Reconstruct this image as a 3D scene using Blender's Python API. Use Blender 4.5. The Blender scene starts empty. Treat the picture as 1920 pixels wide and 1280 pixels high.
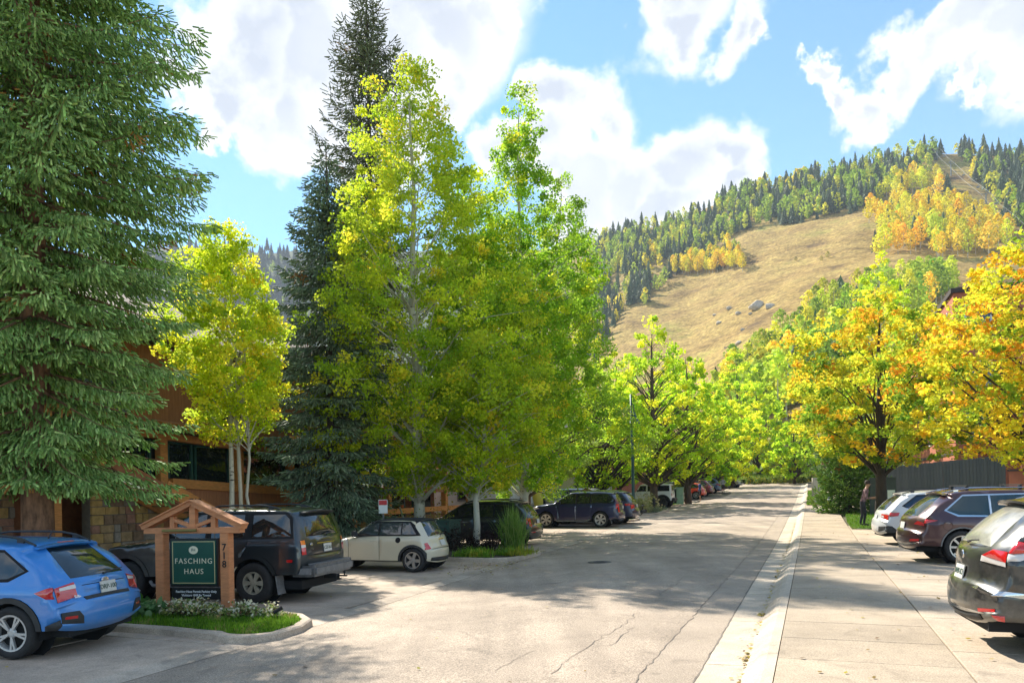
import bpy, bmesh, math, random, time
import numpy as np
from mathutils import Vector, Matrix
from mathutils.geometry import delaunay_2d_cdt

T0 = time.time()
scene = bpy.context.scene
COL = scene.collection
rad = math.radians

# ------------------------------------------------------------------ camera
CH = 1.85
F_PX, CX, CY, ROLL = 1450.0, 960.0, 918.0, rad(1.0)
TH = math.atan(561 / 1450.0)          # the street runs 21 degrees to the right of the view axis
ST, CT = math.sin(TH), math.cos(TH)
cam_data = bpy.data.cameras.new('camera')
cam_data.sensor_width = 36.0
cam_data.lens = F_PX / 1920 * 36
cam_data.shift_y = (CY - 640) / 1920
cam_data.clip_start = 0.1
cam_data.clip_end = 8000
cam = bpy.data.objects.new('camera', cam_data)
cam.matrix_world = Matrix.Translation((0, 0, CH)) @ Matrix.Rotation(rad(90), 4, 'X') @ Matrix.Rotation(-ROLL, 4, 'Z')
COL.objects.link(cam)
scene.camera = cam

# ------------------------------------------------------------------ sun, sky, exposure
SUN_AZ = 30.0       # degrees left of the view axis
SUN_EL = 43.0
sdir = Vector((-math.sin(rad(SUN_AZ)) * math.cos(rad(SUN_EL)), math.cos(rad(SUN_AZ)) * math.cos(rad(SUN_EL)), math.sin(rad(SUN_EL))))
sun_data = bpy.data.lights.new('sun', 'SUN')
sun_data.energy = 2.1
sun_data.angle = rad(0.6)
sun_data.color = (1.0, 0.94, 0.83)
sun = bpy.data.objects.new('sun', sun_data)
sun.rotation_euler = sdir.to_track_quat('Z', 'Y').to_euler()
COL.objects.link(sun)

vs = scene.view_settings
vs.view_transform = 'Standard'
vs.look = 'None'
vs.exposure = 2.4
vs.gamma = 1.0
vs.use_curve_mapping = False
scene.cycles.diffuse_bounces = 8
scene.cycles.max_bounces = 12
scene.cycles.sample_clamp_indirect = 6.0

def make_world():
    w = bpy.data.worlds.new('World')
    scene.world = w
    w.use_nodes = True
    nt = w.node_tree
    nt.nodes.clear()
    N, L = nt.nodes.new, nt.links.new
    out = N('ShaderNodeOutputWorld')
    sky = N('ShaderNodeTexSky')
    sky.sky_type = 'NISHITA'
    sky.sun_disc = False
    sky.sun_elevation = rad(SUN_EL)
    sky.sun_rotation = -rad(SUN_AZ)
    sky.altitude = 2400
    sky.air_density = 1.0
    sky.dust_density = 0.0
    sky.ozone_density = 3.0
    bg1 = N('ShaderNodeBackground')
    bg1.inputs['Strength'].default_value = 0.053
    hs = N('ShaderNodeHueSaturation'); hs.inputs['Saturation'].default_value = 1.1; hs.inputs['Hue'].default_value = 0.487
    L(sky.outputs[0], hs.inputs['Color']); L(hs.outputs[0], bg1.inputs['Color'])
    tc = N('ShaderNodeTexCoord')
    nrm = N('ShaderNodeVectorMath'); nrm.operation = 'NORMALIZE'
    L(tc.outputs['Generated'], nrm.inputs[0])
    sep = N('ShaderNodeSeparateXYZ')
    L(nrm.outputs[0], sep.inputs[0])

    def math_(op, a, b=None, clamp=False):
        n = N('ShaderNodeMath'); n.operation = op; n.use_clamp = clamp
        for i, v in enumerate((a, b)):
            if v is None: continue
            if isinstance(v, (int, float)): n.inputs[i].default_value = v
            else: L(v, n.inputs[i])
        return n.outputs[0]
    # puffy distortion of the direction
    no1 = N('ShaderNodeTexNoise'); no1.inputs['Scale'].default_value = 14.0; no1.inputs['Detail'].default_value = 9; no1.inputs['Roughness'].default_value = 0.55
    L(nrm.outputs[0], no1.inputs['Vector'])
    # general broken cloud cover over the dome, thickened out of view for fill
    no2 = N('ShaderNodeTexNoise'); no2.inputs['Scale'].default_value = 2.1; no2.inputs['Detail'].default_value = 8; no2.inputs['Roughness'].default_value = 0.6
    L(nrm.outputs[0], no2.inputs['Vector'])
    gen = math_('SUBTRACT', no2.outputs['Fac'], 0.45)
    # cumulus banks standing at fixed bearings of the sky
    banks = [(470, 95, .085), (590, 75, .10), (720, 70, .11), (850, 60, .09), (690, 180, .10), (850, 170, .055), (520, 190, .075), (420, 160, .05), (560, -90, .13), (800, -70, .12), (400, 235, .03), (930, 20, .045), (600, 240, .045),
             (1045, 200, .05), (1110, 230, .055), (1180, 330, .075), (1270, 290, .065), (1330, 295, .045), (1100, 340, .085), (1335, 350, .04), (1250, 370, .06), (1020, 300, .06),
             (1180, 10, .05), (1280, 20, .05), (1380, 30, .045), (1435, 35, .022), (1250, -60, .09), (1600, 170, .042), (1540, 165, .02), (1680, 120, .048), (1760, 95, .048), (1850, 60, .065), (1930, 80, .06), (1655, 200, .028), (1845, 188, .022), (1990, 40, .1), (1925, 180, .02)]
    nw = N('ShaderNodeTexNoise'); nw.inputs['Scale'].default_value = 7.0; nw.inputs['Detail'].default_value = 7; nw.inputs['Roughness'].default_value = 0.6
    L(nrm.outputs[0], nw.inputs['Vector'])
    sb = N('ShaderNodeVectorMath'); sb.operation = 'SUBTRACT'; L(nw.outputs['Color'], sb.inputs[0]); sb.inputs[1].default_value = (.5, .5, .5)
    sc_ = N('ShaderNodeVectorMath'); sc_.operation = 'SCALE'; L(sb.outputs[0], sc_.inputs[0]); sc_.inputs['Scale'].default_value = 0.22
    wrp = N('ShaderNodeVectorMath'); wrp.operation = 'ADD'; L(nrm.outputs[0], wrp.inputs[0]); L(sc_.outputs[0], wrp.inputs[1])
    acc = None
    for px, py, r in banks:
        dx, dy = px - CX, py - CY
        d = Vector(((dx * math.cos(ROLL) - dy * math.sin(ROLL)) / F_PX, 1.0, -(dx * math.sin(ROLL) + dy * math.cos(ROLL)) / F_PX)).normalized()
        ds = N('ShaderNodeVectorMath'); ds.operation = 'DISTANCE'
        L(wrp.outputs[0], ds.inputs[0]); ds.inputs[1].default_value = d
        v = math_('SUBTRACT', 1.0, math_('DIVIDE', ds.outputs['Value'], r * 1.02))
        acc = v if acc is None else math_('MAXIMUM', acc, v)
    acc = math_('MAXIMUM', acc, -1.2)
    acc = math_('MULTIPLY', acc, 0.95)
    # inside the part of the sky with known banks the banks rule, elsewhere the broken cover
    fr = N('ShaderNodeMapRange'); fr.inputs[1].default_value = 0.62; fr.inputs[2].default_value = 0.80
    dsv = N('ShaderNodeVectorMath'); dsv.operation = 'DOT_PRODUCT'
    L(nrm.outputs[0], dsv.inputs[0]); dsv.inputs[1].default_value = Vector((0.02, 1, 0.38)).normalized()
    L(dsv.outputs['Value'], fr.inputs[0])
    mixf = N('ShaderNodeMix'); mixf.data_type = 'FLOAT'
    L(fr.outputs[0], mixf.inputs['Factor']); L(gen, mixf.inputs['A']); L(acc, mixf.inputs['B'])
    nz = math_('MULTIPLY', math_('SUBTRACT', no1.outputs['Fac'], 0.5), 1.1)
    den = math_('ADD', mixf.outputs['Result'], nz)
    ramp = N('ShaderNodeMapRange'); ramp.interpolation_type = 'SMOOTHSTEP'
    ramp.inputs[1].default_value = -0.06; ramp.inputs[2].default_value = 0.40
    L(den, ramp.inputs[0])
    up = N('ShaderNodeMapRange'); up.inputs[1].default_value = -0.02; up.inputs[2].default_value = 0.08
    L(sep.outputs['Z'], up.inputs[0])
    mask = math_('MULTIPLY', ramp.outputs[0], up.outputs[0])
    # cloud brightness: white tops, slightly grey in the thick middle
    no3 = N('ShaderNodeTexNoise'); no3.inputs['Scale'].default_value = 4.0; no3.inputs['Detail'].default_value = 6
    mp = N('ShaderNodeMapping'); mp.inputs['Location'].default_value = (3.1, 1.7, 0.15)
    L(nrm.outputs[0], mp.inputs['Vector']); L(mp.outputs[0], no3.inputs['Vector'])
    thick = N('ShaderNodeMapRange'); thick.inputs[1].default_value = 0.1; thick.inputs[2].default_value = 0.75; thick.inputs[3].default_value = 0.0; thick.inputs[4].default_value = 1.0
    L(den, thick.inputs[0])
    gr = math_('MULTIPLY', thick.outputs[0], no3.outputs['Fac'])
    cr = N('ShaderNodeValToRGB')
    cr.color_ramp.elements[0].position = 0.08; cr.color_ramp.elements[0].color = (1.0, 1.0, 1.0, 1)
    cr.color_ramp.elements[1].position = 0.52; cr.color_ramp.elements[1].color = (0.52, 0.56, 0.64, 1)
    L(gr, cr.inputs[0])
    bg2 = N('ShaderNodeBackground'); bg2.inputs['Strength'].default_value = 0.268
    L(cr.outputs[0], bg2.inputs['Color'])
    ms = N('ShaderNodeMixShader')
    L(mask, ms.inputs[0]); L(bg1.outputs[0], ms.inputs[1]); L(bg2.outputs[0], ms.inputs[2])
    L(ms.outputs[0], out.inputs['Surface'])
    return w
make_world()

# ------------------------------------------------------------------ coordinates
def uv(u, v):
    return (u * CT + v * ST, -u * ST + v * CT)

def to_uv(X, Y):
    return (X * CT - Y * ST, X * ST + Y * CT)

def der(px, py):
    dx, dy = px - CX, py - CY
    return dx * math.cos(ROLL) - dy * math.sin(ROLL), dx * math.sin(ROLL) + dy * math.cos(ROLL)

def at(px, py, Y):
    x, y = der(px, py)
    return Vector((x / F_PX * Y, Y, CH - y / F_PX * Y))

def rise(v):
    t = max(0.0, min(v, 125.0) - 28.0)
    return 0.0145 * t + 0.00016 * t * t

def cross(u):
    pts = [(-60, -.25), (-12, -.25), (-8.2, -.25), (-7.3, -.25), (-4.2, -.15), (-1.16, -.17), (-0.66, -.12), (-0.5, 0.0), (60, 0.0)]
    if u <= pts[0][0]: return pts[0][1]
    for (a, za), (b, zb) in zip(pts, pts[1:]):
        if u <= b:
            return za + (zb - za) * (u - a) / (b - a)
    return 0.0

def gz(u, v):
    return cross(u) + rise(v)

def gpos(u, v, dz=0.0):
    x, y = uv(u, v)
    return Vector((x, y, gz(u, v) + dz))

E_U = Vector((CT, -ST, 0)); E_V = Vector((ST, CT, 0))
YAW_RIGHT = math.atan2(-ST, CT)          # local x along +u
YAW_LEFT = YAW_RIGHT + math.pi           # local x along -u

# ------------------------------------------------------------------ objects
def tag(o, label=None, cat=None, group=None, kind=None):
    if label: o['label'] = label
    if cat: o['category'] = cat
    if group: o['group'] = group
    if kind: o['kind'] = kind
    return o

def link(o, parent=None):
    COL.objects.link(o)
    if parent is not None: o.parent = parent
    return o

def empty(name, loc=(0, 0, 0), rz=0.0, parent=None):
    o = bpy.data.objects.new(name, None)
    o.location = loc
    o.rotation_euler = (0, 0, rz)
    o.empty_display_size = 0.2
    return link(o, parent)

def mesh_np(name, V, F, col=None, smooth=False):
    V = np.asarray(V, dtype=np.float32).reshape(-1, 3)
    me = bpy.data.meshes.new(name)
    me.vertices.add(len(V))
    me.vertices.foreach_set('co', V.ravel())
    if isinstance(F, np.ndarray):
        k = F.shape[1]
        nl = F.size
        me.loops.add(nl)
        me.loops.foreach_set('vertex_index', F.astype(np.int32).ravel())
        me.polygons.add(len(F))
        me.polygons.foreach_set('loop_start', np.arange(0, nl, k, dtype=np.int32))
        me.polygons.foreach_set('loop_total', np.full(len(F), k, dtype=np.int32))
    else:
        tot = np.array([len(f) for f in F], dtype=np.int32)
        idx = np.array([i for f in F for i in f], dtype=np.int32)
        me.loops.add(len(idx))
        me.loops.foreach_set('vertex_index', idx)
        me.polygons.add(len(F))
        me.polygons.foreach_set('loop_start', np.concatenate([[0], np.cumsum(tot)[:-1]]).astype(np.int32))
        me.polygons.foreach_set('loop_total', tot)
    me.polygons.foreach_set('use_smooth', np.full(len(me.polygons), bool(smooth)))
    me.update(calc_edges=True)
    if col is not None:
        at_ = me.color_attributes.new('Col', 'FLOAT_COLOR', 'POINT')
        c = np.ones((len(V), 4), dtype=np.float32)
        c[:, :3] = col
        at_.data.foreach_set('color', c.ravel())
    me.validate()
    return me

def obj(name, me, material=None, parent=None, loc=None, rz=None):
    o = bpy.data.objects.new(name, me)
    if material is not None and len(me.materials) == 0:
        me.materials.append(material)
    if loc is not None: o.location = loc
    if rz is not None: o.rotation_euler = (0, 0, rz)
    return link(o, parent)

class MB:
    def __init__(self): self.v = []; self.f = []
    def add(self, vs, fs):
        n = len(self.v); self.v += [tuple(p) for p in vs]; self.f += [tuple(i + n for i in f) for f in fs]
        return self
    def box(self, c, s, rz=0.0, M=None, taper=1.0):
        hx, hy, hz = s[0] / 2, s[1] / 2, s[2] / 2
        P = []
        for z in (-1, 1):
            k = taper if z > 0 else 1.0
            for x, y in ((-1, -1), (1, -1), (1, 1), (-1, 1)):
                p = Vector((x * hx * k, y * hy * k, z * hz))
                if M is not None: p = M @ p
                if rz: p = Matrix.Rotation(rz, 3, 'Z') @ p
                P.append(p + Vector(c))
        return self.add(P, [(3, 2, 1, 0), (4, 5, 6, 7), (0, 1, 5, 4), (1, 2, 6, 5), (2, 3, 7, 6), (3, 0, 4, 7)])
    def beam(self, a, b, w, h, up=(0, 0, 1)):
        a, b = Vector(a), Vector(b); d = (b - a)
        L = d.length; d.normalize()
        s = d.cross(Vector(up))
        if s.length < 1e-4: s = d.cross(Vector((1, 0, 0)))
        s.normalize(); t = s.cross(d)
        P = []
        for q in (a, b):
            for x, y in ((-1, -1), (1, -1), (1, 1), (-1, 1)):
                P.append(q + s * (x * w / 2) + t * (y * h / 2))
        return self.add(P, [(0, 1, 2, 3), (7, 6, 5, 4), (4, 5, 1, 0), (5, 6, 2, 1), (6, 7, 3, 2), (7, 4, 0, 3)])
    def tube(self, pts, rs, n=8, cap=True):
        pts = [Vector(p) for p in pts]
        if isinstance(rs, (int, float)): rs = [rs] * len(pts)
        V = []; Fc = []
        ref = Vector((0.31, 0.87, 0.37))
        for i, p in enumerate(pts):
            d = (pts[min(i + 1, len(pts) - 1)] - pts[max(i - 1, 0)])
            if d.length < 1e-7: d = Vector((0, 0, 1))
            d.normalize()
            s = d.cross(ref)
            if s.length < 0.05: s = d.cross(Vector((1, 0, 0)))
            s.normalize(); t = d.cross(s)
            for k in range(n):
                a = 2 * math.pi * k / n
                V.append(p + (s * math.cos(a) + t * math.sin(a)) * rs[i])
        for i in range(len(pts) - 1):
            for k in range(n):
                k2 = (k + 1) % n
                Fc.append((i * n + k, i * n + k2, (i + 1) * n + k2, (i + 1) * n + k))
        if cap:
            Fc.append(tuple(range(n - 1, -1, -1))); m = (len(pts) - 1) * n
            Fc.append(tuple(range(m, m + n)))
        return self.add(V, Fc)
    def lathe(self, prof, n=20, axis='Z', c=(0, 0, 0), cap=False):
        V = []; Fc = []
        for r, h in prof:
            for k in range(n):
                a = 2 * math.pi * k / n
                if axis == 'Z': V.append((c[0] + r * math.cos(a), c[1] + r * math.sin(a), c[2] + h))
                else: V.append((c[0] + r * math.cos(a), c[1] + h, c[2] + r * math.sin(a)))
        for i in range(len(prof) - 1):
            for k in range(n):
                k2 = (k + 1) % n
                q = (i * n + k, i * n + k2, (i + 1) * n + k2, (i + 1) * n + k)
                Fc.append(q if axis == 'Z' else q[::-1])
        if cap:
            Fc.append(tuple(range(n))); m = (len(prof) - 1) * n
            Fc.append(tuple(range(m, m + n)))
        return self.add(V, Fc)
    def prism(self, poly, y0, y1, axis='Y'):
        n = len(poly)
        mk = {'Y': lambda a, b, y: (a, y, b), 'Z': lambda a, b, y: (a, b, y), 'X': lambda a, b, y: (y, a, b)}[axis]
        V = [mk(a, b, y0) for a, b in poly] + [mk(a, b, y1) for a, b in poly]
        Fc = [tuple(range(n)), tuple(range(2 * n - 1, n - 1, -1))]
        for i in range(n):
            j = (i + 1) % n
            Fc.append((i, i + n, j + n, j))
        return self.add(V, Fc)
    def mesh(self, name, smooth=False):
        return mesh_np(name, np.array(self.v, dtype=np.float32), self.f, smooth=smooth)
    def build(self, name, material, parent=None, loc=None, rz=None, smooth=False, bevel=0.0):
        me = self.mesh(name, smooth)
        if bevel:
            bm = bmesh.new(); bm.from_mesh(me)
            bmesh.ops.recalc_face_normals(bm, faces=bm.faces)
            bmesh.ops.bevel(bm, geom=list(bm.edges), offset=bevel, segments=2, affect='EDGES', clamp_overlap=True)
            bm.to_mesh(me); bm.free()
        return obj(name, me, material, parent, loc, rz)

def text_obj(body, size, material, parent, loc, rot, spacing=1.0, align='CENTER', name='lettering', bold=0.0):
    c = bpy.data.curves.new(name, 'FONT')
    c.body = body; c.size = size; c.align_x = align; c.align_y = 'CENTER'
    c.space_character = spacing; c.extrude = 0.0015; c.offset = bold
    c.resolution_u = 3
    tmp = bpy.data.objects.new('tmp', c)
    me = bpy.data.meshes.new_from_object(tmp)
    bpy.data.objects.remove(tmp); bpy.data.curves.remove(c)
    me.name = name; me.materials.clear(); me.materials.append(material)
    me.polygons.foreach_set('use_smooth', np.zeros(len(me.polygons), bool))
    o = bpy.data.objects.new(name, me)
    o.location = loc; o.rotation_euler = rot
    return link(o, parent)

# ------------------------------------------------------------------ materials
MATS = {}
def mat(name, color, rough=0.7, var=0.0, scale=4.0, bump=0.0, bscale=None, metal=0.0, spec=0.5, col2=None, detail=6.0, stretch=None, coat=0.0):
    if name in MATS: return MATS[name]
    m = bpy.data.materials.new(name); m.use_nodes = True
    nt = m.node_tree; b = nt.nodes['Principled BSDF']; N, L = nt.nodes.new, nt.links.new
    c = (*color, 1.0)
    b.inputs['Base Color'].default_value = c
    b.inputs['Roughness'].default_value = rough
    b.inputs['Metallic'].default_value = metal
    b.inputs['Specular IOR Level'].default_value = spec
    if coat:
        b.inputs['Coat Weight'].default_value = coat
        b.inputs['Coat Roughness'].default_value = 0.04
    if var or col2 or bump:
        tc = N('ShaderNodeTexCoord')
        vec = tc.outputs['Object']
        if stretch:
            mp = N('ShaderNodeMapping'); mp.inputs['Scale'].default_value = stretch
            L(vec, mp.inputs['Vector']); vec = mp.outputs[0]
    if var or col2:
        no = N('ShaderNodeTexNoise'); no.inputs['Scale'].default_value = scale; no.inputs['Detail'].default_value = detail
        no.inputs['Roughness'].default_value = 0.65
        L(vec, no.inputs['Vector'])
        cr = N('ShaderNodeValToRGB')
        if col2 is None:
            c1 = tuple(max(0, x * (1 - var)) for x in color); c2_ = tuple(min(1, x * (1 + var)) for x in color)
        else: c1, c2_ = color, col2
        cr.color_ramp.elements[0].position = 0.33; cr.color_ramp.elements[0].color = (*c1, 1)
        cr.color_ramp.elements[1].position = 0.67; cr.color_ramp.elements[1].color = (*c2_, 1)
        L(no.outputs['Fac'], cr.inputs[0]); L(cr.outputs[0], b.inputs['Base Color'])
    if bump:
        nb = N('ShaderNodeTexNoise'); nb.inputs['Scale'].default_value = bscale or scale * 3; nb.inputs['Detail'].default_value = 5
        L(vec, nb.inputs['Vector'])
        bp = N('ShaderNodeBump'); bp.inputs['Strength'].default_value = bump; bp.inputs['Distance'].default_value = 0.02
        L(nb.outputs['Fac'], bp.inputs['Height']); L(bp.outputs[0], b.inputs['Normal'])
    MATS[name] = m
    return m

def leaf_mat(name, trans=0.45, rough=0.6, objcol=False, spec=0.10):
    if name in MATS: return MATS[name]
    m = bpy.data.materials.new(name); m.use_nodes = True
    nt = m.node_tree; N, L = nt.nodes.new, nt.links.new
    b = nt.nodes['Principled BSDF']; out = nt.nodes['Material Output']
    if objcol:
        oi = N('ShaderNodeObjectInfo'); src = oi.outputs['Color']
        a = N('ShaderNodeAttribute'); a.attribute_name = 'Col'
        mx = N('ShaderNodeMix'); mx.data_type = 'RGBA'; mx.blend_type = 'MULTIPLY'; mx.inputs['Factor'].default_value = 1.0
        L(src, mx.inputs['A']); L(a.outputs['Color'], mx.inputs['B']); src = mx.outputs['Result']
    else:
        a = N('ShaderNodeAttribute'); a.attribute_name = 'Col'; src = a.outputs['Color']
    L(src, b.inputs['Base Color'])
    b.inputs['Roughness'].default_value = rough; b.inputs['Specular IOR Level'].default_value = spec
    if trans > 0:
        t = N('ShaderNodeBsdfTranslucent'); L(src, t.inputs['Color'])
        g = N('ShaderNodeGamma'); g.inputs['Gamma'].default_value = 0.85
        L(src, g.inputs['Color']); L(g.outputs[0], t.inputs['Color'])
        ms = N('ShaderNodeMixShader'); ms.inputs[0].default_value = trans
        L(b.outputs[0], ms.inputs[1]); L(t.outputs[0], ms.inputs[2]); L(ms.outputs[0], out.inputs['Surface'])
    MATS[name] = m
    return m

def glass_mat(name, color=(0.012, 0.016, 0.016), rough=0.03, spec=0.9):
    if name in MATS: return MATS[name]
    m = mat(name, color, rough, spec=spec)
    m.node_tree.nodes['Principled BSDF'].inputs['IOR'].default_value = 1.55
    return m

def paint(name, color, dust=0.15, metal=0.0, rough=0.28, dustcol=(0.33, 0.28, 0.22), low=True):
    """car paint under a clear coat, with road dust that thickens towards the sills"""
    if name in MATS: return MATS[name]
    m = bpy.data.materials.new(name); m.use_nodes = True
    nt = m.node_tree; b = nt.nodes['Principled BSDF']; N, L = nt.nodes.new, nt.links.new
    tc = N('ShaderNodeTexCoord')
    no = N('ShaderNodeTexNoise'); no.inputs['Scale'].default_value = 3.0; no.inputs['Detail'].default_value = 8; no.inputs['Roughness'].default_value = 0.7
    L(tc.outputs['Object'], no.inputs['Vector'])
    sp = N('ShaderNodeSeparateXYZ'); L(tc.outputs['Object'], sp.inputs[0])
    h = N('ShaderNodeMapRange'); h.inputs[1].default_value = 0.15; h.inputs[2].default_value = 1.1; h.inputs[3].default_value = 1.0; h.inputs[4].default_value = 0.12
    L(sp.outputs['Z'], h.inputs[0])
    r = N('ShaderNodeMapRange'); r.inputs[1].default_value = 0.36; r.inputs[2].default_value = 0.72
    L(no.outputs['Fac'], r.inputs[0])
    mu = N('ShaderNodeMath'); mu.operation = 'MULTIPLY'; L(h.outputs[0], mu.inputs[0]); L(r.outputs[0], mu.inputs[1])
    mu2 = N('ShaderNodeMath'); mu2.operation = 'MULTIPLY'; mu2.use_clamp = True; L(mu.outputs[0], mu2.inputs[0]); mu2.inputs[1].default_value = dust * 2.2
    mx = N('ShaderNodeMix'); mx.data_type = 'RGBA'
    mx.inputs['A'].default_value = (*color, 1); mx.inputs['B'].default_value = (*dustcol, 1)
    L(mu2.outputs[0], mx.inputs['Factor']); L(mx.outputs['Result'], b.inputs['Base Color'])
    ro = N('ShaderNodeMapRange'); ro.inputs[3].default_value = rough; ro.inputs[4].default_value = 0.75
    L(mu2.outputs[0], ro.inputs[0]); L(ro.outputs[0], b.inputs['Roughness'])
    co = N('ShaderNodeMapRange'); co.inputs[3].default_value = 0.9; co.inputs[4].default_value = 0.0
    L(mu2.outputs[0], co.inputs[0]); L(co.outputs[0], b.inputs['Coat Weight'])
    b.inputs['Coat Roughness'].default_value = 0.05
    b.inputs['Metallic'].default_value = metal
    MATS[name] = m
    return m

R_ = np.random.default_rng(11)
rnd = random.Random(5)
# ================================================================== SETTING
def concrete_mat(name, base, warm=0.0, speck=0.35, stain=0.25):
    if name in MATS: return MATS[name]
    m = bpy.data.materials.new(name); m.use_nodes = True
    nt = m.node_tree; b = nt.nodes['Principled BSDF']; N, L = nt.nodes.new, nt.links.new
    geo = N('ShaderNodeNewGeometry'); pos = geo.outputs['Position']
    n1 = N('ShaderNodeTexNoise'); n1.inputs['Scale'].default_value = 60; n1.inputs['Detail'].default_value = 4; L(pos, n1.inputs['Vector'])
    n2 = N('ShaderNodeTexNoise'); n2.inputs['Scale'].default_value = 0.9; n2.inputs['Detail'].default_value = 9; n2.inputs['Roughness'].default_value = 0.7; L(pos, n2.inputs['Vector'])
    n3 = N('ShaderNodeTexVoronoi'); n3.inputs['Scale'].default_value = 85; L(pos, n3.inputs['Vector'])
    oi = N('ShaderNodeObjectInfo')
    def mr(src, a, b_, c, d):
        r = N('ShaderNodeMapRange'); r.inputs[1].default_value = a; r.inputs[2].default_value = b_; r.inputs[3].default_value = c; r.inputs[4].default_value = d
        L(src, r.inputs[0]); return r.outputs[0]
    def mul(a, b_):
        q = N('ShaderNodeMath'); q.operation = 'MULTIPLY'; L(a, q.inputs[0]); L(b_, q.inputs[1]); return q.outputs[0]
    f = mul(mr(n1.outputs['Fac'], .3, .7, 1 - speck, 1 + speck), mr(n2.outputs['Fac'], .3, .7, 1 - stain, 1 + stain * .6))
    f = mul(f, mr(oi.outputs['Random'], 0, 1, .93, 1.07))
    f = mul(f, mr(n3.outputs['Distance'], 0.0, 0.5, 1 + speck * .5, 1 - speck * .5))
    n4 = N('ShaderNodeTexNoise'); n4.inputs['Scale'].default_value = 1.7; n4.inputs['Detail'].default_value = 5; n4.inputs['Distortion'].default_value = .8; L(pos, n4.inputs['Vector'])
    f = mul(f, mr(n4.outputs['Fac'], .60, .70, 1.0, .80)); f = mul(f, mr(n4.outputs['Fac'], .25, .36, .86, 1.0))
    mx = N('ShaderNodeMix'); mx.data_type = 'RGBA'; mx.blend_type = 'MULTIPLY'; mx.inputs['Factor'].default_value = 1
    mx.inputs['A'].default_value = (*base, 1); L(f, mx.inputs['B']); L(mx.outputs['Result'], b.inputs['Base Color'])
    b.inputs['Roughness'].default_value = 0.85; b.inputs['Specular IOR Level'].default_value = 0.3
    bp = N('ShaderNodeBump'); bp.inputs['Strength'].default_value = 0.35; bp.inputs['Distance'].default_value = 0.01
    L(n1.outputs['Fac'], bp.inputs['Height']); L(bp.outputs[0], b.inputs['Normal'])
    MATS[name] = m
    return m

M_ASPH = concrete_mat('asphalt', (0.51, 0.405, 0.305), speck=0.5, stain=0.22)
def lanes(m):
    nt = m.node_tree; N, L = nt.nodes.new, nt.links.new; b = nt.nodes['Principled BSDF']
    src = b.inputs['Base Color'].links[0].from_socket
    g_ = N('ShaderNodeNewGeometry'); dp = N('ShaderNodeVectorMath'); dp.operation = 'DOT_PRODUCT'; dp.inputs[1].default_value = (CT, -ST, 0); L(g_.outputs['Position'], dp.inputs[0])
    mp = N('ShaderNodeMapping'); mp.inputs['Rotation'].default_value = (0, 0, TH); mp.inputs['Scale'].default_value = (1, .12, 1); L(g_.outputs['Position'], mp.inputs['Vector'])
    no = N('ShaderNodeTexNoise'); no.inputs['Scale'].default_value = 1.3; no.inputs['Detail'].default_value = 6; L(mp.outputs[0], no.inputs['Vector'])
    n5 = N('ShaderNodeTexNoise'); n5.inputs['Scale'].default_value = .35; n5.inputs['Detail'].default_value = 7; L(g_.outputs['Position'], n5.inputs['Vector'])
    r1 = N('ShaderNodeMapRange'); r1.inputs[1].default_value = .3; r1.inputs[2].default_value = .7; r1.inputs[3].default_value = .82; r1.inputs[4].default_value = 1.18; L(no.outputs['Fac'], r1.inputs[0])
    r2 = N('ShaderNodeMapRange'); r2.inputs[1].default_value = .3; r2.inputs[2].default_value = .7; r2.inputs[3].default_value = .84; r2.inputs[4].default_value = 1.14; L(n5.outputs['Fac'], r2.inputs[0])
    mu = N('ShaderNodeMath'); mu.operation = 'MULTIPLY'; L(r1.outputs[0], mu.inputs[0]); L(r2.outputs[0], mu.inputs[1])
    mx = N('ShaderNodeMix'); mx.data_type = 'RGBA'; mx.blend_type = 'MULTIPLY'; mx.inputs['Factor'].default_value = 1; L(src, mx.inputs['A']); L(mu.outputs[0], mx.inputs['B']); L(mx.outputs['Result'], b.inputs['Base Color'])
lanes(M_ASPH)
M_PATCH = concrete_mat('asphalt_patch', (0.43, 0.345, 0.262), speck=0.40, stain=0.2)
M_SIDE = concrete_mat('sidewalk_concrete', (0.47, 0.375, 0.27), speck=0.30, stain=0.25)
M_LOT = concrete_mat('lot_concrete', (0.50, 0.40, 0.295), speck=0.22, stain=0.28)
M_DRIVE = concrete_mat('drive_concrete', (0.54, 0.42, 0.315), speck=0.22, stain=0.35)
M_KERB = concrete_mat('kerb_concrete', (0.60, 0.495, 0.375), speck=0.22, stain=0.3)
M_OLDKERB = concrete_mat('old_kerb_concrete', (0.52, 0.42, 0.32), speck=0.25, stain=0.45)
M_BRICKPAVE = concrete_mat('red_paving', (0.34, 0.13, 0.09), speck=0.3, stain=0.3)
M_SOIL = mat('soil', (0.06, 0.045, 0.03), 0.95, var=0.5, scale=9, bump=0.6)
M_CRACK = mat('crack_tar', (0.17, 0.14, 0.11), 0.9, var=0.3)
M_GRASSBASE = mat('turf_base', (0.05, 0.10, 0.012), 0.95, var=0.45, scale=5, bump=0.5)

# ---- terrain: street level fading into the mountain
RIDGE = np.array([(-900, 480, 1500, 300, 1.0), (200, 472, 1500, 300, 1.0), (340, 462, 1500, 300, 1.0), (430, 460, 1500, 300, 1.0), (520, 472, 1480, 300, 1.0), (700, 468, 1400, 280, 1.0), (900, 464, 1200, 240, .95),
                  (1050, 462, 950, 200, .9), (1120, 452, 820, 170, .88), (1180, 433, 770, 150, .86), (1300, 408, 740, 135, .84), (1400, 366, 720, 118, .68), (1500, 340, 700, 112, .58),
                  (1610, 309, 680, 110, .52), (1700, 294, 670, 110, .5), (1800, 286, 660, 110, .5), (1920, 290, 660, 110, .5), (2100, 290, 660, 110, .5), (2900, 330, 660, 110, .5)], dtype=float)

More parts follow.
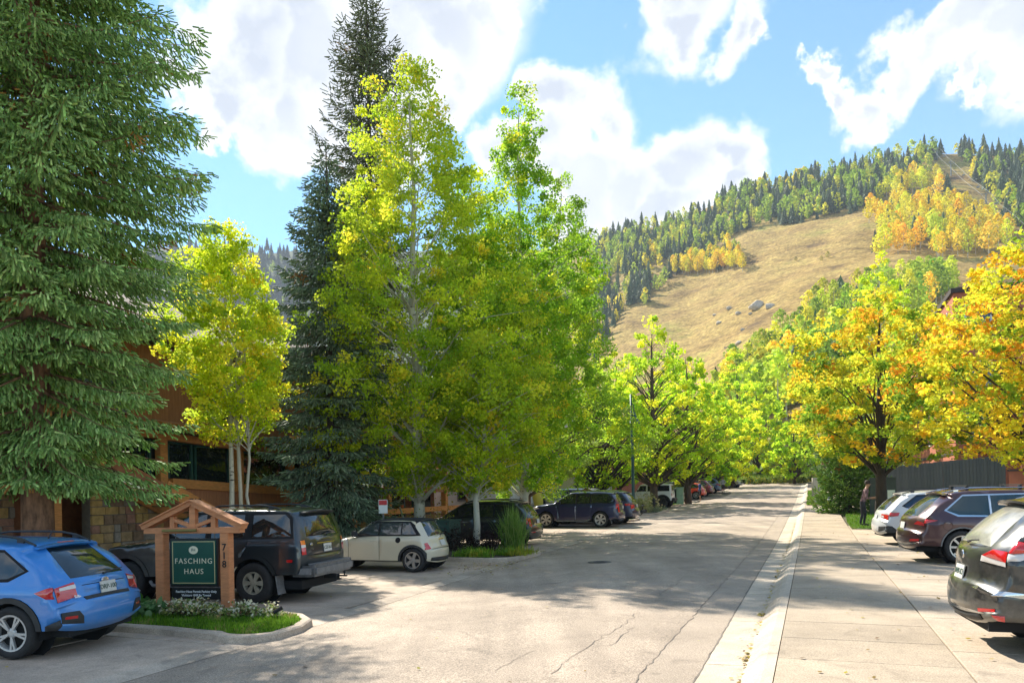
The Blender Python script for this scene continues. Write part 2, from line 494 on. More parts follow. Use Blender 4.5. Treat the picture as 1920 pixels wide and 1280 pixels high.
def hill_t(px, D):
    """elevation tangent of the ground seen along bearing px at distance D (arrays)"""
    px = np.asarray(px, float); D = np.asarray(D, float)
    py = np.interp(px, RIDGE[:, 0], RIDGE[:, 1]); D1 = np.interp(px, RIDGE[:, 0], RIDGE[:, 2]); D0 = np.interp(px, RIDGE[:, 0], RIDGE[:, 3]); e = np.interp(px, RIDGE[:, 0], RIDGE[:, 4])
    yr = (px - CX) * math.sin(ROLL) + (py - CY) * math.cos(ROLL)
    tr = -yr / F_PX
    X = (px - CX) / F_PX * D
    u = X * CT - D * ST; v = X * ST + D * CT
    tt = np.clip(np.minimum(v, 125.0) - 28.0, 0, None)
    z0 = 0.0145 * tt + 0.00016 * tt * tt + np.where(u < -4, -.25, np.where(u < -.6, -.16, 0.0)) - 0.35 + 0.27 * np.clip((D - 110) / 40, 0, 1)
    tn = (z0 - CH) / D
    s = np.clip((D - D0) / (D1 - D0), 0, None)
    t = np.where(s <= 1, tn + (tr - tn) * np.minimum(s, 1) ** e, tr * (1 - 0.55 * np.clip(s - 1, 0, 1.4)))
    return t

def hill_bump(X, Y):
    w = np.clip((Y - 170) / 150, 0, 1)
    return w * (2.2 * np.sin(X * .021 + 1.3) * np.sin(Y * .017) + 1.4 * np.sin(X * .055 + Y * .03) + 0.8 * np.sin(X * .11 - Y * .09 + 2) + 0.45 * np.sin(X * .23 + Y * .2))

def hill_z(px, D):
    X = (np.asarray(px, float) - CX) / F_PX * D
    return CH + hill_t(px, D) * D + hill_bump(X, np.asarray(D, float))

_DG = np.geomspace(60, 1500, 500)
def hill_hit(px, py):
    """where the sight line through bearing/elevation (px, py) meets the hillside"""
    x, y = der(px, py)
    pxe = CX + x
    t = hill_t(np.full_like(_DG, pxe), _DG)
    tgt = -y / F_PX
    k = np.argmax(t >= tgt)
    if k == 0: return None
    D = _DG[k - 1] + (_DG[k] - _DG[k - 1]) * (tgt - t[k - 1]) / max(1e-9, t[k] - t[k - 1])
    return Vector((x / F_PX * D, D, float(hill_z(pxe, D))))

def make_terrain():
    pxs = np.concatenate([np.linspace(-900, 1000, 60), np.linspace(1020, 2000, 110), np.linspace(2030, 2900, 24)])
    Ds = np.concatenate([np.geomspace(60, 240, 40), np.geomspace(246, 800, 110), np.geomspace(820, 2300, 40)])
    PX, DD = np.meshgrid(pxs, Ds)
    Z = hill_z(PX, DD)
    X = (PX - CX) / F_PX * DD
    V = np.stack([X, DD, Z], -1).reshape(-1, 3)
    n, m_ = len(Ds), len(pxs)
    i = np.arange((n - 1) * (m_ - 1)); r, c = i // (m_ - 1), i % (m_ - 1)
    a = r * m_ + c
    Fc = np.stack([a, a + 1, a + m_ + 1, a + m_], -1)
    m = bpy.data.materials.new('mountain_meadow'); m.use_nodes = True
    nt = m.node_tree; b = nt.nodes['Principled BSDF']; N, L = nt.nodes.new, nt.links.new
    geo = N('ShaderNodeNewGeometry')
    n1 = N('ShaderNodeTexNoise'); n1.inputs['Scale'].default_value = .022; n1.inputs['Detail'].default_value = 10; n1.inputs['Roughness'].default_value = .72
    mp = N('ShaderNodeMapping'); mp.inputs['Scale'].default_value = (1, .55, 2.2)
    L(geo.outputs['Position'], mp.inputs['Vector']); L(mp.outputs[0], n1.inputs['Vector'])
    cr = N('ShaderNodeValToRGB'); E_ = cr.color_ramp.elements
    E_[0].position = .34; E_[0].color = (.13, .08, .038, 1)
    E_[1].position = .68; E_[1].color = (.22, .235, .045, 1)
    q = E_.new(.43); q.color = (.33, .215, .068, 1)
    q = E_.new(.56); q.color = (.44, .31, .095, 1)
    q = E_.new(.64); q.color = (.33, .285, .065, 1)
    L(n1.outputs['Fac'], cr.inputs[0])
    n2 = N('ShaderNodeTexNoise'); n2.inputs['Scale'].default_value = .6; n2.inputs['Detail'].default_value = 6
    L(geo.outputs['Position'], n2.inputs['Vector'])
    rr = N('ShaderNodeMapRange'); rr.inputs[1].default_value = .3; rr.inputs[2].default_value = .7; rr.inputs[3].default_value = .5; rr.inputs[4].default_value = 1.35
    L(n2.outputs['Fac'], rr.inputs[0])
    mx = N('ShaderNodeMix'); mx.data_type = 'RGBA'; mx.blend_type = 'MULTIPLY'; mx.inputs['Factor'].default_value = 1
    L(cr.outputs[0], mx.inputs['A']); L(rr.outputs[0], mx.inputs['B'])
    # valley floor below the slope is green ground
    sp = N('ShaderNodeSeparateXYZ'); L(geo.outputs['Position'], sp.inputs[0])
    lo = N('ShaderNodeMapRange'); lo.inputs[1].default_value = 6; lo.inputs[2].default_value = 16; L(sp.outputs['Z'], lo.inputs[0])
    m2 = N('ShaderNodeMix'); m2.data_type = 'RGBA'; L(lo.outputs[0], m2.inputs['Factor'])
    m2.inputs['A'].default_value = (.09, .13, .025, 1); L(mx.outputs['Result'], m2.inputs['B'])
    wx = N('ShaderNodeMapRange'); wx.inputs[1].default_value = -40; wx.inputs[2].default_value = 60; L(sp.outputs['X'], wx.inputs[0])
    m3 = N('ShaderNodeMix'); m3.data_type = 'RGBA'; L(wx.outputs[0], m3.inputs['Factor']); m3.inputs['A'].default_value = (.07, .10, .045, 1); L(m2.outputs['Result'], m3.inputs['B'])
    n6 = N('ShaderNodeTexNoise'); n6.inputs['Scale'].default_value = .16; n6.inputs['Detail'].default_value = 8; n6.inputs['Roughness'].default_value = .75
    mp6 = N('ShaderNodeMapping'); mp6.inputs['Scale'].default_value = (1, .5, 3.5); L(geo.outputs['Position'], mp6.inputs['Vector']); L(mp6.outputs[0], n6.inputs['Vector'])
    r6 = N('ShaderNodeMapRange'); r6.inputs[1].default_value = .36; r6.inputs[2].default_value = .62; r6.inputs[3].default_value = .55; r6.inputs[4].default_value = 1.15; L(n6.outputs['Fac'], r6.inputs[0])
    m4 = N('ShaderNodeMix'); m4.data_type = 'RGBA'; m4.blend_type = 'MULTIPLY'; m4.inputs['Factor'].default_value = 1; L(m3.outputs['Result'], m4.inputs['A']); L(r6.outputs[0], m4.inputs['B'])
    L(m4.outputs['Result'], b.inputs['Base Color'])
    b.inputs['Roughness'].default_value = .95; b.inputs['Specular IOR Level'].default_value = .1
    bp = N('ShaderNodeBump'); bp.inputs['Strength'].default_value = .9; bp.inputs['Distance'].default_value = .6
    L(n2.outputs['Fac'], bp.inputs['Height']); L(bp.outputs[0], b.inputs['Normal'])
    tag(obj('hills', mesh_np('hills', V, Fc, smooth=True), m), kind='structure')
make_terrain()

def sheet(name, us, vs, material, dz=0.0, parent=None, structure=True):
    V = []; Fc = []
    for v in vs:
        for u in us:
            p = gpos(u, v, dz); V.append(p)
    n = len(us)
    for r in range(len(vs) - 1):
        for c in range(n - 1):
            a = r * n + c
            Fc.append((a, a + 1, a + n + 1, a + n))
    o = obj(name, mesh_np(name, np.array(V), Fc), material, parent)
    if structure and parent is None: tag(o, kind='structure')
    return o

M_GROUND = mat('bare_ground', (0.10, 0.095, 0.045), 0.95, var=0.4, scale=0.8, bump=0.5, bscale=6)
sheet('ground', [-90, -40, -16, -12, -8.2, -7.3, -4.2, -1.16, -.66, -.5, 6, 30, 90], [-60, -10, 5, 28] + list(range(32, 130, 6)) + [130], M_GROUND, dz=-0.10)

def u_left(v):
    return float(np.interp(v, [-20, 9, 12, 23, 47, 70, 125], [-7.2, -7.3, -7.4, -8.2, -8.8, -9.0, -9.2]))

def make_road():
    vs_ = [-30, -15, -5, 0, 4, 8, 12, 16, 20, 24, 28, 32, 36, 40, 46, 52, 58, 64, 70, 76, 82, 88, 94, 100, 106, 112, 118, 124]
    V = []; Fc = []
    fr = [0, .15, .3, .5, .7, .85, 1.0]
    for v in vs_:
        a, b = u_left(v) , -1.74
        for f in fr:
            u = a + (b - a) * f
            p = gpos(u, v, 0.0); p.z = max(p.z, -9) + 0.035 * (1 - (2 * f - 1) ** 2)
            V.append(p)
    n = len(fr)
    for r in range(len(vs_) - 1):
        for c in range(n - 1):
            a = r * n + c
            Fc.append((a, a + 1, a + n + 1, a + n))
    road = tag(obj('road', mesh_np('road', np.array(V), Fc), M_ASPH), kind='structure')
    sheet('asphalt_patch', [-1.74, -1.165], [-10, 0, 6, 12, 18, 24, 28, 32, 36, 40, 44, 50, 56, 62, 70, 80, 90, 100, 112, 124], M_PATCH, dz=0.0, parent=road)
    return road, None
road, _ = make_road()

def road_z(u, v):
    a, b = u_left(v), -1.74
    f = min(1, max(0, (u - a) / (b - a)))
    return gz(u, v) + .035 * (1 - (2 * f - 1) ** 2)

def ground_hit(px, py, zoff=0.0):
    x, y = der(px, py)
    z = -0.1
    for _ in range(30):
        Y = F_PX * (CH - z) / max(y, 1e-3); X = x / F_PX * Y
        u, v = to_uv(X, Y)
        z = 0.6 * z + 0.4 * gz(u, v)
    return to_uv(X, Y)

def crack(name, pts_uv, width, parent, zf, mat_=M_CRACK, jitter=0.03):
    P = []
    for (a, b), (c, d) in zip(pts_uv, pts_uv[1:]):
        n = max(2, int(math.hypot(c - a, d - b) / 0.16))
        for i in range(n):
            t = i / n
            P.append((a + (c - a) * t + rnd.gauss(0, jitter), b + (d - b) * t + rnd.gauss(0, jitter * .5)))
    P.append(pts_uv[-1])
    V = []; Fc = []
    for i, (u, v) in enumerate(P):
        q = P[min(i + 1, len(P) - 1)]; o_ = P[max(i - 1, 0)]
        du, dv = q[0] - o_[0], q[1] - o_[1]; L = math.hypot(du, dv) or 1
        w = width * (0.45 + rnd.random() * 0.9) / 2
        for s in (-1, 1):
            uu, vv = u - dv / L * w * s, v + du / L * w * s
            x, y = uv(uu, vv)
            V.append((x, y, zf(uu, vv) + .006))
        if i: k = 2 * i; Fc.append((k - 2, k - 1, k + 1, k))
    return obj(name, mesh_np(name, np.array(V), Fc), mat_, parent)

crack('seam', [(-1.745, -2), (-1.75, 10), (-1.74, 20), (-1.75, 36), (-1.74, 60)], 0.013, road, road_z, jitter=0.012)
crack('seam', [(-1.165, -2), (-1.165, 16), (-1.168, 36), (-1.165, 70)], 0.02, road, road_z, jitter=0.006)
for pix, w in [([(1035, 1266), (1090, 1225), (1140, 1190), (1200, 1150)], .009), ([(1145, 1212), (1165, 1195), (1190, 1178)], .011), ([(1232, 1118), (1265, 1098), (1282, 1082)], .012), ([(1250, 1079), (1330, 1080)], .01), ([(930, 1262), (960, 1240), (1005, 1222)], .007), ([(800, 1180), (870, 1190), (900, 1204)], .006)]:
    crack('crack', [ground_hit(*p) for p in pix], w, road, road_z)
# manhole cover
def manhole(px, py):
    u, v = ground_hit(px, py)
    x, y = uv(u, v); z = road_z(u, v)
    mb = MB(); mb.lathe([(0.0, .008), (.26, .008), (.27, .012), (.32, .012), (.33, .0)], 24, c=(x, y, z))
    for k in range(-3, 4): mb.box((x, y + k * .07, z + .012), (.36 - abs(k) * .06, .02, .008))
    o = mb.build('manhole_cover', mat('cast_iron', (.09, .08, .07), .7, var=.3, metal=.3))
    tag(o, 'round cast iron manhole cover set in the asphalt street', 'manhole cover')
manhole(1125, 1056)

# ---- right side: gutter, rolled kerb, sidewalk, parking lot
kerb = tag(empty('kerb'), kind='structure')
def kerb_piece(v0, v1):
    prof = [(-1.158, -.168), (-.95, -.166), (-.72, -.155), (-.63, -.10), (-.55, -.03), (-.48, -.002), (-.372, 0.0)]
    V = []; Fc = []
    n = max(2, int((v1 - v0) / 3) + 1); vv = np.linspace(v0 + .006, v1 - .006, n)
    for v in vv:
        for u, z in prof:
            x, y = uv(u, v); V.append((x, y, z + rise(v)))
        x, y = uv(prof[-1][0], v); V.append((x, y, -.15 + rise(v)))
    m = len(prof) + 1
    for r in range(n - 1):
        for c in range(m - 1):
            a = r * m + c; Fc.append((a, a + 1, a + m + 1, a + m))
    Fc.append(tuple(range(m))[::-1]); Fc.append(tuple(range((n - 1) * m, n * m)))
    obj('kerb_section', mesh_np('kerb_section', np.array(V), Fc), M_KERB, kerb)
for i in range(26):
    kerb_piece(-6 + 3 * i, -3 + 3 * i)
kerb_piece(72, 84); kerb_piece(84, 98); kerb_piece(98, 114)

def slab(name, u0, u1, v0, v1, parent, material, gap=.007, dz=0.0, thick=.09):
    g = gap / 2
    c = [(u0 + g, v0 + g), (u1 - g, v0 + g), (u1 - g, v1 - g), (u0 + g, v1 - g)]
    b = .006
    ci = [(u0 + g + b, v0 + g + b), (u1 - g - b, v0 + g + b), (u1 - g - b, v1 - g - b), (u0 + g + b, v1 - g - b)]
    V = [gpos(u, v, dz - thick) for u, v in c] + [gpos(u, v, dz - b) for u, v in c] + [gpos(u, v, dz) for u, v in ci]
    Fc = [(0, 1, 5, 4), (1, 2, 6, 5), (2, 3, 7, 6), (3, 0, 4, 7), (4, 5, 9, 8), (5, 6, 10, 9), (6, 7, 11, 10), (7, 4, 8, 11), (8, 9, 10, 11)]
    return obj(name, mesh_np(name, np.array(V), Fc), material, parent)

sidewalk = tag(empty('sidewalk'), kind='structure')
sheet('joint_bed', [-.372, 1.41], [-6, 28, 40, 60, 80, 114], mat('joint_dirt', (.10, .08, .055), .95, var=.4, scale=12), dz=-.035, parent=sidewalk)
v = -2.0
while v < 112:
    st = 1.2 if v < 60 else 3.0
    slab('slab', -.366, 1.40, v, v + st, sidewalk, M_SIDE, dz=rnd.uniform(-.004, .002))
    v += st

lot = tag(empty('parking_lot'), kind='structure')
sheet('joint_bed', [1.41, 14], [-4, 20, 28, 34], MATS['joint_dirt'], dz=-.035, parent=lot)
v = 0.4
while v < 33:
    for (a, b) in ((1.412, 4.6), (4.6, 8.2), (8.2, 13.5)):
        slab('slab', a, b, v, v + 2.32, lot, M_LOT, gap=.012, dz=rnd.uniform(-.012, .004))
    v += 2.32

# right lawn by the maple, walk beyond it
def lawn_patch(name, poly, dz, n_blades, blade_h, label=None, seed=1, cols=((.08, .20, .012), (.16, .30, .02)), base_mat=M_GRASSBASE):
    """turf: a low mound of soil with real blades on it"""
    r = np.random.default_rng(seed)
    P = np.array(poly, float)
    V = [gpos(u, v, dz) for u, v in poly]
    cpt = P.mean(0)
    base = obj(name, mesh_np(name, np.array([tuple(p) for p in V] + [tuple(gpos(cpt[0], cpt[1], dz + .02))]), [(i, (i + 1) % len(V), len(V)) for i in range(len(V))]), base_mat)
    tag(base, kind='structure')
    lo, hi = P.min(0), P.max(0)
    pts = []
    while len(pts) < n_blades:
        q = r.uniform(lo, hi, (n_blades, 2))
        x, y = q[:, 0], q[:, 1]; ins = np.zeros(len(q), bool)
        for i in range(len(P)):
            x1, y1 = P[i]; x2, y2 = P[(i + 1) % len(P)]
            c = ((y1 > y) != (y2 > y)) & (x < (x2 - x1) * (y - y1) / (y2 - y1 + 1e-12) + x1)
            ins ^= c
        pts += list(q[ins])
    pts = np.array(pts[:n_blades])
    X = pts[:, 0] * CT + pts[:, 1] * ST; Y = -pts[:, 0] * ST + pts[:, 1] * CT
    Z = np.array([gz(u, v) for u, v in pts]) + dz
    h = blade_h * r.uniform(.5, 1.3, n_blades); an = r.uniform(0, 6.283, n_blades); w = .006 + .25 * blade_h * .3 * r.uniform(.6, 1.2, n_blades)
    le = h * r.uniform(.1, .7, n_blades); la = r.uniform(0, 6.283, n_blades)
    h = h * (1 + .28 * np.sin(pts[:, 0] * 5 + 2) * np.sin(pts[:, 1] * 6))
    V = np.zeros((n_blades, 3, 3))
    V[:, 0] = np.stack([X - w * np.cos(an), Y - w * np.sin(an), Z], -1)
    V[:, 1] = np.stack([X + w * np.cos(an), Y + w * np.sin(an), Z], -1)
    V[:, 2] = np.stack([X + le * np.cos(la), Y + le * np.sin(la), Z + h], -1)
    c = np.array(cols[0]) + (np.array(cols[1]) - np.array(cols[0])) * r.random((n_blades, 1))
    c *= r.uniform(.7, 1.2, (n_blades, 1))
    pn = np.sin(pts[:, 0] * 3.1 + 1) * np.sin(pts[:, 1] * 4.3) + .6 * np.sin(pts[:, 0] * 9 + pts[:, 1] * 7)
    c *= (1 + .22 * pn)[:, None]; dry = (pn + r.normal(0, .5, n_blades)) > 1.15; c[dry] = np.array([.30, .27, .08])
    h_sc = 1 + .3 * pn
    col = np.repeat(c, 3, 0)
    g = obj('grass', mesh_np('grass', V.reshape(-1, 3), np.arange(3 * n_blades).reshape(-1, 3), col=col), leaf_mat('grass_blade', .4))
    tag(g, label or 'short green turf blades of a small lawn', 'grass', kind='stuff')
    return base

lawn_patch('lawn', [(1.45, 33.2), (3.2, 32.9), (7.5, 34.5), (7.5, 46), (2.6, 46), (1.6, 43), (1.45, 37)], .02, 16000, .10, 'bright green lawn under the maple by the sidewalk', 3)
lawn_patch('lawn', [(-.3, 54.5), (1.0, 54.3), (1.0, 59), (-.3, 59)], .03, 2200, .14, 'small square of turf under the beige utility box', 4)
lawn_patch('lawn', [(-.3, 62), (1.3, 62), (1.3, 68), (-.3, 68)], .03, 1800, .16, 'turf strip between kerb and walk beyond the grey lamp', 5)
lawn_patch('lawn', [(-.3, 71), (1.3, 71), (1.3, 80), (-.3, 80)], .03, 1800, .18, 'farthest turf strip between kerb and walk', 6)
walk = tag(empty('walk'), kind='structure')
for k in range(12):
    slab('slab', 1.42, 3.6, 46.2 + 4 * k, 50.2 + 4 * k, walk, M_SIDE, dz=.01)

# ---- left side: gutter strip, concrete bays, kerbed islands
gutter = tag(empty('gutter'), kind='structure')
def gutter_piece(v0, v1):
    a0, a1 = u_left(v0), u_left(v1)
    V = []
    for v, a in ((v0 + .006, a0), (v1 - .006, a1)):
        for du, dz in ((0.0, .004), (-.06, -.012), (-.30, .004), (-.44, .004), (-.46, -.1)):
            x, y = uv(a + du, v); V.append((x, y, gz(a + du, v) + dz))
    Fc = [(0, 5, 6, 1), (1, 6, 7, 2), (2, 7, 8, 3), (3, 8, 9, 4)]
    obj('gutter_section', mesh_np('gutter_section', np.array(V), [f[::-1] for f in Fc]), M_OLDKERB, gutter)
for i in range(24):
    gutter_piece(3 + 3.0 * i, 6 + 3.0 * i)
gutter_piece(75, 90); gutter_piece(90, 110)
bays = tag(empty('parking_bays'), kind='structure')
sheet('joint_bed', [-22, -16, -7.7], [0, 20, 28, 40, 60, 100], MATS['joint_dirt'], dz=-.04, parent=bays)
vj = [1.2, 4.8, 8.7, 12.0, 15.4, 18.9, 22.6, 26.4, 30.3, 34.4, 38.6, 43, 48, 53, 58]
for v0, v1 in zip(vj, vj[1:]):
    ul = u_left((v0 + v1) / 2) - .44
    for a, b in ((ul - 2.3, ul), (ul - 5.6, ul - 2.3), (ul - 9.5, ul - 5.6)):
        slab('slab', a, b, v0, v1, bays, M_DRIVE, gap=.014, dz=rnd.uniform(-.006, .006))
slab('brick_paved_bay', -14, -9.5, 58, 71, bays, M_DRIVE)
slab('brick_paved_bay', -14, -9.7, 71, 83, bays, M_BRICKPAVE)
slab('brick_paved_bay', -14, -9.7, 83, 96, bays, M_BRICKPAVE)

def kerbed_island(name, poly, h, width, label_grass, blades, seed, kmat=M_OLDKERB, turf=True, blade_h=.07, cols=((.07, .17, .012), (.17, .33, .02))):
    P = [np.array(p) for p in poly]; n = len(P)
    area = sum(P[i][0] * P[(i + 1) % n][1] - P[(i + 1) % n][0] * P[i][1] for i in range(n))
    sgn = 1 if area > 0 else -1
    inner = []
    for i in range(n):
        d1 = P[i] - P[i - 1]; d2 = P[(i + 1) % n] - P[i]
        n1 = np.array([-d1[1], d1[0]]) / np.hypot(*d1) * sgn; n2 = np.array([-d2[1], d2[0]]) / np.hypot(*d2) * sgn
        m_ = n1 + n2; m_ /= max(np.hypot(*m_), .3)
        inner.append(P[i] + m_ * width / max(.5, np.dot(m_, n1)))
    V = []; Fc = []
    for i in range(n):
        for q, dz in ((P[i], -.05), (P[i] * .93 + inner[i] * .07, h * .8), (P[i] * .75 + inner[i] * .25, h), (inner[i], h), (inner[i], -.05)):
            x, y = uv(*q); V.append((x, y, gz(*q) + dz))
    for i in range(n):
        j = (i + 1) % n
        for k in range(4):
            f = (5 * i + k, 5 * j + k, 5 * j + k + 1, 5 * i + k + 1)
            Fc.append(f if sgn > 0 else f[::-1])
    k = obj(name, mesh_np(name, np.array(V), Fc), kmat); tag(k, kind='structure')
    if turf:
        lawn_patch('lawn', [tuple(p) for p in inner], h - .02, blades, blade_h, label_grass, seed, cols=cols)
    else:
        V = [gpos(*p, h - .03) for p in inner]
        c = np.mean(inner, 0)
        s = obj('planting_bed', mesh_np('planting_bed', np.array([tuple(q) for q in V] + [tuple(gpos(c[0], c[1], h + .05))]), [(i, (i + 1) % n, n) for i in range(n)]), M_SOIL)
        tag(s, kind='structure')
    return inner

def arc(cx, cy, r, a0, a1, n=6):
    return [(cx + r * math.cos(rad(a0 + (a1 - a0) * i / n)), cy + r * math.sin(rad(a0 + (a1 - a0) * i / n))) for i in range(n + 1)]
isl1 = [(-15.5, 9.0), (-12, 9.02), (-9.2, 8.98), (-8.6, 8.9)] + arc(-7.75, 9.35, .62, -130, -20, 5) + [(-7.2, 9.75), (-7.45, 10.35)] + [(-7.9, 10.75), (-8.6, 10.95), (-10.5, 11.05), (-15.5, 11.1)]
kerbed_island('island_kerb', isl1, .11, .16, 'bright green lawn strip in front of the wooden sign', 26000, 11)
isl2 = [(-15, 20.9), (-12, 20.85), (-9.9, 20.8)] + arc(-8.95, 21.65, .85, -100, -10, 5) + [(-8.05, 22.6)] + arc(-8.75, 23.3, .65, 0, 95, 5) + [(-10, 24.3), (-15, 24.4)]
kerbed_island('island_kerb', isl2, .12, .16, None, 0, 12, turf=False)
isl3 = [(-14.5, 41.9), (-11, 41.8)] + arc(-9.85, 42.6, .8, -100, -5, 5) + arc(-9.8, 43.6, .7, 5, 95, 5) + [(-14.5, 44.4)]
kerbed_island('island_kerb', isl3, .12, .16, 'small turf patch at the tip of the third parking island', 5000, 13)
isl4 = [(-14.5, 48.2), (-11, 48.0)] + arc(-9.9, 49, .9, -100, -5, 5) + arc(-9.9, 53.2, .8, 5, 95, 5) + [(-14.5, 54.2)]
kerbed_island('island_kerb', isl4, .12, .16, None, 0, 14, turf=False)
isl5 = [(-13.5, 60.4), (-9.4, 60.2), (-9.25, 61.6), (-13.5, 61.9)]
kerbed_island('island_kerb', isl5, .12, .14, 'low grass strip around the green utility cabinet', 2500, 15)
# ================================================================== VEGETATION
def unit(a): return a / np.maximum(np.linalg.norm(a, axis=-1, keepdims=True), 1e-9)

def leaf_quads(C, size, r, upbias=0.3, aspect=.82):
    """N diamond leaves at centres C"""
    n = len(C)
    nm = unit(r.normal(size=(n, 3)) + np.array([0, 0, upbias]))
    t = unit(np.cross(nm, r.normal(size=(n, 3))))
    b = np.cross(nm, t)
    s = (size * r.uniform(.5, 1.38, n))[:, None] / 2
    V = np.stack([C + t * s, C + b * s * aspect, C - t * s, C - b * s * aspect], 1)
    return V.reshape(-1, 3), np.arange(4 * n).reshape(-1, 4)

def leaf_lobed(C, size, r, upbias=1.2):
    """maple-like leaves: seven-pointed outline"""
    n = len(C)
    nm = unit(r.normal(size=(n, 3)) + np.array([0, 0, upbias]))
    t = unit(np.cross(nm, r.normal(size=(n, 3))))
    b = np.cross(nm, t)
    s = (size * r.uniform(.65, 1.25, n))[:, None] / 2
    shape = [(1.05, 0), (.30, .34), (.25, .95), (-.55, .42), (-.55, -.42), (.25, -.95), (.30, -.34)]
    V = np.stack([C + (t * a + b * c) * s + nm * s * (-.25 * abs(c)) for a, c in shape], 1)
    k = len(shape)
    return V.reshape(-1, 3), np.arange(k * n).reshape(-1, k)

def mix_cols(r, n, cols, weights, var=.18):
    idx = r.choice(len(cols), n, p=np.array(weights) / sum(weights))
    c = np.array(cols)[idx] * r.uniform(1 - var, 1 + var, (n, 1))
    return c * r.uniform(.94, 1.06, (n, 3))

def bark_mat(name, color, var=.35, marks=None):
    if name in MATS: return MATS[name]
    m = mat(name, color, .9, var=var, scale=6, bump=.7, bscale=18, stretch=(1, 1, .35))
    if marks:
        nt = m.node_tree; N, L = nt.nodes.new, nt.links.new; b = nt.nodes['Principled BSDF']
        src = b.inputs['Base Color'].links[0].from_socket
        tc = N('ShaderNodeTexCoord'); mp = N('ShaderNodeMapping'); mp.inputs['Scale'].default_value = (2.2, 2.2, 9)
        L(tc.outputs['Object'], mp.inputs['Vector'])
        no = N('ShaderNodeTexNoise'); no.inputs['Scale'].default_value = 1.6; no.inputs['Detail'].default_value = 5
        L(mp.outputs[0], no.inputs['Vector'])
        r = N('ShaderNodeMapRange'); r.inputs[1].default_value = .63; r.inputs[2].default_value = .68
        L(no.outputs['Fac'], r.inputs[0])
        mx = N('ShaderNodeMix'); mx.data_type = 'RGBA'; mx.inputs['B'].default_value = (*marks, 1)
        L(r.outputs[0], mx.inputs['Factor']); L(src, mx.inputs['A']); L(mx.outputs['Result'], b.inputs['Base Color'])
    return m
M_ASPENBARK = bark_mat('aspen_bark', (.47, .43, .33), .14, (.035, .03, .025))
M_BARK = bark_mat('brown_bark', (.085, .06, .042))
M_SPRUCEBARK = bark_mat('spruce_bark', (.26, .13, .07), .6)
M_DARKBARK = bark_mat('dark_bark', (.045, .032, .024))
L_ASPEN = leaf_mat('aspen_leaf', .62)
L_MAPLE = leaf_mat('maple_leaf', .60)
L_NEEDLE = leaf_mat('spruce_needle', .15, .6)
L_SHRUB = leaf_mat('shrub_leaf', .35)
L_FAR = leaf_mat('far_leaf', .35)
L_FARO = leaf_mat('far_leaf_tinted', .35, objcol=True)

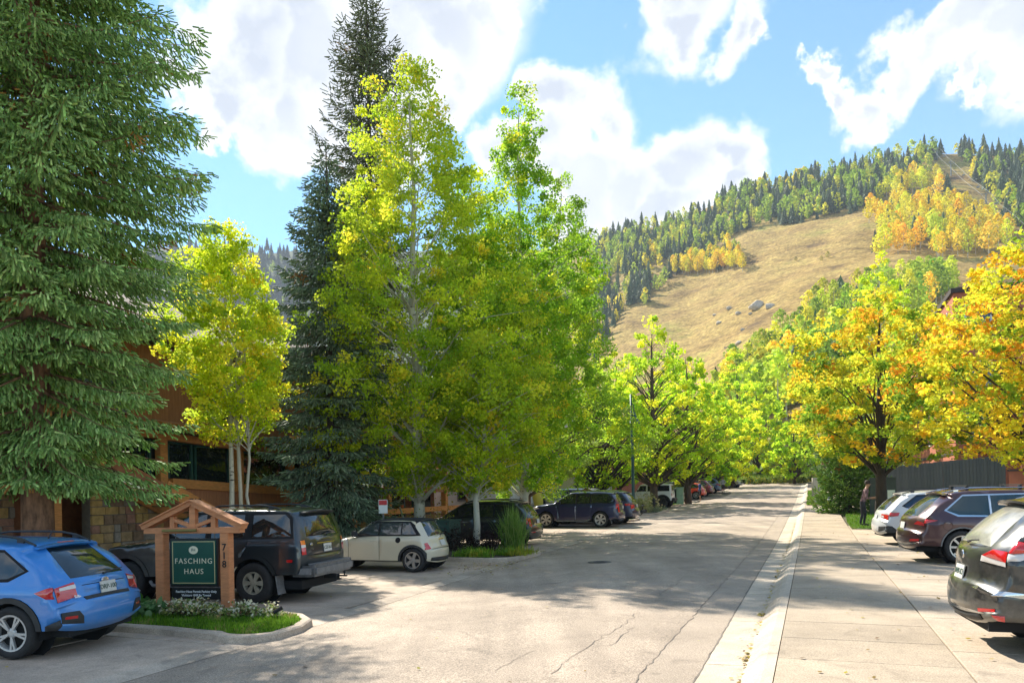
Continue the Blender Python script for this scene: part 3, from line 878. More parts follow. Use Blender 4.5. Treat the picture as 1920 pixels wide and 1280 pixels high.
def broadleaf(name, label, cat, base, height, profile, n_clump, per, leaf, cols, weights, seed, trunk_r=.12, bark=None, leafmat=None, stems=((0, 0),), lean=(0, 0),
              clump_r=.38, lobed=False, group=None, upbias=.3, limb_up=.55, hollow=.30, flat=.75, top_cols=None, ang=.25, droop=0.0, gain=1.7, limbs=110):
    """tapered trunk with limbs; crown of leaf clumps carried on twigs.
    profile: [(height fraction, radius m)...]; lean: offset of the top in metres"""
    r = np.random.default_rng(seed)
    root = empty(name, base); tag(root, label, cat, group)
    H = height
    hf = np.array([p[0] for p in profile]); hr = np.array([p[1] for p in profile])
    mb = MB()
    stem_paths = []
    for si, (sx, sy) in enumerate(stems):
        pts = []; rs = []
        hh = H * (1 - .08 * si)
        wob = r.normal(0, .05, (9, 2))
        for i in range(9):
            f = i / 8
            pts.append((sx * (1 - .3 * f) + lean[0] * f ** 1.3 + wob[i, 0] * (f > 0), sy * (1 - .3 * f) + lean[1] * f ** 1.3 + wob[i, 1] * (f > 0), hh * .95 * f - (.15 if i == 0 else 0)))
            rs.append(max(.012, trunk_r * (1.25 if i == 0 else 1) * (1 - f) ** .75 * (1 - .2 * si)))
        mb.tube(pts, rs, 10)
        stem_paths.append(np.array(pts))
    # clumps
    w = hr ** 1.4 + .02
    fs = []
    hs = np.linspace(hf[0], hf[-1], 200); pr = np.interp(hs, hf, hr) ** 1.5 + .03
    f = r.choice(hs, n_clump, p=pr / pr.sum()) + r.normal(0, .008, n_clump)
    f = np.clip(f, hf[0], hf[-1])
    R = np.interp(f, hf, hr)
    a = r.uniform(0, 2 * np.pi, n_clump)
    ph = r.uniform(0, 6.28, 6)
    R = R * (1 + ang * (np.sin(2 * a + ph[0] + 5 * f) * .5 + np.sin(3 * a + ph[1] - 9 * f) * .5 + np.sin(5 * a + ph[2] + 17 * f) * .35) + r.normal(0, .08, n_clump))
    q = hollow + (1 - hollow) * r.random(n_clump) ** .55
    ax = np.array([np.interp(f, np.linspace(0, .95, 9), stem_paths[0][:, k]) for k in (0, 1)]).T
    C = np.stack([ax[:, 0] + R * q * np.cos(a), ax[:, 1] + R * q * np.sin(a), f * H - droop * q * R], -1)
    # limbs to a share of the clumps
    step = max(1, n_clump // limbs)
    for i in range(0, n_clump, step):
        sp = stem_paths[r.integers(len(stem_paths))]
        c = C[i]; rr_ = R[i] * q[i]
        z0 = max(H * hf[0] * .75, c[2] - rr_ * limb_up - .1)
        z0 = min(z0, H * .9)
        p0 = np.array([np.interp(z0, sp[:, 2], sp[:, k]) for k in (0, 1, 2)])
        mid = (p0 * .45 + c * .55) + np.array([0, 0, .12 * rr_]) + r.normal(0, .05 * rr_ + .02, 3)
        m1 = p0 * .75 + mid * .25 + np.array([0, 0, .02])
        tr = trunk_r * max(.06, (1 - z0 / H)) * .34 * min(1, rr_ / 1.5 + .25)
        mb.tube([p0, m1, mid, c], [tr + .006, tr * .75 + .005, tr * .45 + .004, .004], 5, cap=False)
    mb.build('trunk', bark or M_BARK, root, smooth=True)
    # leaves
    N_ = n_clump * per
    ci = np.repeat(np.arange(n_clump), per)
    cr_ = clump_r * r.uniform(.45, 1.2, n_clump)
    d = r.normal(size=(N_, 3)); d = unit(d) * (r.random((N_, 1)) ** .5)
    d[:, 2] *= flat
    P = C[ci] + d * cr_[ci][:, None]
    P[:, 2] -= droop * .6 * np.abs(r.normal(0, .3, N_)) * cr_[ci]
    V, Fc = (leaf_lobed if lobed else leaf_quads)(P, leaf, r, upbias)
    # leaf colour runs in families: whole sprays turn together
    if top_cols is not None:
        pt = np.clip((f - hf[0]) / (hf[-1] - hf[0]) * top_cols[2] + top_cols[3] + r.normal(0, .18, n_clump), 0, 1)
        pick = r.random(n_clump) < pt
        cl = np.where(pick[:, None], mix_cols(r, n_clump, top_cols[0], top_cols[1]), mix_cols(r, n_clump, cols, weights))
    else:
        cl = mix_cols(r, n_clump, cols, weights)
    col = cl[ci] * r.uniform(.78, 1.22, (N_, 1))
    own = mix_cols(r, N_, cols, weights)
    sw = r.random(N_) < .14
    col[sw] = own[sw]
    col = np.clip(col * gain, 0, .92)
    k = Fc.shape[1]
    me = mesh_np('crown', V, Fc, col=np.repeat(col, k, 0))
    obj('crown', me, leafmat or L_ASPEN, root)
    return root

G1, G2, G3 = (.175, .255, .010), (.275, .35, .012), (.39, .44, .014)       # greens
Y1, Y2, O1 = (.56, .48, .024), (.66, .46, .02), (.52, .21, .012)          # yellows, orange
ASP_C, ASP_W = [G1, G2, G3, Y1, Y2], [.38, .38, .15, .06, .03]

def P3(px, Y, z=None):
    x, y = der(px, CY)
    X = x / F_PX * Y
    u, v = to_uv(X, Y)
    return Vector((X, Y, gz(u, v) if z is None else z))

# ---- spruces -------------------------------------------------------
def spruce(name, label, base, H, Rfun, seed, h0=.9, spacing=.34, per_whorl=6, twig=.20, step=.10, trunk_r=.32, cols=None, sparse=1.0, thick=.026, hang=.55, spikes=True, group='tall spruces beside the lodge', upturn=.12, bark=None, lvar=.72):
    r = np.random.default_rng(seed)
    root = empty(name, base); tag(root, label, 'spruce tree', group)
    mb = MB()
    mb.tube([(0, 0, -.3), (0, 0, .25), (0, 0, H * .3), (0.05, 0, H * .65), (0, .02, H * .99)], [trunk_r * 1.35, trunk_r, trunk_r * .75, trunk_r * .4, .02], 14)
    A = []; D = []; S = []; TT = []
    h = h0
    while h < H * .985:
        f = h / H
        L0 = Rfun(h)
        k = per_whorl if L0 > .8 else 4
        a0 = r.uniform(0, 6.28)
        for j in range(k):
            az = a0 + 6.283 * j / k + r.normal(0, .16)
            L = L0 * r.uniform(lvar, 1.12)
            if L < .18: continue
            pitch = .18 - .42 * (1 - f) + r.normal(0, .07)      # upper limbs rise, lower ones sag
            n = max(3, int(L / .16))
            t = np.linspace(0, 1, n)
            rx = L * t
            rz = L * (np.tan(pitch) * t - .22 * (1 - f * .6) * t ** 1.5 + upturn * t ** 4)
            dirx = np.array([math.cos(az), math.sin(az), 0]); side = np.array([-math.sin(az), math.cos(az), 0])
            Pm = dirx * rx[:, None] + np.array([0, 0, 1]) * (rz[:, None] + h)
            if L > .9:
                mb.tube([Pm[0], Pm[n // 3], Pm[2 * n // 3], Pm[-1]], [.018 + .010 * L, .014 + .006 * L, .010, .004], 4, cap=False)
            # twigs along the limb and along its side shoots
            for ti in np.arange(.10, 1.0, step * .95 / L / sparse):
                i = min(n - 2, int(ti * (n - 1)))
                p = Pm[i] + (Pm[i + 1] - Pm[i]) * (ti * (n - 1) - i)
                tang = unit(Pm[i + 1] - Pm[i])
                for sgn in (-1, 1):
                    l = (.16 + .40 * L * (1 - ti) ** .8 * min(1, ti * 2.6)) * r.uniform(.6, 1.2)
                    l = min(l, 1.15)
                    sd = unit(tang * .75 + side * sgn * r.uniform(.6, 1.1) + np.array([0, 0, -.12 + r.normal(0, .1)]))
                    m = max(1, int(l / (step * .95)))
                    for q in range(m):
                        g = (q + r.random() * .6) / m
                        pp = p + sd * l * g + np.array([0, 0, -.28 * l * g * g])
                        out = unit(sd * .8 + tang * .5 + r.normal(0, .32, 3) + np.array([0, 0, -hang * r.random() * 1.6]))
                        A.append(pp); D.append(out); S.append(twig * r.uniform(.65, 1.25)); TT.append(f)
                    A.append(p + sd * l); D.append(unit(sd + tang * .3 + r.normal(0, .15, 3))); S.append(twig * 1.05); TT.append(f)
                A.append(p + np.array([0, 0, -.03])); D.append(unit(tang * .3 + r.normal(0, .3, 3) + np.array([0, 0, -hang * 1.5]))); S.append(twig * r.uniform(.9, 1.7)); TT.append(f)
            A.append(Pm[-1]); D.append(unit(Pm[-1] - Pm[-2] + r.normal(0, .1, 3))); S.append(twig * 1.3); TT.append(f)
        h += spacing * r.uniform(.8, 1.2) * (1 if f < .8 else .7)
    A.append(np.array([0, 0, H * .97])); D.append(np.array([0, 0, 1.])); S.append(twig * 2.2); TT.append(1)
    mb.build('trunk', bark or M_SPRUCEBARK, root, smooth=True)
    A = np.array(A); D = np.array(D); S = np.array(S)
    n = len(A)
    t1 = unit(np.cross(D, r.normal(size=(n, 3)))); t2 = np.cross(D, t1)
    th = thick * r.uniform(.75, 1.3, n)[:, None]
    D2 = unit(D + np.array([0, 0, -.28 * hang]) + r.normal(0, .08, (n, 3)))
    tris3 = [(math.cos(q), math.sin(q)) for q in (0, 2.094, 4.189)]
    m1 = A + D * S[:, None] * .12; m2 = m1 + (D * .35 + D2 * .65) * S[:, None] * .88
    V = [m1 + (t1 * c_ + t2 * s_) * th * .75 for c_, s_ in tris3] + [m2 + (t1 * c_ + t2 * s_) * th * .8 for c_, s_ in tris3]
    F0 = [(0, 3, 4), (0, 4, 1), (1, 4, 5), (1, 5, 2), (2, 5, 3), (2, 3, 0)]
    kk = len(V)
    V = np.stack(V, 1).reshape(-1, 3)
    F0 = np.array(F0)
    Fc = (np.arange(n)[:, None, None] * kk + F0[None]).reshape(-1, 3)
    cols = cols or [(.030, .075, .040), (.045, .105, .055), (.065, .135, .075)]
    c = mix_cols(r, n, cols, [1] * len(cols), .25)
    vc = np.repeat(c[:, None, :], kk, 1)
    dead = (np.sin(A[:, 0] * 1.9 + 3) * np.sin(A[:, 1] * 2.3) * np.sin(A[:, 2] * 1.7 + 1) > .86) & (r.random(n) < .7)
    vc[dead] = np.array([.34, .16, .04])
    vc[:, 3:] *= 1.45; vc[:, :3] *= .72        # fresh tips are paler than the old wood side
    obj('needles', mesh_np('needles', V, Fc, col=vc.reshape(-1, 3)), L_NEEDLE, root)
    return root, n

def prof(pts):
    a = np.array(pts, float)
    return lambda h: float(np.interp(h, a[:, 0], a[:, 1]))

_, n_a = spruce('spruce_tree', 'huge green spruce towering over the blue car, its reddish trunk bare at the foot', P3(70, 16.6), 24.0,
       prof([(0, 2.2), (1.7, 2.55), (3, 2.65), (5, 2.8), (7, 3.2), (8.8, 3.75), (11, 3.5), (14, 3.0), (24, .1)]), 21, h0=2.85, spacing=.40, per_whorl=8, twig=.165, step=.118, trunk_r=.33,
       cols=[(.16, .265, .065), (.235, .36, .095), (.35, .48, .15)], hang=1.15, thick=.022)
_, n_b = spruce('spruce_tree', 'dark blue-green spruce with wide low boughs beside the cream hatchback', P3(622, 27.5), 14.6,
       prof([(0, 2.3), (2, 2.6), (4, 2.1), (7, 2.0), (10, 1.5), (14.6, .05)]), 22, h0=1.2, spacing=.36, per_whorl=7, twig=.20, step=.125, trunk_r=.17,
       cols=[(.115, .165, .095), (.165, .22, .13), (.22, .28, .17)], thick=.026, spikes=False, bark=M_BARK)
_, n_c = spruce('spruce_tree', 'tallest dark spruce rising behind the aspens, top out of the picture', P3(702, 33), 24.5,
       prof([(0, 2.9), (6, 2.7), (12, 2.3), (17, 2.05), (21, 1.3), (24.5, .1)]), 23, h0=4, spacing=.50, per_whorl=6, twig=.24, step=.14, trunk_r=.24,
       cols=[(.11, .125, .055), (.15, .165, .075), (.17, .19, .10)], thick=.025, spikes=False, upturn=.42, bark=M_BARK, lvar=.30)
print('spruce twigs', n_a, n_b, n_c, round(time.time() - T0, 1))

# ---- aspens on the left -------------------------------------------
broadleaf('aspen_tree', 'slender yellow-green aspen with three pale stems rising behind the black off-roader', 'aspen tree', P3(447, 22.5), 10.4,
          [(.36, .5), (.42, 1.35), (.5, 1.8), (.6, 1.85), (.78, 1.35), (.92, .6), (1.0, .1)], 420, 95, .09, [G2, G3, (.26, .34, .02), Y1, Y2], [.2, .32, .28, .15, .05], 31, trunk_r=.085, bark=M_ASPENBARK,
          stems=((-.22, 0), (.08, .1), (.42, -.05)), clump_r=.36, lean=(-.15, 0), ang=.35)
broadleaf('aspen_tree', 'tallest aspen with a stout white trunk behind the cream hatchback', 'aspen tree', P3(786, 27.5), 17.9,
          [(.12, 1.4), (.2, 3.3), (.34, 4.0), (.5, 3.75), (.66, 3.0), (.8, 2.1), (.92, .95), (1, .2)], 900, 108, .100, ASP_C, ASP_W, 32, trunk_r=.20, bark=M_ASPENBARK,
          clump_r=.50, lean=(-.1, 0), ang=.42, top_cols=([G3, (.30, .36, .016), Y1], [.36, .40, .24], .8, -.02))
broadleaf('aspen_tree', 'leaning aspen growing from the kerbed island with tall grass', 'aspen tree', P3(889, 26.2), 7.6,
          [(.27, .7), (.40, 1.7), (.6, 2.0), (.8, 1.6), (1, .3)], 280, 95, .10, [G1, G2, G3, Y1, Y2], [.36, .36, .12, .11, .05], 33, trunk_r=.125, bark=M_ASPENBARK, lean=(.75, .3), clump_r=.42)
broadleaf('aspen_tree', 'aspen with a pointed top and white upper stem in the middle of the group', 'aspen tree', P3(978, 31), 18.6,
          [(.12, 1.6), (.3, 2.7), (.55, 2.4), (.72, 1.5), (.84, .95), (.93, .8), (.985, .35)], 760, 100, .10, [(.12, .23, .01), (.19, .31, .012), G3, Y1], [.42, .40, .13, .05], 34, trunk_r=.17, bark=M_ASPENBARK, clump_r=.46, lean=(.15, 0), ang=.42)
broadleaf('aspen_tree', 'second broad aspen between the tallest and the pointed one', 'aspen tree', P3(880, 29.5), 15.2,
          [(.14, 1.6), (.3, 2.6), (.6, 2.2), (.82, .95), (1, .2)], 520, 100, .10, [(.12, .23, .01), (.19, .31, .012), G3, Y1, Y2], [.36, .38, .16, .07, .03], 35, trunk_r=.15, bark=M_ASPENBARK, clump_r=.48, lean=(.3, 0), ang=.45)
broadleaf('willow_tree', 'fine-leaved willow with drooping sprays beside the black wagon', 'willow tree', P3(984, 36), 16.6,
          [(.13, 1.2), (.22, 2.5), (.35, 3.4), (.55, 3.3), (.75, 2.5), (.9, 1.5), (1, .3)], 760, 108, .10, [(.12, .22, .012), (.19, .30, .016), (.16, .22, .04), G3], [.32, .38, .2, .10], 36, trunk_r=.19, bark=M_BARK, clump_r=.55, lean=(2.0, 0), ang=.5, droop=.35, upbias=0)
broadleaf('aspen_tree', 'thin young aspen with an orange ribbon on its stem', 'aspen tree', P3(752, 30), 4.6, [(.42, .3), (.6, .7), (.85, .6), (1, .2)], 40, 70, .07, [G3, Y1, Y2], [.4, .4, .2], 37, trunk_r=.05, bark=M_ASPENBARK, lean=(.12, 0), clump_r=.28)
rb = MB(); rb.lathe([(.062, -.05), (.066, 0), (.062, .05)], 10)
tag(rb.build('ribbon', mat('orange_ribbon', (.8, .16, .03), .5), None, P3(753, 30) + Vector((0, 0, 1.55))), 'orange marking ribbon tied round the thin young aspen', 'ribbon')

# ---- street trees further up on the left ---------------------------
LG = [(.19, .31, .012), (.31, .42, .015), (.45, .50, .018), (.60, .53, .02)]
specs = [  # px, Y, height, max radius, weights, crown start
    (1122, 53, 10.4, 3.2, [.3, .4, .22, .08], .24, 'broad green tree with a forked dark trunk behind the street lamp', .24, M_DARKBARK),
    (1226, 55, 13.6, 3.3, [.3, .4, .22, .08], .22, 'tall lime-green tree above the white box-shaped off-roader', .28, M_BARK),
    (1290, 63, 12.6, 2.9, [.25, .4, .25, .10], .2, 'green tree above the row of far parked cars', .25, M_BARK),
    (1160, 62, 12.5, 2.8, [.12, .3, .33, .25], .2, 'yellowish tree glowing behind the street lamp', .22, M_BARK),
    (1330, 84, 11.5, 3.6, [.4, .4, .15, .05], .12, 'dense green tree behind the far blue car', .24, M_BARK),
    (1372, 96, 11.0, 3.4, [.12, .3, .33, .25], .12, 'yellow-green tree above the two silver cars', .2, M_BARK),
    (1422, 118, 15.5, 4.0, [.2, .4, .3, .10], .10, 'lime-green tree above the grassy bank at the top of the street', .24, M_BARK),
    (1462, 112, 9.0, 2.6, [.05, .2, .35, .4], .15, 'bright yellow small tree on the grassy bank', .13, M_ASPENBARK),
    (1490, 100, 8.6, 3.0, [.35, .4, .2, .05], .14, 'green tree behind the boulder at the end of the street', .2, M_BARK),
    (1385, 140, 19, 4.6, [.2, .4, .3, .10], .12, 'tall light green tree at the foot of the slope', .24, M_BARK),
    (1345, 120, 15, 4.2, [.1, .3, .35, .25], .12, 'golden-green tree at the foot of the meadow', .22, M_BARK),
    (1262, 80, 14.0, 3.4, [.25, .4, .25, .10], .15, 'light green tree rising behind the brick house', .24, M_BARK),
]
for i, (px, Y, H, Rm, w, c0, lab, tr, bk) in enumerate(specs):
    b = P3(px, Y)
    if Y > 105: b.z = float(hill_z(CX + der(px, CY)[0], Y)) - .1
    far = Y / 47
    broadleaf('street_tree', lab, 'tree', b, H, [(c0 * .7, .5 * Rm), (c0 + .08, 1.0 * Rm), (.5, 1.2 * Rm), (.72, .95 * Rm), (.9, .5 * Rm), (1, .08 * Rm)], int(205 / far ** .25), int(66), .175 * far ** .75, LG, w, 50 + i,
              trunk_r=tr, bark=bk, clump_r=.17 * Rm, group='deciduous trees along the far street', ang=.4, limb_up=.8)

# ---- maples on the right --------------------------------------------
MP = [(.12, .24, .016), (.23, .34, .02), (.45, .46, .022), (.66, .52, .022), (.70, .44, .018), (.64, .28, .014)]
broadleaf('maple_tree', 'round maple turning gold, green low down, trunk behind the white wagon', 'maple tree', P3(1652, 33.5), 9.9,
          [(.26, 1.6), (.33, 3.4), (.45, 4.3), (.6, 4.2), (.75, 3.3), (.9, 1.9), (1, .4)], 580, 62, .165, MP, [.34, .36, .20, .08, .02, .0], 71, trunk_r=.25, bark=M_DARKBARK, leafmat=L_MAPLE, clump_r=.50, lobed=True, upbias=1.1, flat=.62, limb_up=.9, ang=.35,
          top_cols=(MP[1:], [.14, .30, .28, .18, .10], 1.25, .12), hollow=.2, gain=1.32, limbs=48)
broadleaf('maple_tree', 'nearer orange-gold maple reaching in over the parked cars', 'maple tree', P3(1990, 25.5), 10.6,
          [(.2, 1.4), (.3, 3.2), (.45, 4.4), (.62, 4.4), (.8, 3.2), (.93, 1.6), (1, .4)], 580, 62, .16, MP, [.16, .26, .28, .18, .09, .03], 72, trunk_r=.26, bark=M_DARKBARK, leafmat=L_MAPLE, clump_r=.50, lobed=True, upbias=1.1, flat=.62, limb_up=.9, ang=.35,
          top_cols=(MP[2:], [.25, .34, .25, .16], .9, .1), hollow=.2, gain=1.35, limbs=48)
# aspens and pines behind the maples
for i, (px, Y, H, Rm, w, lab) in enumerate([(1655, 66, 20.5, 3.2, [.05, .3, .45, .2], 'tall bright lime aspen behind the golden maple'), (1700, 74, 19.5, 3.0, [.1, .3, .4, .2], 'second lime aspen behind the golden maple'), (1605, 72, 14, 2.6, [.15, .35, .35, .15], 'shorter yellow-green aspen beside the pine')]):
    broadleaf('aspen_tree', lab, 'aspen tree', P3(px, Y), H, [(.2, .4 * Rm), (.4, .9 * Rm), (.65, Rm), (.85, .6 * Rm), (1, .1 * Rm)], 200, 70, .19, LG, w, 80 + i, trunk_r=.2, bark=M_ASPENBARK, clump_r=.55, ang=.35)
spruce('pine_tree', 'dark green pine standing between the lime aspens', P3(1585, 62), 13.4, prof([(0, 2.0), (4, 1.9), (8, 1.3), (13.4, .1)]), 91, h0=1.5, spacing=.75, per_whorl=5, twig=.42, step=.34, trunk_r=.16,
       cols=[(.07, .15, .04), (.10, .2, .05), (.15, .26, .06)], thick=.06, spikes=False, group='conifers by the right-hand walk', upturn=.35, bark=M_BARK)
spruce('pine_tree', 'low bushy pine leaning over the walk beside the man', P3(1592, 41.5), 3.5, prof([(0, 1.7), (1.6, 1.9), (2.6, 1.4), (3.5, .4)]), 92, h0=.35, spacing=.28, per_whorl=6, twig=.22, step=.13, trunk_r=.12,
       cols=[(.09, .18, .03), (.14, .25, .04), (.2, .3, .05)], thick=.035, spikes=False, group='conifers by the right-hand walk', upturn=.6, hang=.1, bark=M_BARK)
print('near trees', round(time.time() - T0, 1))

# ---- far hillside forest --------------------------------------------
def conifer_template(seed):
    r = np.random.default_rng(seed)
    V = []; Fc = []; M = []
    nl = 8; wd = r.uniform(.15, .27); pw = r.uniform(.55, .95)
    for i in range(nl):
        f = i / nl
        zb = .07 + .86 * f; zt = min(1.0, zb + .24 * (1 - f * .35))
        R = wd * (1 - f) ** pw + .012
        k = 6
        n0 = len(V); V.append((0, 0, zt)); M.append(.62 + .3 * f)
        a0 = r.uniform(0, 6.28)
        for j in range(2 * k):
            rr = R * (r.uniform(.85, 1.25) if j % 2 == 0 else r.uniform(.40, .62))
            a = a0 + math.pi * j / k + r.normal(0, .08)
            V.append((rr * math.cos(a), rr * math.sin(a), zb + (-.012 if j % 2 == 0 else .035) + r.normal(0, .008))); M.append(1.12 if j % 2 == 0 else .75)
        for j in range(2 * k): Fc.append((n0, n0 + 1 + j, n0 + 1 + (j + 1) % (2 * k)))
    return np.array(V), np.array(Fc), np.array(M)

def aspen_template(seed, n=95, ls=.115):
    r = np.random.default_rng(seed)
    f = r.uniform(.22, 1, n)
    R = np.interp(f, [.2, .35, .6, .85, 1], [.08, .19, .22, .14, .03])
    a = r.uniform(0, 6.28, n); q = r.uniform(.45, 1.05, n)
    bump = 1 + .25 * np.sin(3 * a + 9 * f)
    C = np.stack([R * q * bump * np.cos(a), R * q * bump * np.sin(a), f], -1)
    V, Fc = leaf_quads(C, np.full(n, ls), r, .2)
    M = np.repeat(r.uniform(.7, 1.3, n), 4)
    return V, Fc, M
CT_ = [conifer_template(s) for s in range(7)]
ATH_ = [aspen_template(40 + s, 300, .072) for s in range(7)]
AT_ = [aspen_template(s) for s in range(6)]

def trunk_mesh(name, rr):
    mb = MB(); mb.tube([(0, 0, -.05), (.004, 0, .3), (0, .003, .8)], [rr, rr * .8, rr * .25], 5, cap=False)
    me = mb.mesh(name); return me
me_ct = trunk_mesh('trunk', .018); me_ct.materials.append(M_BARK)
me_at = trunk_mesh('trunk', .014); me_at.materials.append(M_ASPENBARK)
me_cc = []; me_ac = []
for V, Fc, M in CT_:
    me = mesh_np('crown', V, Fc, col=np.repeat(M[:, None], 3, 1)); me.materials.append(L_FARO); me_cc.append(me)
for V, Fc, M in ATH_:
    me = mesh_np('crown', V, Fc, col=np.repeat(M[:, None], 3, 1)); me.materials.append(L_FARO); me_ac.append(me)

def in_poly(x, y, poly):
    c = False; n = len(poly)
    for i in range(n):
        x1, y1 = poly[i]; x2, y2 = poly[(i + 1) % n]
        if (y1 > y) != (y2 > y) and x < (x2 - x1) * (y - y1) / (y2 - y1) + x1: c = not c
    return c

def samp(poly, n, r, mind=0):
    xs = [p[0] for p in poly]; ys = [p[1] for p in poly]; out = []
    tries = 0
    while len(out) < n and tries < n * 60:
        tries += 1
        x = r.uniform(min(xs), max(xs)); y = r.uniform(min(ys), max(ys))
        if not in_poly(x, y, poly): continue
        if mind and any(abs(x - a) < mind and abs(y - b) < mind * .5 for a, b in out): continue
        out.append((x, y))
    return out

CON_C = [(.09, .14, .07), (.12, .17, .085), (.15, .21, .10), (.12, .155, .09)]
ASP_Y = [(.82, .68, .03), (.80, .60, .03), (.70, .66, .05), (.88, .74, .06)]
ASP_G = [(.34, .48, .04), (.44, .54, .05), (.28, .40, .04), (.56, .58, .05)]
FOREST_V = []; FOREST_F = []; FOREST_C = []; fbase = 0
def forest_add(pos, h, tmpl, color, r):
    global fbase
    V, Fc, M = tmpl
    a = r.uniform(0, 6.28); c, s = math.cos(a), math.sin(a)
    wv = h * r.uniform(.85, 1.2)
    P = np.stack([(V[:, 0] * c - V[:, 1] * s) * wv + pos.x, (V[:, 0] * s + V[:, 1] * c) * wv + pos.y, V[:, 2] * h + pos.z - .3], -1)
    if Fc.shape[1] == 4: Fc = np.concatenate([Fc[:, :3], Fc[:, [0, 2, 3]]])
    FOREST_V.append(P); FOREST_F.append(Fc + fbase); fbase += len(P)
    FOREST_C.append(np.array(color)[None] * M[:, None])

def hill_tree(pos, h, kind, color, label, cat, group, r):
    root = empty('conifer_tree' if kind == 'c' else 'aspen_tree', pos, r.uniform(0, 6.28))
    w = h * r.uniform(.85, 1.25)
    root.scale = (w, w, h)
    tag(root, label, cat, group)
    obj('trunk', me_ct if kind == 'c' else me_at, None, root)
    cr = obj('crown', r.choice(me_cc) if kind == 'c' else r.choice(me_ac), None, root)
    cr.color = (*[x * r.uniform(.85, 1.15) for x in color], 1)

fr = random.Random(77)
def plant(poly, n, pc, hc, ha, acols, label=None, cgroup=None, clabel=None, mind=0, ccols=CON_C):
    pts = samp(poly, n, fr, mind)
    pts.sort(key=lambda p: p[1])
    for x, y in pts:
        p = hill_hit(x, y)
        if p is None: continue
        if fr.random() < pc:
            h = fr.uniform(*hc); col = fr.choice(ccols)
            if clabel: hill_tree(p, h, 'c', col, clabel, 'conifer tree', cgroup + ' conifers', fr)
            else: forest_add(p, h, fr.choice(CT_), col, fr)
        else:
            h = fr.uniform(*ha); col = fr.choice(acols)
            if label: hill_tree(p, h, 'a', col, label, 'aspen tree', cgroup, fr)
            else: forest_add(p, h, fr.choice(AT_), col, fr)
UP = [(1085, 470), (1120, 448), (1180, 428), (1300, 404), (1400, 362), (1500, 337), (1610, 306), (1700, 291), (1770, 286), (1745, 320), (1700, 345), (1640, 385), (1600, 395), (1520, 414), (1430, 428), (1390, 440), (1330, 470), (1230, 500), (1150, 520), (1100, 520)]
plant(UP, 1050, .46, (7, 20), (9, 16), ASP_G + ASP_G + [ASP_Y[2]])
plant([(1390, 345), (1530, 330), (1540, 355), (1470, 385), (1400, 380)], 60, .2, (12, 18), (11, 16), ASP_G + ASP_Y)
plant([(1790, 288), (1925, 290), (2050, 292), (2050, 470), (1930, 470), (1900, 430), (1850, 370)], 330, .6, (10, 22), (10, 16), ASP_G + [ASP_Y[0], ASP_Y[2]])
plant([(1100, 500), (1200, 470), (1300, 455), (1390, 470), (1395, 490), (1280, 520), (1240, 540), (1200, 590), (1155, 620), (1120, 690), (1090, 690)], 260, .55, (11, 18), (9, 14), ASP_Y + ASP_G)
plant([(1262, 512), (1330, 498), (1392, 486), (1396, 500), (1330, 512), (1262, 528)], 48, .05, (9, 13), (11, 15), [ASP_Y[0], ASP_Y[1], ASP_Y[3]], 'golden aspen at the edge of the grove on the left of the meadow', 'golden grove left of the meadow', 'dark conifer among the golden grove left of the meadow', 4)
plant([(1625, 400), (1690, 345), (1760, 335), (1800, 400), (1880, 440), (1900, 480), (1800, 485), (1640, 478), (1628, 450)], 135, .17, (10, 17), (12, 17), [ASP_Y[0], ASP_Y[1], ASP_Y[3], ASP_Y[2]], 'golden aspen in the bright grove below the lift line', 'golden grove below the lift line', 'dark conifer among the golden aspens below the lift line', 6)
plant([(1345, 735), (1400, 700), (1480, 645), (1560, 600), (1650, 560), (1760, 535), (1800, 560), (1640, 680), (1560, 720), (1480, 800), (1340, 830)], 175, .12, (11, 16), (11, 15.5), ASP_G + ASP_G + [ASP_Y[2], ASP_Y[3]], 'lime-green aspen on the lower slope beside the meadow', 'aspens on the lower slope', 'dark conifer on the lower slope beside the meadow', 9)
# the wooded hill far behind the lodge
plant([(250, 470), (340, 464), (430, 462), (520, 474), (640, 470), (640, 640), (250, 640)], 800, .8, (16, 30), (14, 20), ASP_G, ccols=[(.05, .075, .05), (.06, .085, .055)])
plant([(900, 466), (1080, 464), (1085, 600), (900, 600)], 60, .8, (16, 30), (14, 20), ASP_G)
fo = obj('forest', mesh_np('forest', np.concatenate(FOREST_V), np.concatenate(FOREST_F), col=np.concatenate(FOREST_C)), L_FAR)
tag(fo, 'mixed forest of conifers and aspens covering the mountain', 'forest', kind='stuff')
print('forest tris', sum(len(f) for f in FOREST_F), round(time.time() - T0, 1))

# lone bushes and boulders on the meadow
for i, (px, py, s, col) in enumerate([(1552, 476, 4.5, (.40, .36, .06)), (1492, 478, 3.2, (.28, .24, .06)), (1540, 480, 3.4, (.34, .30, .06))]):
    p = hill_hit(px, py)
    rt = empty('meadow_bush', p, i); rt.scale = (s * 1.6, s * 1.6, s); tag(rt, ['largest pale bush alone on the meadow', 'smaller dull bush on the meadow track', 'pale bush touching the largest one on the meadow'][i], 'bush')
    c = obj('foliage', me_ac[i], None, rt); c.color = (*col, 1)

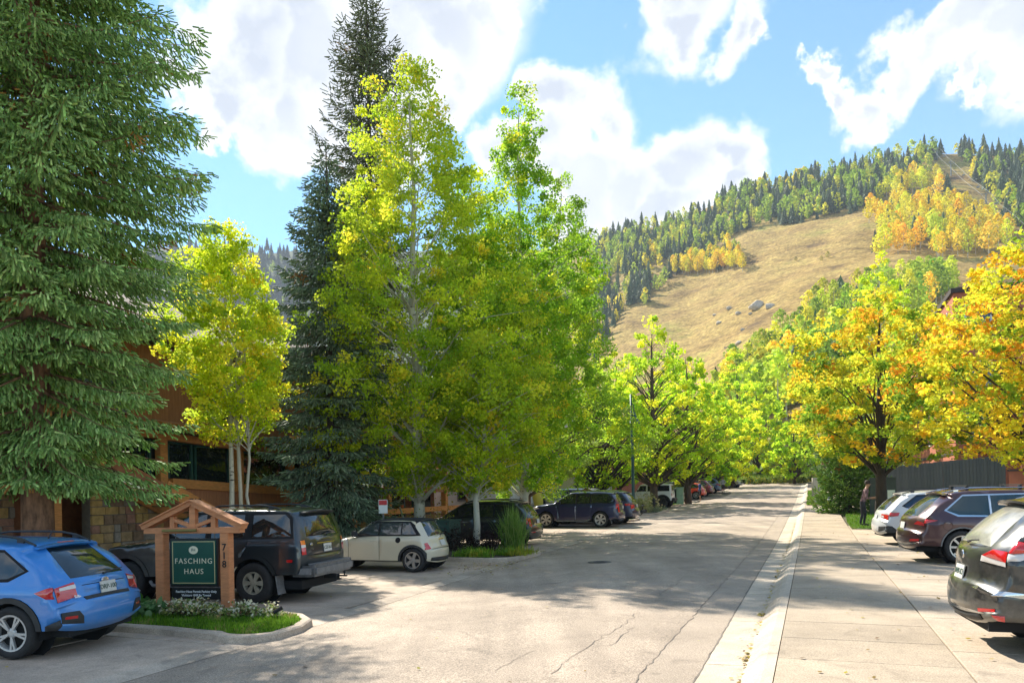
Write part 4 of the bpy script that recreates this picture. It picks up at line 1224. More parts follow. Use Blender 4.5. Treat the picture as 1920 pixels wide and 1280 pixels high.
def rock(name, label, loc, size, seed, parent=None, material=None, cat='boulder', group=None):
    bm = bmesh.new(); bmesh.ops.create_icosphere(bm, subdivisions=3, radius=1)
    r = random.Random(seed); pl = [(Vector((r.gauss(0, 1), r.gauss(0, 1), r.gauss(0, 1) + .3)).normalized(), r.uniform(.55, .85)) for _ in range(9)]
    for v_ in bm.verts:
        for n_, d in pl:
            k = v_.co.dot(n_)
            if k > d: v_.co -= n_ * (k - d) * .9
        v_.co *= 1 + r.gauss(0, .012)
        v_.co = Vector((v_.co.x * size[0], v_.co.y * size[1], v_.co.z * size[2]))
    me = bpy.data.meshes.new(name); bm.to_mesh(me); bm.free()
    o = obj(name, me, material or mat('granite', (.46, .40, .32), .9, var=.3, scale=1.2, bump=.5), parent, loc)
    if parent is None: tag(o, label, cat, group)
    return o
for i, (px, py, s, lab) in enumerate([(1420, 574, 4.2, 'large pale boulder resting on the meadow slope'), (1444, 574, 2.6, 'smaller boulder right beside the large pale one'), (1367, 582, 1.6, 'small stone left of the large meadow boulder'), (1385, 585, 1.7, 'small stone just below the large meadow boulder'), (1340, 592, 1.3, 'leftmost small stone of the meadow scatter'),
                                      (1407, 583, 1.2, 'tiny stone below the boulder pair'), (1348, 606, 1.9, 'flat stone low on the meadow'), (1385, 652, 1.6, 'dark stone near the lower edge of the meadow'), (1393, 613, 1.2, 'lone stone in the middle of the lower meadow'), (1362, 655, 1.1, 'small stone at the bottom of the meadow')]):
    p = hill_hit(px, py)
    rock('boulder', lab, p + Vector((0, 0, .2 * s)), (s * 1.1, s * .8, s * .75), 200 + i, group='stones on the meadow')
# ================================================================== VEHICLES
M_GLASS = glass_mat('car_glass')
M_GLASSC = glass_mat('car_glass_clear', (0.035, 0.045, 0.045), .03, .9)
M_TYRE = mat('tyre_rubber', (.022, .021, .02), .85, var=.3, scale=12, bump=.2)
M_CLAD = mat('black_cladding', (.028, .028, .027), .65, var=.25, scale=8)
M_RIM = mat('alloy_rim', (.48, .47, .45), .35, metal=.85, var=.12)
M_RIMD = mat('dusty_rim', (.36, .33, .25), .55, metal=.4, var=.25, scale=9)
M_RIMGOLD = mat('dark_alloy', (.05, .05, .05), .4, metal=.6)
M_CHROME = mat('chrome', (.62, .62, .62), .16, metal=1.0)
M_RED = mat('tail_red', (.52, .012, .012), .12, spec=.7, coat=1)
M_CLEARL = mat('lamp_clear', (.62, .58, .54), .12, spec=.7, coat=1)
M_AMBER = mat('lamp_amber', (.75, .17, .01), .15, spec=.7, coat=1)
M_UNDER = mat('underbody', (.012, .012, .012), .95)
M_PLATE = mat('plate_white', (.55, .54, .49), .5, var=.1, scale=30)
M_PLATEINK = mat('plate_ink', (.05, .09, .07), .5)
M_SEAM = mat('panel_gap', (.008, .008, .009), .9)
M_GREYTRIM = mat('grey_trim', (.16, .155, .15), .6, var=.25, scale=10)

def chaikin(P, it):
    P = np.array(P, float)
    for _ in range(it):
        Q = [P[0]]
        for a, b in zip(P, P[1:]):
            Q += [a * .78 + b * .22, a * .22 + b * .78]
        Q.append(P[-1]); P = np.array(Q)
    return P

def pip(pts, poly):
    x, y = pts[:, 0], pts[:, 1]; c = np.zeros(len(pts), bool); P = np.asarray(poly)
    j = len(P) - 1
    for i in range(len(P)):
        with np.errstate(divide='ignore', invalid='ignore'):
            k = ((P[i, 1] > y) != (P[j, 1] > y)) & (x < (P[j, 0] - P[i, 0]) * (y - P[i, 1]) / (P[j, 1] - P[i, 1]) + P[i, 0])
        c ^= k; j = i
    return c

def seg_dist(p, A, B):
    d = B - A; L = (d * d).sum(1)
    t = np.clip(((p[:, None] - A[None]) * d[None]).sum(2) / np.maximum(L, 1e-9)[None], 0, 1)
    q = A[None] + t[..., None] * d[None]
    return np.sqrt(((p[:, None] - q) ** 2).sum(2)).min(1)

def cdt(points, loops):
    verts = [Vector(p) for p in points]; edges = []
    for lp in loops:
        n0 = len(verts); verts += [Vector(p) for p in lp]
        edges += [(n0 + i, n0 + (i + 1) % len(lp)) for i in range(len(lp))]
    r = delaunay_2d_cdt(verts, edges, [], 0, 1e-5)
    return np.array([tuple(v) for v in r[0]]), np.array([f for f in r[2]])

def circle(cx, cy, r, n=26): return [(cx + r * math.cos(2 * math.pi * i / n), cy + r * math.sin(2 * math.pi * i / n)) for i in range(n)]

def strip_poly(pts, w):
    """thin closed polygon round a polyline, for panel gaps"""
    P = np.array(pts, float); L = []; R = []
    for i in range(len(P)):
        d = P[min(i + 1, len(P) - 1)] - P[max(i - 1, 0)]; d /= max(np.hypot(*d), 1e-6)
        n = np.array([-d[1], d[0]]) * w / 2
        L.append(tuple(P[i] + n)); R.append(tuple(P[i] - n))
    return L + R[::-1]

WHEELS = {}
def wheel_meshes(R, rimR, width, style):
    key = (R, rimR, width, style)
    if key in WHEELS: return WHEELS[key]
    h = width / 2
    t = MB(); t.lathe([(rimR, -h * .7), (rimR + .012, -h * .96), (R - .045, -h), (R - .012, -h * .86), (R, -h * .6), (R, h * .6), (R - .012, h * .86), (R - .045, h), (rimR + .012, h * .96), (rimR, h * .7), (rimR - .01, -h * .7)], 30, 'Y')
    tm = t.mesh('wheel', True); tm.materials.append(M_TYRE)
    m = MB()
    m.lathe([(rimR + .004, h * .80), (rimR + .006, h * .92), (rimR - .018, h * .9), (rimR - .03, h * .5), (rimR - .035, -h * .6)], 30, 'Y')
    ns, wsp, twin = {'five': (5, .085, 0), 'ten': (10, .035, 0), 'six': (6, .10, 1), 'y': (5, .05, 1), 'steel': (6, .10, 0), 'vee': (8, .045, 0)}[style]
    for k in range(ns):
        a = 2 * math.pi * k / ns + .3
        for off in ((-.13, .13) if twin else (0,)):
            p0 = Vector((.05 * math.cos(a), h * .70, .05 * math.sin(a))); p1 = Vector(((rimR - .015) * math.cos(a + off), h * .74, (rimR - .015) * math.sin(a + off)))
            m.beam(p0, p1, wsp * (.55 if twin else 1), .035, up=(0, 1, 0))
    m.lathe([(.0, h * .82), (.035, h * .82), (.06, h * .76), (.07, h * .6)], 14, 'Y')
    rm = m.mesh('rim', False)
    b = MB(); b.lathe([(0.0, h * .25), (rimR - .03, h * .22), (rimR - .03, -h * .5)], 20, 'Y')
    bm_ = b.mesh('brake'); bm_.materials.append(M_UNDER)
    WHEELS[key] = (tm, rm, bm_)
    return WHEELS[key]

def make_car(s, name, label, cat, u, v, yaw, group=None, dz=0.0):
    loc = gpos(u, v, dz)
    root = empty(name, loc, yaw); tag(root, label, cat, group)
    if s.get('pitch'): root.rotation_euler = (0, s['pitch'], yaw)
    P = chaikin([(x, z, i) for i, (x, z) in enumerate(s['sil'])], 2)
    C = P[:, :2]; par = P[:, 2]
    d = np.gradient(C, axis=0); d /= np.linalg.norm(d, axis=1)[:, None]
    nrm = np.stack([-d[:, 1], d[:, 0]], 1)
    b = s.get('bow', .14) * np.abs(nrm[:, 0]) ** 1.6 + s.get('crown', .045) * np.abs(nrm[:, 1]) ** 1.6
    E = C - nrm * b[:, None]
    S_ = np.concatenate([[0], np.cumsum(np.linalg.norm(np.diff(C, axis=0), axis=1))])
    W0 = s['W'] / 2; x0, x1 = C[:, 0].min(), C[:, 0].max()
    zb = s['belt']; rf = s.get('fillet', .055)
    def Wf(p):
        x, z = p[:, 0], p[:, 1]
        w = W0 * np.ones(len(p))
        w -= s.get('tr', .05) * np.clip((x0 + .75 - x) / .75, 0, 1) ** 2 + s.get('tf', .09) * np.clip((x - x1 + .95) / .95, 0, 1) ** 2
        zz = z - zb
        w -= s.get('tumble', .27) * (np.sqrt(zz * zz + .0016) + zz) / 2
        w -= .10 * np.clip(.48 - z, 0, 1) ** 1.3 + .055 * np.clip((z - .74) / (zb - .74 + .02), 0, 1) ** 2 * .45
        w += .014 * np.exp(-((z - (zb - .13)) / .05) ** 2)
        return w
    wt = Wf(E) - rf
    mats = {'body': s['paint'], 'roof': s.get('roof_paint', s['paint']), 'side_window': s.get('glass', M_GLASS), 'rear_window': s.get('rglass', s.get('glass', M_GLASS)), 'windscreen': M_GLASSC, 'window_trim': s.get('trim', M_SEAM), 'fender_flare': s.get('flare_mat', M_CLAD), 'cladding': s.get('clad_mat', M_CLAD),
            'tail_light': M_RED, 'tail_clear': M_CLEARL, 'tail_amber': M_AMBER, 'reflector': M_RED, 'panel_gap': M_SEAM, 'head_light': M_CLEARL, 'bumper_trim': s.get('bump_mat', M_CLAD), 'spoiler_light': M_RED, 'side_lamp': M_AMBER, 'pillar': M_SEAM, 'chrome_strip': M_CHROME, 'grille': M_SEAM, 'flap': s['paint']}
    offs = {'side_window': -.006, 'rear_window': -.004, 'windscreen': -.004, 'window_trim': .002, 'fender_flare': .014, 'cladding': .008, 'tail_light': .008, 'tail_clear': .010, 'tail_amber': .010, 'reflector': .006, 'panel_gap': -.006, 'head_light': .006, 'bumper_trim': .008, 'spoiler_light': .008, 'side_lamp': .005, 'pillar': -.001, 'chrome_strip': .006, 'grille': .003}
    bucket = {}
    def put(cls, V, Fc):
        bucket.setdefault(cls, []).append((V, Fc))
    # ---- strip over the centre: bumpers, tailgate, roof, screen, bonnet
    eta = np.array([-1, -.965, -.88, -.7, -.45, -.15, .15, .45, .7, .88, .965, 1])
    pts = [(ss, e * W0) for ss in S_[1:-1] for e in eta[1:-1]]
    bound = [(ss, -W0) for ss in S_] + [(S_[-1], e * W0) for e in eta[1:-1]] + [(ss, W0) for ss in S_[::-1]] + [(0, e * W0) for e in eta[-2:0:-1]]
    regs = []
    for cls, poly, sym in s['strip']:
        for m in ((1, -1) if sym else (1,)):
            q = []
            for y, p in poly:
                ss = np.interp(p, par, S_); w = np.interp(p, par, wt)
                q.append((ss, m * np.clip(y / w, -1, 1) * W0 * .9995))
            regs.append((cls, q, m if sym else 0))
    V2, T = cdt(pts, [bound] + [q for _, q, _ in regs])
    cen = V2[T].mean(1)
    used = np.zeros(len(T), bool)
    def map_strip(a, off):
        ss = np.clip(a[:, 0], 0, S_[-1]); e = a[:, 1] / W0
        k = np.abs(e) ** 2.6
        Cx, Cz = np.interp(ss, S_, C[:, 0]), np.interp(ss, S_, C[:, 1]); Ex, Ez = np.interp(ss, S_, E[:, 0]), np.interp(ss, S_, E[:, 1])
        nx, nz = np.interp(ss, S_, nrm[:, 0]), np.interp(ss, S_, nrm[:, 1])
        return np.stack([Cx + (Ex - Cx) * k + nx * off, e * np.interp(ss, S_, wt), Cz + (Ez - Cz) * k + nz * off], 1)
    def emit(cls, V2_, Tf, mp, off, key=None):
        if not len(Tf): return
        idx, inv = np.unique(Tf, return_inverse=True)
        put((cls, key), mp(V2_[idx], off), inv.reshape(-1, 3))
    for cls, q, m in regs:
        sel = pip(cen, q) & ~used; used |= sel
        if cls != 'hole': emit(cls, V2, T[sel], map_strip, offs.get(cls, 0), m)
    emit('body', V2, T[~used], map_strip, 0.0, 0)
    # ---- flanks
    zw, Ra = s['wheel'][0], s['wheel'][0] + s.get('arch', .055)
    WB = s['WB']
    outline = [tuple(p) for p in E]
    A, B = E[:-1], E[1:]
    gx, gz_ = np.meshgrid(np.arange(x0, x1, .10), np.arange(.2, C[:, 1].max(), .085))
    g = np.stack([gx.ravel(), gz_.ravel()], 1)
    g = g[pip(g, outline)]; g = g[seg_dist(g, A, B) > rf * 1.25]
    rings = []
    en = np.stack([-np.gradient(E[:, 1]), np.gradient(E[:, 0])], 1); en /= np.linalg.norm(en, axis=1)[:, None]
    for f in (.22, .55, 1.0):
        rr = E - en * rf * f
        rr = rr[pip(rr, outline)]; rr = rr[seg_dist(rr, A, B) > rf * f * .8]; rings.append(rr)
    pts = [tuple(p) for p in np.concatenate([g] + rings)]
    arches = [circle(0, zw, Ra), circle(WB, zw, Ra)]
    sregs = []
    for cls, poly in s['side']:
        sregs.append((cls, poly))
    if s.get('flare'):
        for cx in (0, WB): sregs.append(('fender_flare', circle(cx, zw, Ra + s['flare'])))
    if s.get('sill'):
        sregs.append(('cladding', [(x0 + .3, .1), (x1 - .3, .1), (x1 - .3, s['sill']), (x0 + .3, s['sill'])]))
    V2, T = cdt(pts, [outline] + arches + [q for _, q in sregs])
    cen = V2[T].mean(1)
    ok = pip(cen, outline)
    for a in arches: ok &= ~pip(cen, a)
    T = T[ok]; cen = cen[ok]; used = np.zeros(len(T), bool)
    for sg in (1, -1):
        def map_side(a, off):
            dd = seg_dist(a, A, B)
            q = np.clip(1 - dd / rf, 0, 1)
            y = Wf(a) - rf * (1 - np.sqrt(np.maximum(0, 1 - q * q))) + off
            return np.stack([a[:, 0], sg * y, a[:, 1]], 1)
        used[:] = False
        for k, (cls, q) in enumerate(sregs):
            sel = pip(cen, q) & ~used; used |= sel
            t = T[sel]
            if sg > 0: t = t[:, ::-1]
            key = sg if cls not in ('side_window', 'fender_flare') else (sg, k)
            emit(cls, V2, t, map_side, offs.get(cls, 0), key)
        t = T[~used]
        emit('body', V2, t[:, ::-1] if sg > 0 else t, map_side, 0.0, 0)
    # ---- assemble
    order = sorted(bucket, key=lambda k: (k[0] != 'body', k[0], str(k[1])))
    for cls, key in order:
        Vs = []; Fs = []; n = 0
        for V, Fc in bucket[(cls, key)]:
            Vs.append(V); Fs.append(Fc + n); n += len(V)
        me = mesh_np(cls, np.concatenate(Vs), np.concatenate(Fs), smooth=True)
        bm = bmesh.new(); bm.from_mesh(me)
        bmesh.ops.remove_doubles(bm, verts=bm.verts, dist=.0015)
        bmesh.ops.recalc_face_normals(bm, faces=bm.faces)
        if cls == 'body':
            # outward
            f = max(bm.faces, key=lambda f_: f_.calc_center_median().z)
            if f.normal.z < 0: bmesh.ops.reverse_faces(bm, faces=bm.faces)
        bm.to_mesh(me); bm.free()
        obj(cls, me, mats[cls], root)
    # ---- underbody and wheel housings
    mb = MB(); mb.box(((x0 + x1) / 2, 0, .34), (x1 - x0 - .35, s['W'] - .5, .16))
    for cx in (0, WB):
        for sg in (-1, 1):
            y1, y0 = sg * (W0 - .06), sg * (W0 - .36)
            c = circle(cx, zw, Ra + .004, 24)
            V = [(a, y1, z) for a, z in c] + [(a, y0, z) for a, z in c]
            mb.add(V, [(i, (i + 1) % 24, 24 + (i + 1) % 24, 24 + i) for i in range(24) if c[i][1] > .25] + [tuple(range(24, 48))])
    mb.build('underbody', M_UNDER, root)
    tm, rm, bk = wheel_meshes(s['wheel'][0], s['wheel'][1], s['wheel'][2], s['wheel'][3])
    rmat = s.get('rim', M_RIM)
    for cx in (0, WB):
        for sg in (-1, 1):
            w = obj('wheel', tm, None, root, (cx, sg * (W0 - s['wheel'][2] / 2 - .012), zw)); 
            w.rotation_euler = (0, rnd.uniform(0, 6), 0 if sg > 0 else math.pi)
            rm2 = rm.copy() if rm.materials and rm.materials[0] != rmat else rm
            if len(rm2.materials): rm2.materials[0] = rmat
            else: rm2.materials.append(rmat)
            obj('rim', rm2, None, w); obj('brake', bk, None, w)
    car_extras(s, root, C, par, W0, wt, E)
    return root

def car_extras(s, root, C, par, W0, wt, E):
    def cp(p, y=0.0, off=0.0):
        k = abs(y / np.interp(p, par, wt)) ** 2.6
        x = np.interp(p, par, C[:, 0]); z = np.interp(p, par, C[:, 1])
        return Vector((x + (np.interp(p, par, E[:, 0]) - x) * k - off, y, z + (np.interp(p, par, E[:, 1]) - z) * k))
    def slope(p):
        a, b = cp(p - .12), cp(p + .12); return math.atan2(b.x - a.x, b.z - a.z)
    if 'plate' in s:
        y, p, txt = s['plate']
        c = cp(p, y, .018); tl = slope(p)
        M = Matrix.Rotation(tl, 3, 'Y')
        mb = MB(); mb.box((0, 0, 0), (.012, .31, .155), M=M)
        pl = mb.build('licence_plate', M_PLATE, root, c)
        if txt:
            o = text_obj(txt, .092, M_PLATEINK, pl, (-.009, 0, .0), (0, 0, 0), name='plate_lettering', bold=.001)
            o.matrix_local = Matrix.Translation(Matrix.Rotation(tl, 3, 'Y') @ Vector((-.009, 0, -.003))) @ Matrix.Rotation(tl, 4, 'Y') @ Matrix.Rotation(rad(-90), 4, 'Z') @ Matrix.Rotation(rad(90), 4, 'X')
    for body, size, y, p, m in s.get('letters', []):
        tl = slope(p)
        o = text_obj(body, size, m, root, (0, 0, 0), (0, 0, 0), name='badge_lettering', bold=.0008)
        o.matrix_local = Matrix.Translation(cp(p, y, .008)) @ Matrix.Rotation(tl, 4, 'Y') @ Matrix.Rotation(rad(-90), 4, 'Z') @ Matrix.Rotation(rad(90), 4, 'X')
    if 'emblem' in s:
        y, p, a, b_ = s['emblem']
        mb = MB(); n = 18
        V = [(0, a * math.cos(i * 2 * math.pi / n), b_ * math.sin(i * 2 * math.pi / n)) for i in range(n)]
        V2 = [(-.01, .86 * q[1], .86 * q[2]) for q in V]; V3 = [(-.008, .6 * q[1], .55 * q[2]) for q in V]
        mb.add(V + V2 + V3, [(i, (i + 1) % n, n + (i + 1) % n, n + i) for i in range(n)] + [(n + i, n + (i + 1) % n, 2 * n + (i + 1) % n, 2 * n + i) for i in range(n)] + [tuple(range(2 * n, 3 * n))])
        mb.build('emblem', M_CHROME, root, cp(p, y, .006))
    if 'wiper' in s:
        p, L = s['wiper']
        mb = MB(); a = cp(p, -.02, .02); mb.tube([a, a + Vector((-.012, -L * .5, .03)), a + Vector((.0, -L, .045))], [.018, .010, .007], 6)
        mb.build('rear_wiper', M_CLAD, root)
    if 'spoiler' in s:
        p, depth, half, m = s['spoiler']
        c0, c1 = cp(p, 0), cp(p, half)
        prof_ = []
        mb = MB(); n = 9
        V = []
        for i in range(n):
            y = -half + 2 * half * i / (n - 1); c = cp(p, y)
            k = 1 - .25 * abs(y / half) ** 3
            V += [c + Vector((.10, 0, .004)), c + Vector((-depth * k, 0, -.010)), c + Vector((-depth * k + .01, 0, -.035)), c + Vector((.06, 0, -.05))]
        Fc = []
        for i in range(n - 1):
            for j in range(4):
                Fc.append((4 * i + j, 4 * i + (j + 1) % 4, 4 * i + 4 + (j + 1) % 4, 4 * i + 4 + j))
        Fc += [(3, 2, 1, 0), (4 * n - 4, 4 * n - 3, 4 * n - 2, 4 * n - 1)]
        mb.add(V, Fc); sp = mb.build('spoiler', m, root, smooth=False)
    zr = C[:, 1].max()
    def roof_z(x):
        k = (par > s['roof_p'][0] - .3) & (par < s['roof_p'][1] + .3)
        o_ = np.argsort(C[k, 0]); return float(np.interp(x, C[k, 0][o_], C[k, 1][o_]))
    if 'rails' in s:
        xa, xb, y, m, hh = s['rails']
        for sg in (-1, 1):
            mb = MB()
            xs = np.linspace(xa, xb, 9)
            pts = [Vector((x, sg * y, roof_z(x) - .035 + hh * min(1, 6 * min(i, 8 - i) / 8))) for i, x in enumerate(xs)]
            mb.tube(pts, .017, 6)
            for i in (1, 7): mb.box(pts[i] + Vector((0, 0, -hh * .45)), (.10, .03, hh * .9))
            mb.build('roof_rail', m, root, smooth=False)
    if 'bars' in s:
        for x in s['bars'][0]:
            mb = MB(); y = s['bars'][1]; z = roof_z(x) + .075
            mb.beam((x, -y, z), (x, y, z), .06, .022)
            for sg in (-1, 1): mb.box((x, sg * (y - .1), z - .05), (.07, .05, .09))
            mb.build('roof_bar', M_CLAD, root)
    if 'antenna' in s:
        x, L = s['antenna']; z = roof_z(x)
        mb = MB(); mb.tube([(x, 0, z), (x - L * .5, 0, z + L * .8)], [.012, .004], 6); mb.build('antenna', M_CLAD, root)
    if 'handles' in s:
        for x, z in s['handles']:
            for sg in (-1, 1):
                mb = MB(); mb.box((0, 0, 0), (.20, .03, .028)); mb.box((0, -sg * .02, 0), (.16, .02, .05))
                q = np.array([[x, z]])
                mb.build('door_handle', s.get('handle_mat', s['paint']), root, (x, sg * (W0 - .006), z), bevel=.006)
    if 'mirror' in s:
        x, z = s['mirror']
        for sg in (-1, 1):
            mb = MB(); mb.box((x, sg * (W0 + .07), z + .03), (.13, .20, .15), taper=.8); mb.beam((x + .02, sg * (W0 - .06), z - .02), (x, sg * (W0 + .02), z), .06, .05)
            mb.build('side_mirror', s.get('mirror_mat', s['paint']), root, bevel=.02)
    if 'hitch' in s:
        x, z = s['hitch']
        mb = MB(); mb.box((x + .12, 0, z), (.3, .07, .07)); mb.box((x - .10, 0, z + .015), (.22, .05, .03)); mb.box((x, 0, z), (.03, .16, .10))
        mb.lathe([(.0, .09), (.024, .075), (.026, .05), (.012, .03), (.012, 0)], 10, c=(x - .16, 0, z + .03)); mb.tube([(x - .02, -.13, z - .06), (x - .02, .13, z - .06)], .012, 6)
        mb.build('tow_hitch', M_UNDER, root)
    if 'step' in s:
        a, b_ = s['step']
        for sg in (-1, 1):
            mb = MB(); mb.tube([(a, sg * (W0 - .03), .40), (a + .1, sg * (W0 + .03), .33), (b_ - .1, sg * (W0 + .03), .33), (b_, sg * (W0 - .03), .40)], .035, 7); mb.build('side_step', M_GREYTRIM, root)
    if 'flaps' in s:
        for sg in (-1, 1):
            mb = MB(); x = -s['wheel'][0] - .10; mb.box((x - .03, sg * (W0 - .14), .36), (.02, .26, .36), M=Matrix.Rotation(.16, 3, 'Y')); mb.build('mud_flap', M_GREYTRIM, root)
    if 'skidbar' in s:
        x, z, w_ = s['skidbar']
        mb = MB(); mb.box((x, 0, z), (.22, w_, .22)); 
        for sg in (-1, 1): mb.box((x + .16, sg * (w_ / 2 + .03), z), (.50, .10, .22))
        mb.build('rear_bumper', s.get('bump_mat', M_CLAD), root, bevel=.05)
        mb = MB(); mb.box((x, 0, z + .125), (.16, w_ * .92, .02)); mb.build('bumper_tread', M_GREYTRIM, root)

# ---- shapes of each model (x from the rear axle, forwards) ----------
def suv(**k):
    """a generic estate / crossover that the individual cars override"""
    L, H, WB, ro = k.pop('L', 4.7), k.pop('H', 1.68), k.pop('WB', 2.72), k.pop('ro', .98)
    zb = k.get('belt', 1.04); fo = L - WB - ro; xn = WB + fo
    rk = k.pop('rake', .34); WC = WB * k.pop('cf', 1.0); hd = k.pop('hood', .07)
    sil = [(-ro + .14, .30), (-ro + .02, .40), (-ro, .58), (-ro + .03, .74), (-ro + .10, .80), (-ro + .12, zb - .02), (-ro + .16 + rk * .5, (zb + H) / 2), (-ro + .18 + rk, H - .13), (-ro + .24 + rk, H - .055),
           (-ro + 1.3, H - .005), (WC * .5, H), (WC * .72, H - .055), (WC * .98, zb + .20), (WC + .12, zb + .06), (xn - .35, zb - hd), (xn - .08, zb - .22), (xn, .58), (xn - .03, .42), (xn - .16, .26)]
    xr = -ro + .18 + rk
    side = [('side_window', [(xr - .02, zb + .16), (xr + .22, zb + .06), (WC * .20, zb + .045), (WC * .20, H - .16), (xr + .34, H - .17)]),
            ('side_window', [(WC * .20 + .045, zb + .045), (WC * .50, zb + .035), (WC * .50, H - .145), (WC * .20 + .045, H - .16)]),
            ('side_window', [(WC * .50 + .07, zb + .035), (WC * .89, zb + .03), (WC * .93, zb + .09), (WC * .74, H - .16), (WC * .50 + .07, H - .145)]),
            ('window_trim', [(xr - .08, zb + .16), (xr + .2, zb + .02), (WC * .2, zb + .01), (WC * .9, zb), (WC * .98, zb + .07), (WC * .76, H - .125), (WC * .5, H - .115), (WC * .2, H - .125), (xr + .34, H - .135)]),
            ('panel_gap', strip_poly([(WC * .52, zb - .01), (WC * .52, .35)], .011)), ('panel_gap', strip_poly([(WC * .185, zb), (WC * .17, zb - .2), (WC * .20, .62), (WC * .26, .37)], .011)), ('panel_gap', strip_poly([(WC * .93, zb - .02), (WC * .90, .40)], .011)),
            ('head_light', [(xn - .62, zb - .20), (xn - .05, zb - .30), (xn - .05, zb - .17), (xn - .45, zb - .11)])]
    strip = [('rear_window', [(-W_(k, .60), 5.25), (W_(k, .60), 5.25), (W_(k, .46), 7.15), (-W_(k, .46), 7.15)], 0),
             ('windscreen', [(-W_(k, .62), 11.25), (W_(k, .62), 11.25), (W_(k, .74), 12.75), (-W_(k, .74), 12.75)], 0),
             ('grille', [(-.42, 15.1), (.42, 15.1), (.36, 16.3), (-.36, 16.3)], 0), ('head_light', [(.5, 14.6), (.95, 14.6), (.95, 15.3), (.56, 15.3)], 1)]
    d = dict(sil=sil, W=1.85, belt=zb, WB=WB, wheel=(.35, .23, .22, 'ten'), side=side, strip=strip, roof_p=(8, 11), plate=(0, 4.5, ''), handles=[(WC * .24, zb - .14), (WC * .60, zb - .15)], mirror=(WC * .88, zb + .04), wiper=(5.2, .40), xr=xr, H=H, ro=ro, xn=xn)
    ov = k.pop('side_extra', []); os_ = k.pop('strip_extra', [])
    d.update(k)
    d['side'] = ov + d['side']; d['strip'] = os_ + d['strip']
    return d
def W_(k, f): return k.get('W', 1.85) / 2 * f * 1.0

tail = lambda zb, x0, x1, h: [('tail_light', [(x0 - .2, zb - .02), (x1, zb - .06 + h * .3), (x1 - .02, zb - h * .6), (x0 - .2, zb - h)])]

# 1 blue crossover hatchback
P_BLUE = paint('blue_paint', (.02, .20, .56), dust=.22, dustcol=(.22, .30, .42), metal=.15)
blue = suv(L=4.37, H=1.56, WB=2.635, ro=.85, W=1.78, belt=.99, rake=.50, paint=P_BLUE, wheel=(.345, .235, .225, 'y'), rim=mat('two_tone_rim', (.50, .49, .47), .4, metal=.5), flare=.075, sill=.36, arch=.05,
           plate=(-.02, 4.35, 'DRP-100'), emblem=(0, 4.86, .075, .042), letters=[('SUBARU', .055, .50, 3.92, M_CHROME)], spoiler=(7.75, .12, .56, P_BLUE), rails=(-.1, 1.7, .52, M_CLAD, .085), antenna=(.15, .16), bow=.15,
           side_extra=[('tail_light', [(-.88, .97), (-.54, .93), (-.38, .87), (-.54, .79), (-.88, .765)]), ('cladding', [(-1.0, .22), (-.5, .22), (-.52, .44), (-.70, .52), (-1.0, .50)])],
           strip_extra=[('tail_clear', [(.53, 4.62), (.75, 4.62), (.75, 4.92), (.53, 4.92)], 1), ('tail_light', [(.53, 3.95), (.86, 3.85), (.86, 5.0), (.53, 5.05)], 1), ('bumper_trim', [(-.44, 3.15), (.44, 3.15), (.46, 3.75), (-.46, 3.75)], 0), ('reflector', [(.60, 1.55), (.76, 1.55), (.76, 1.8), (.60, 1.8)], 1), ('bumper_trim', [(.50, 1.0), (.86, .95), (.86, 2.25), (.58, 2.2), (.52, 1.7)], 1), ('panel_gap', [(-.44, 4.78), (.44, 4.78), (.42, 4.72), (-.42, 4.72)], 0),
                        ('spoiler_light', [(-.16, 7.55), (.16, 7.55), (.16, 7.75), (-.16, 7.75)], 0)])
make_car(blue, 'blue_hatchback', 'dusty bright blue crossover hatchback with black roof rails at the left edge', 'car', -9.95, 7.88, YAW_LEFT + rad(12))

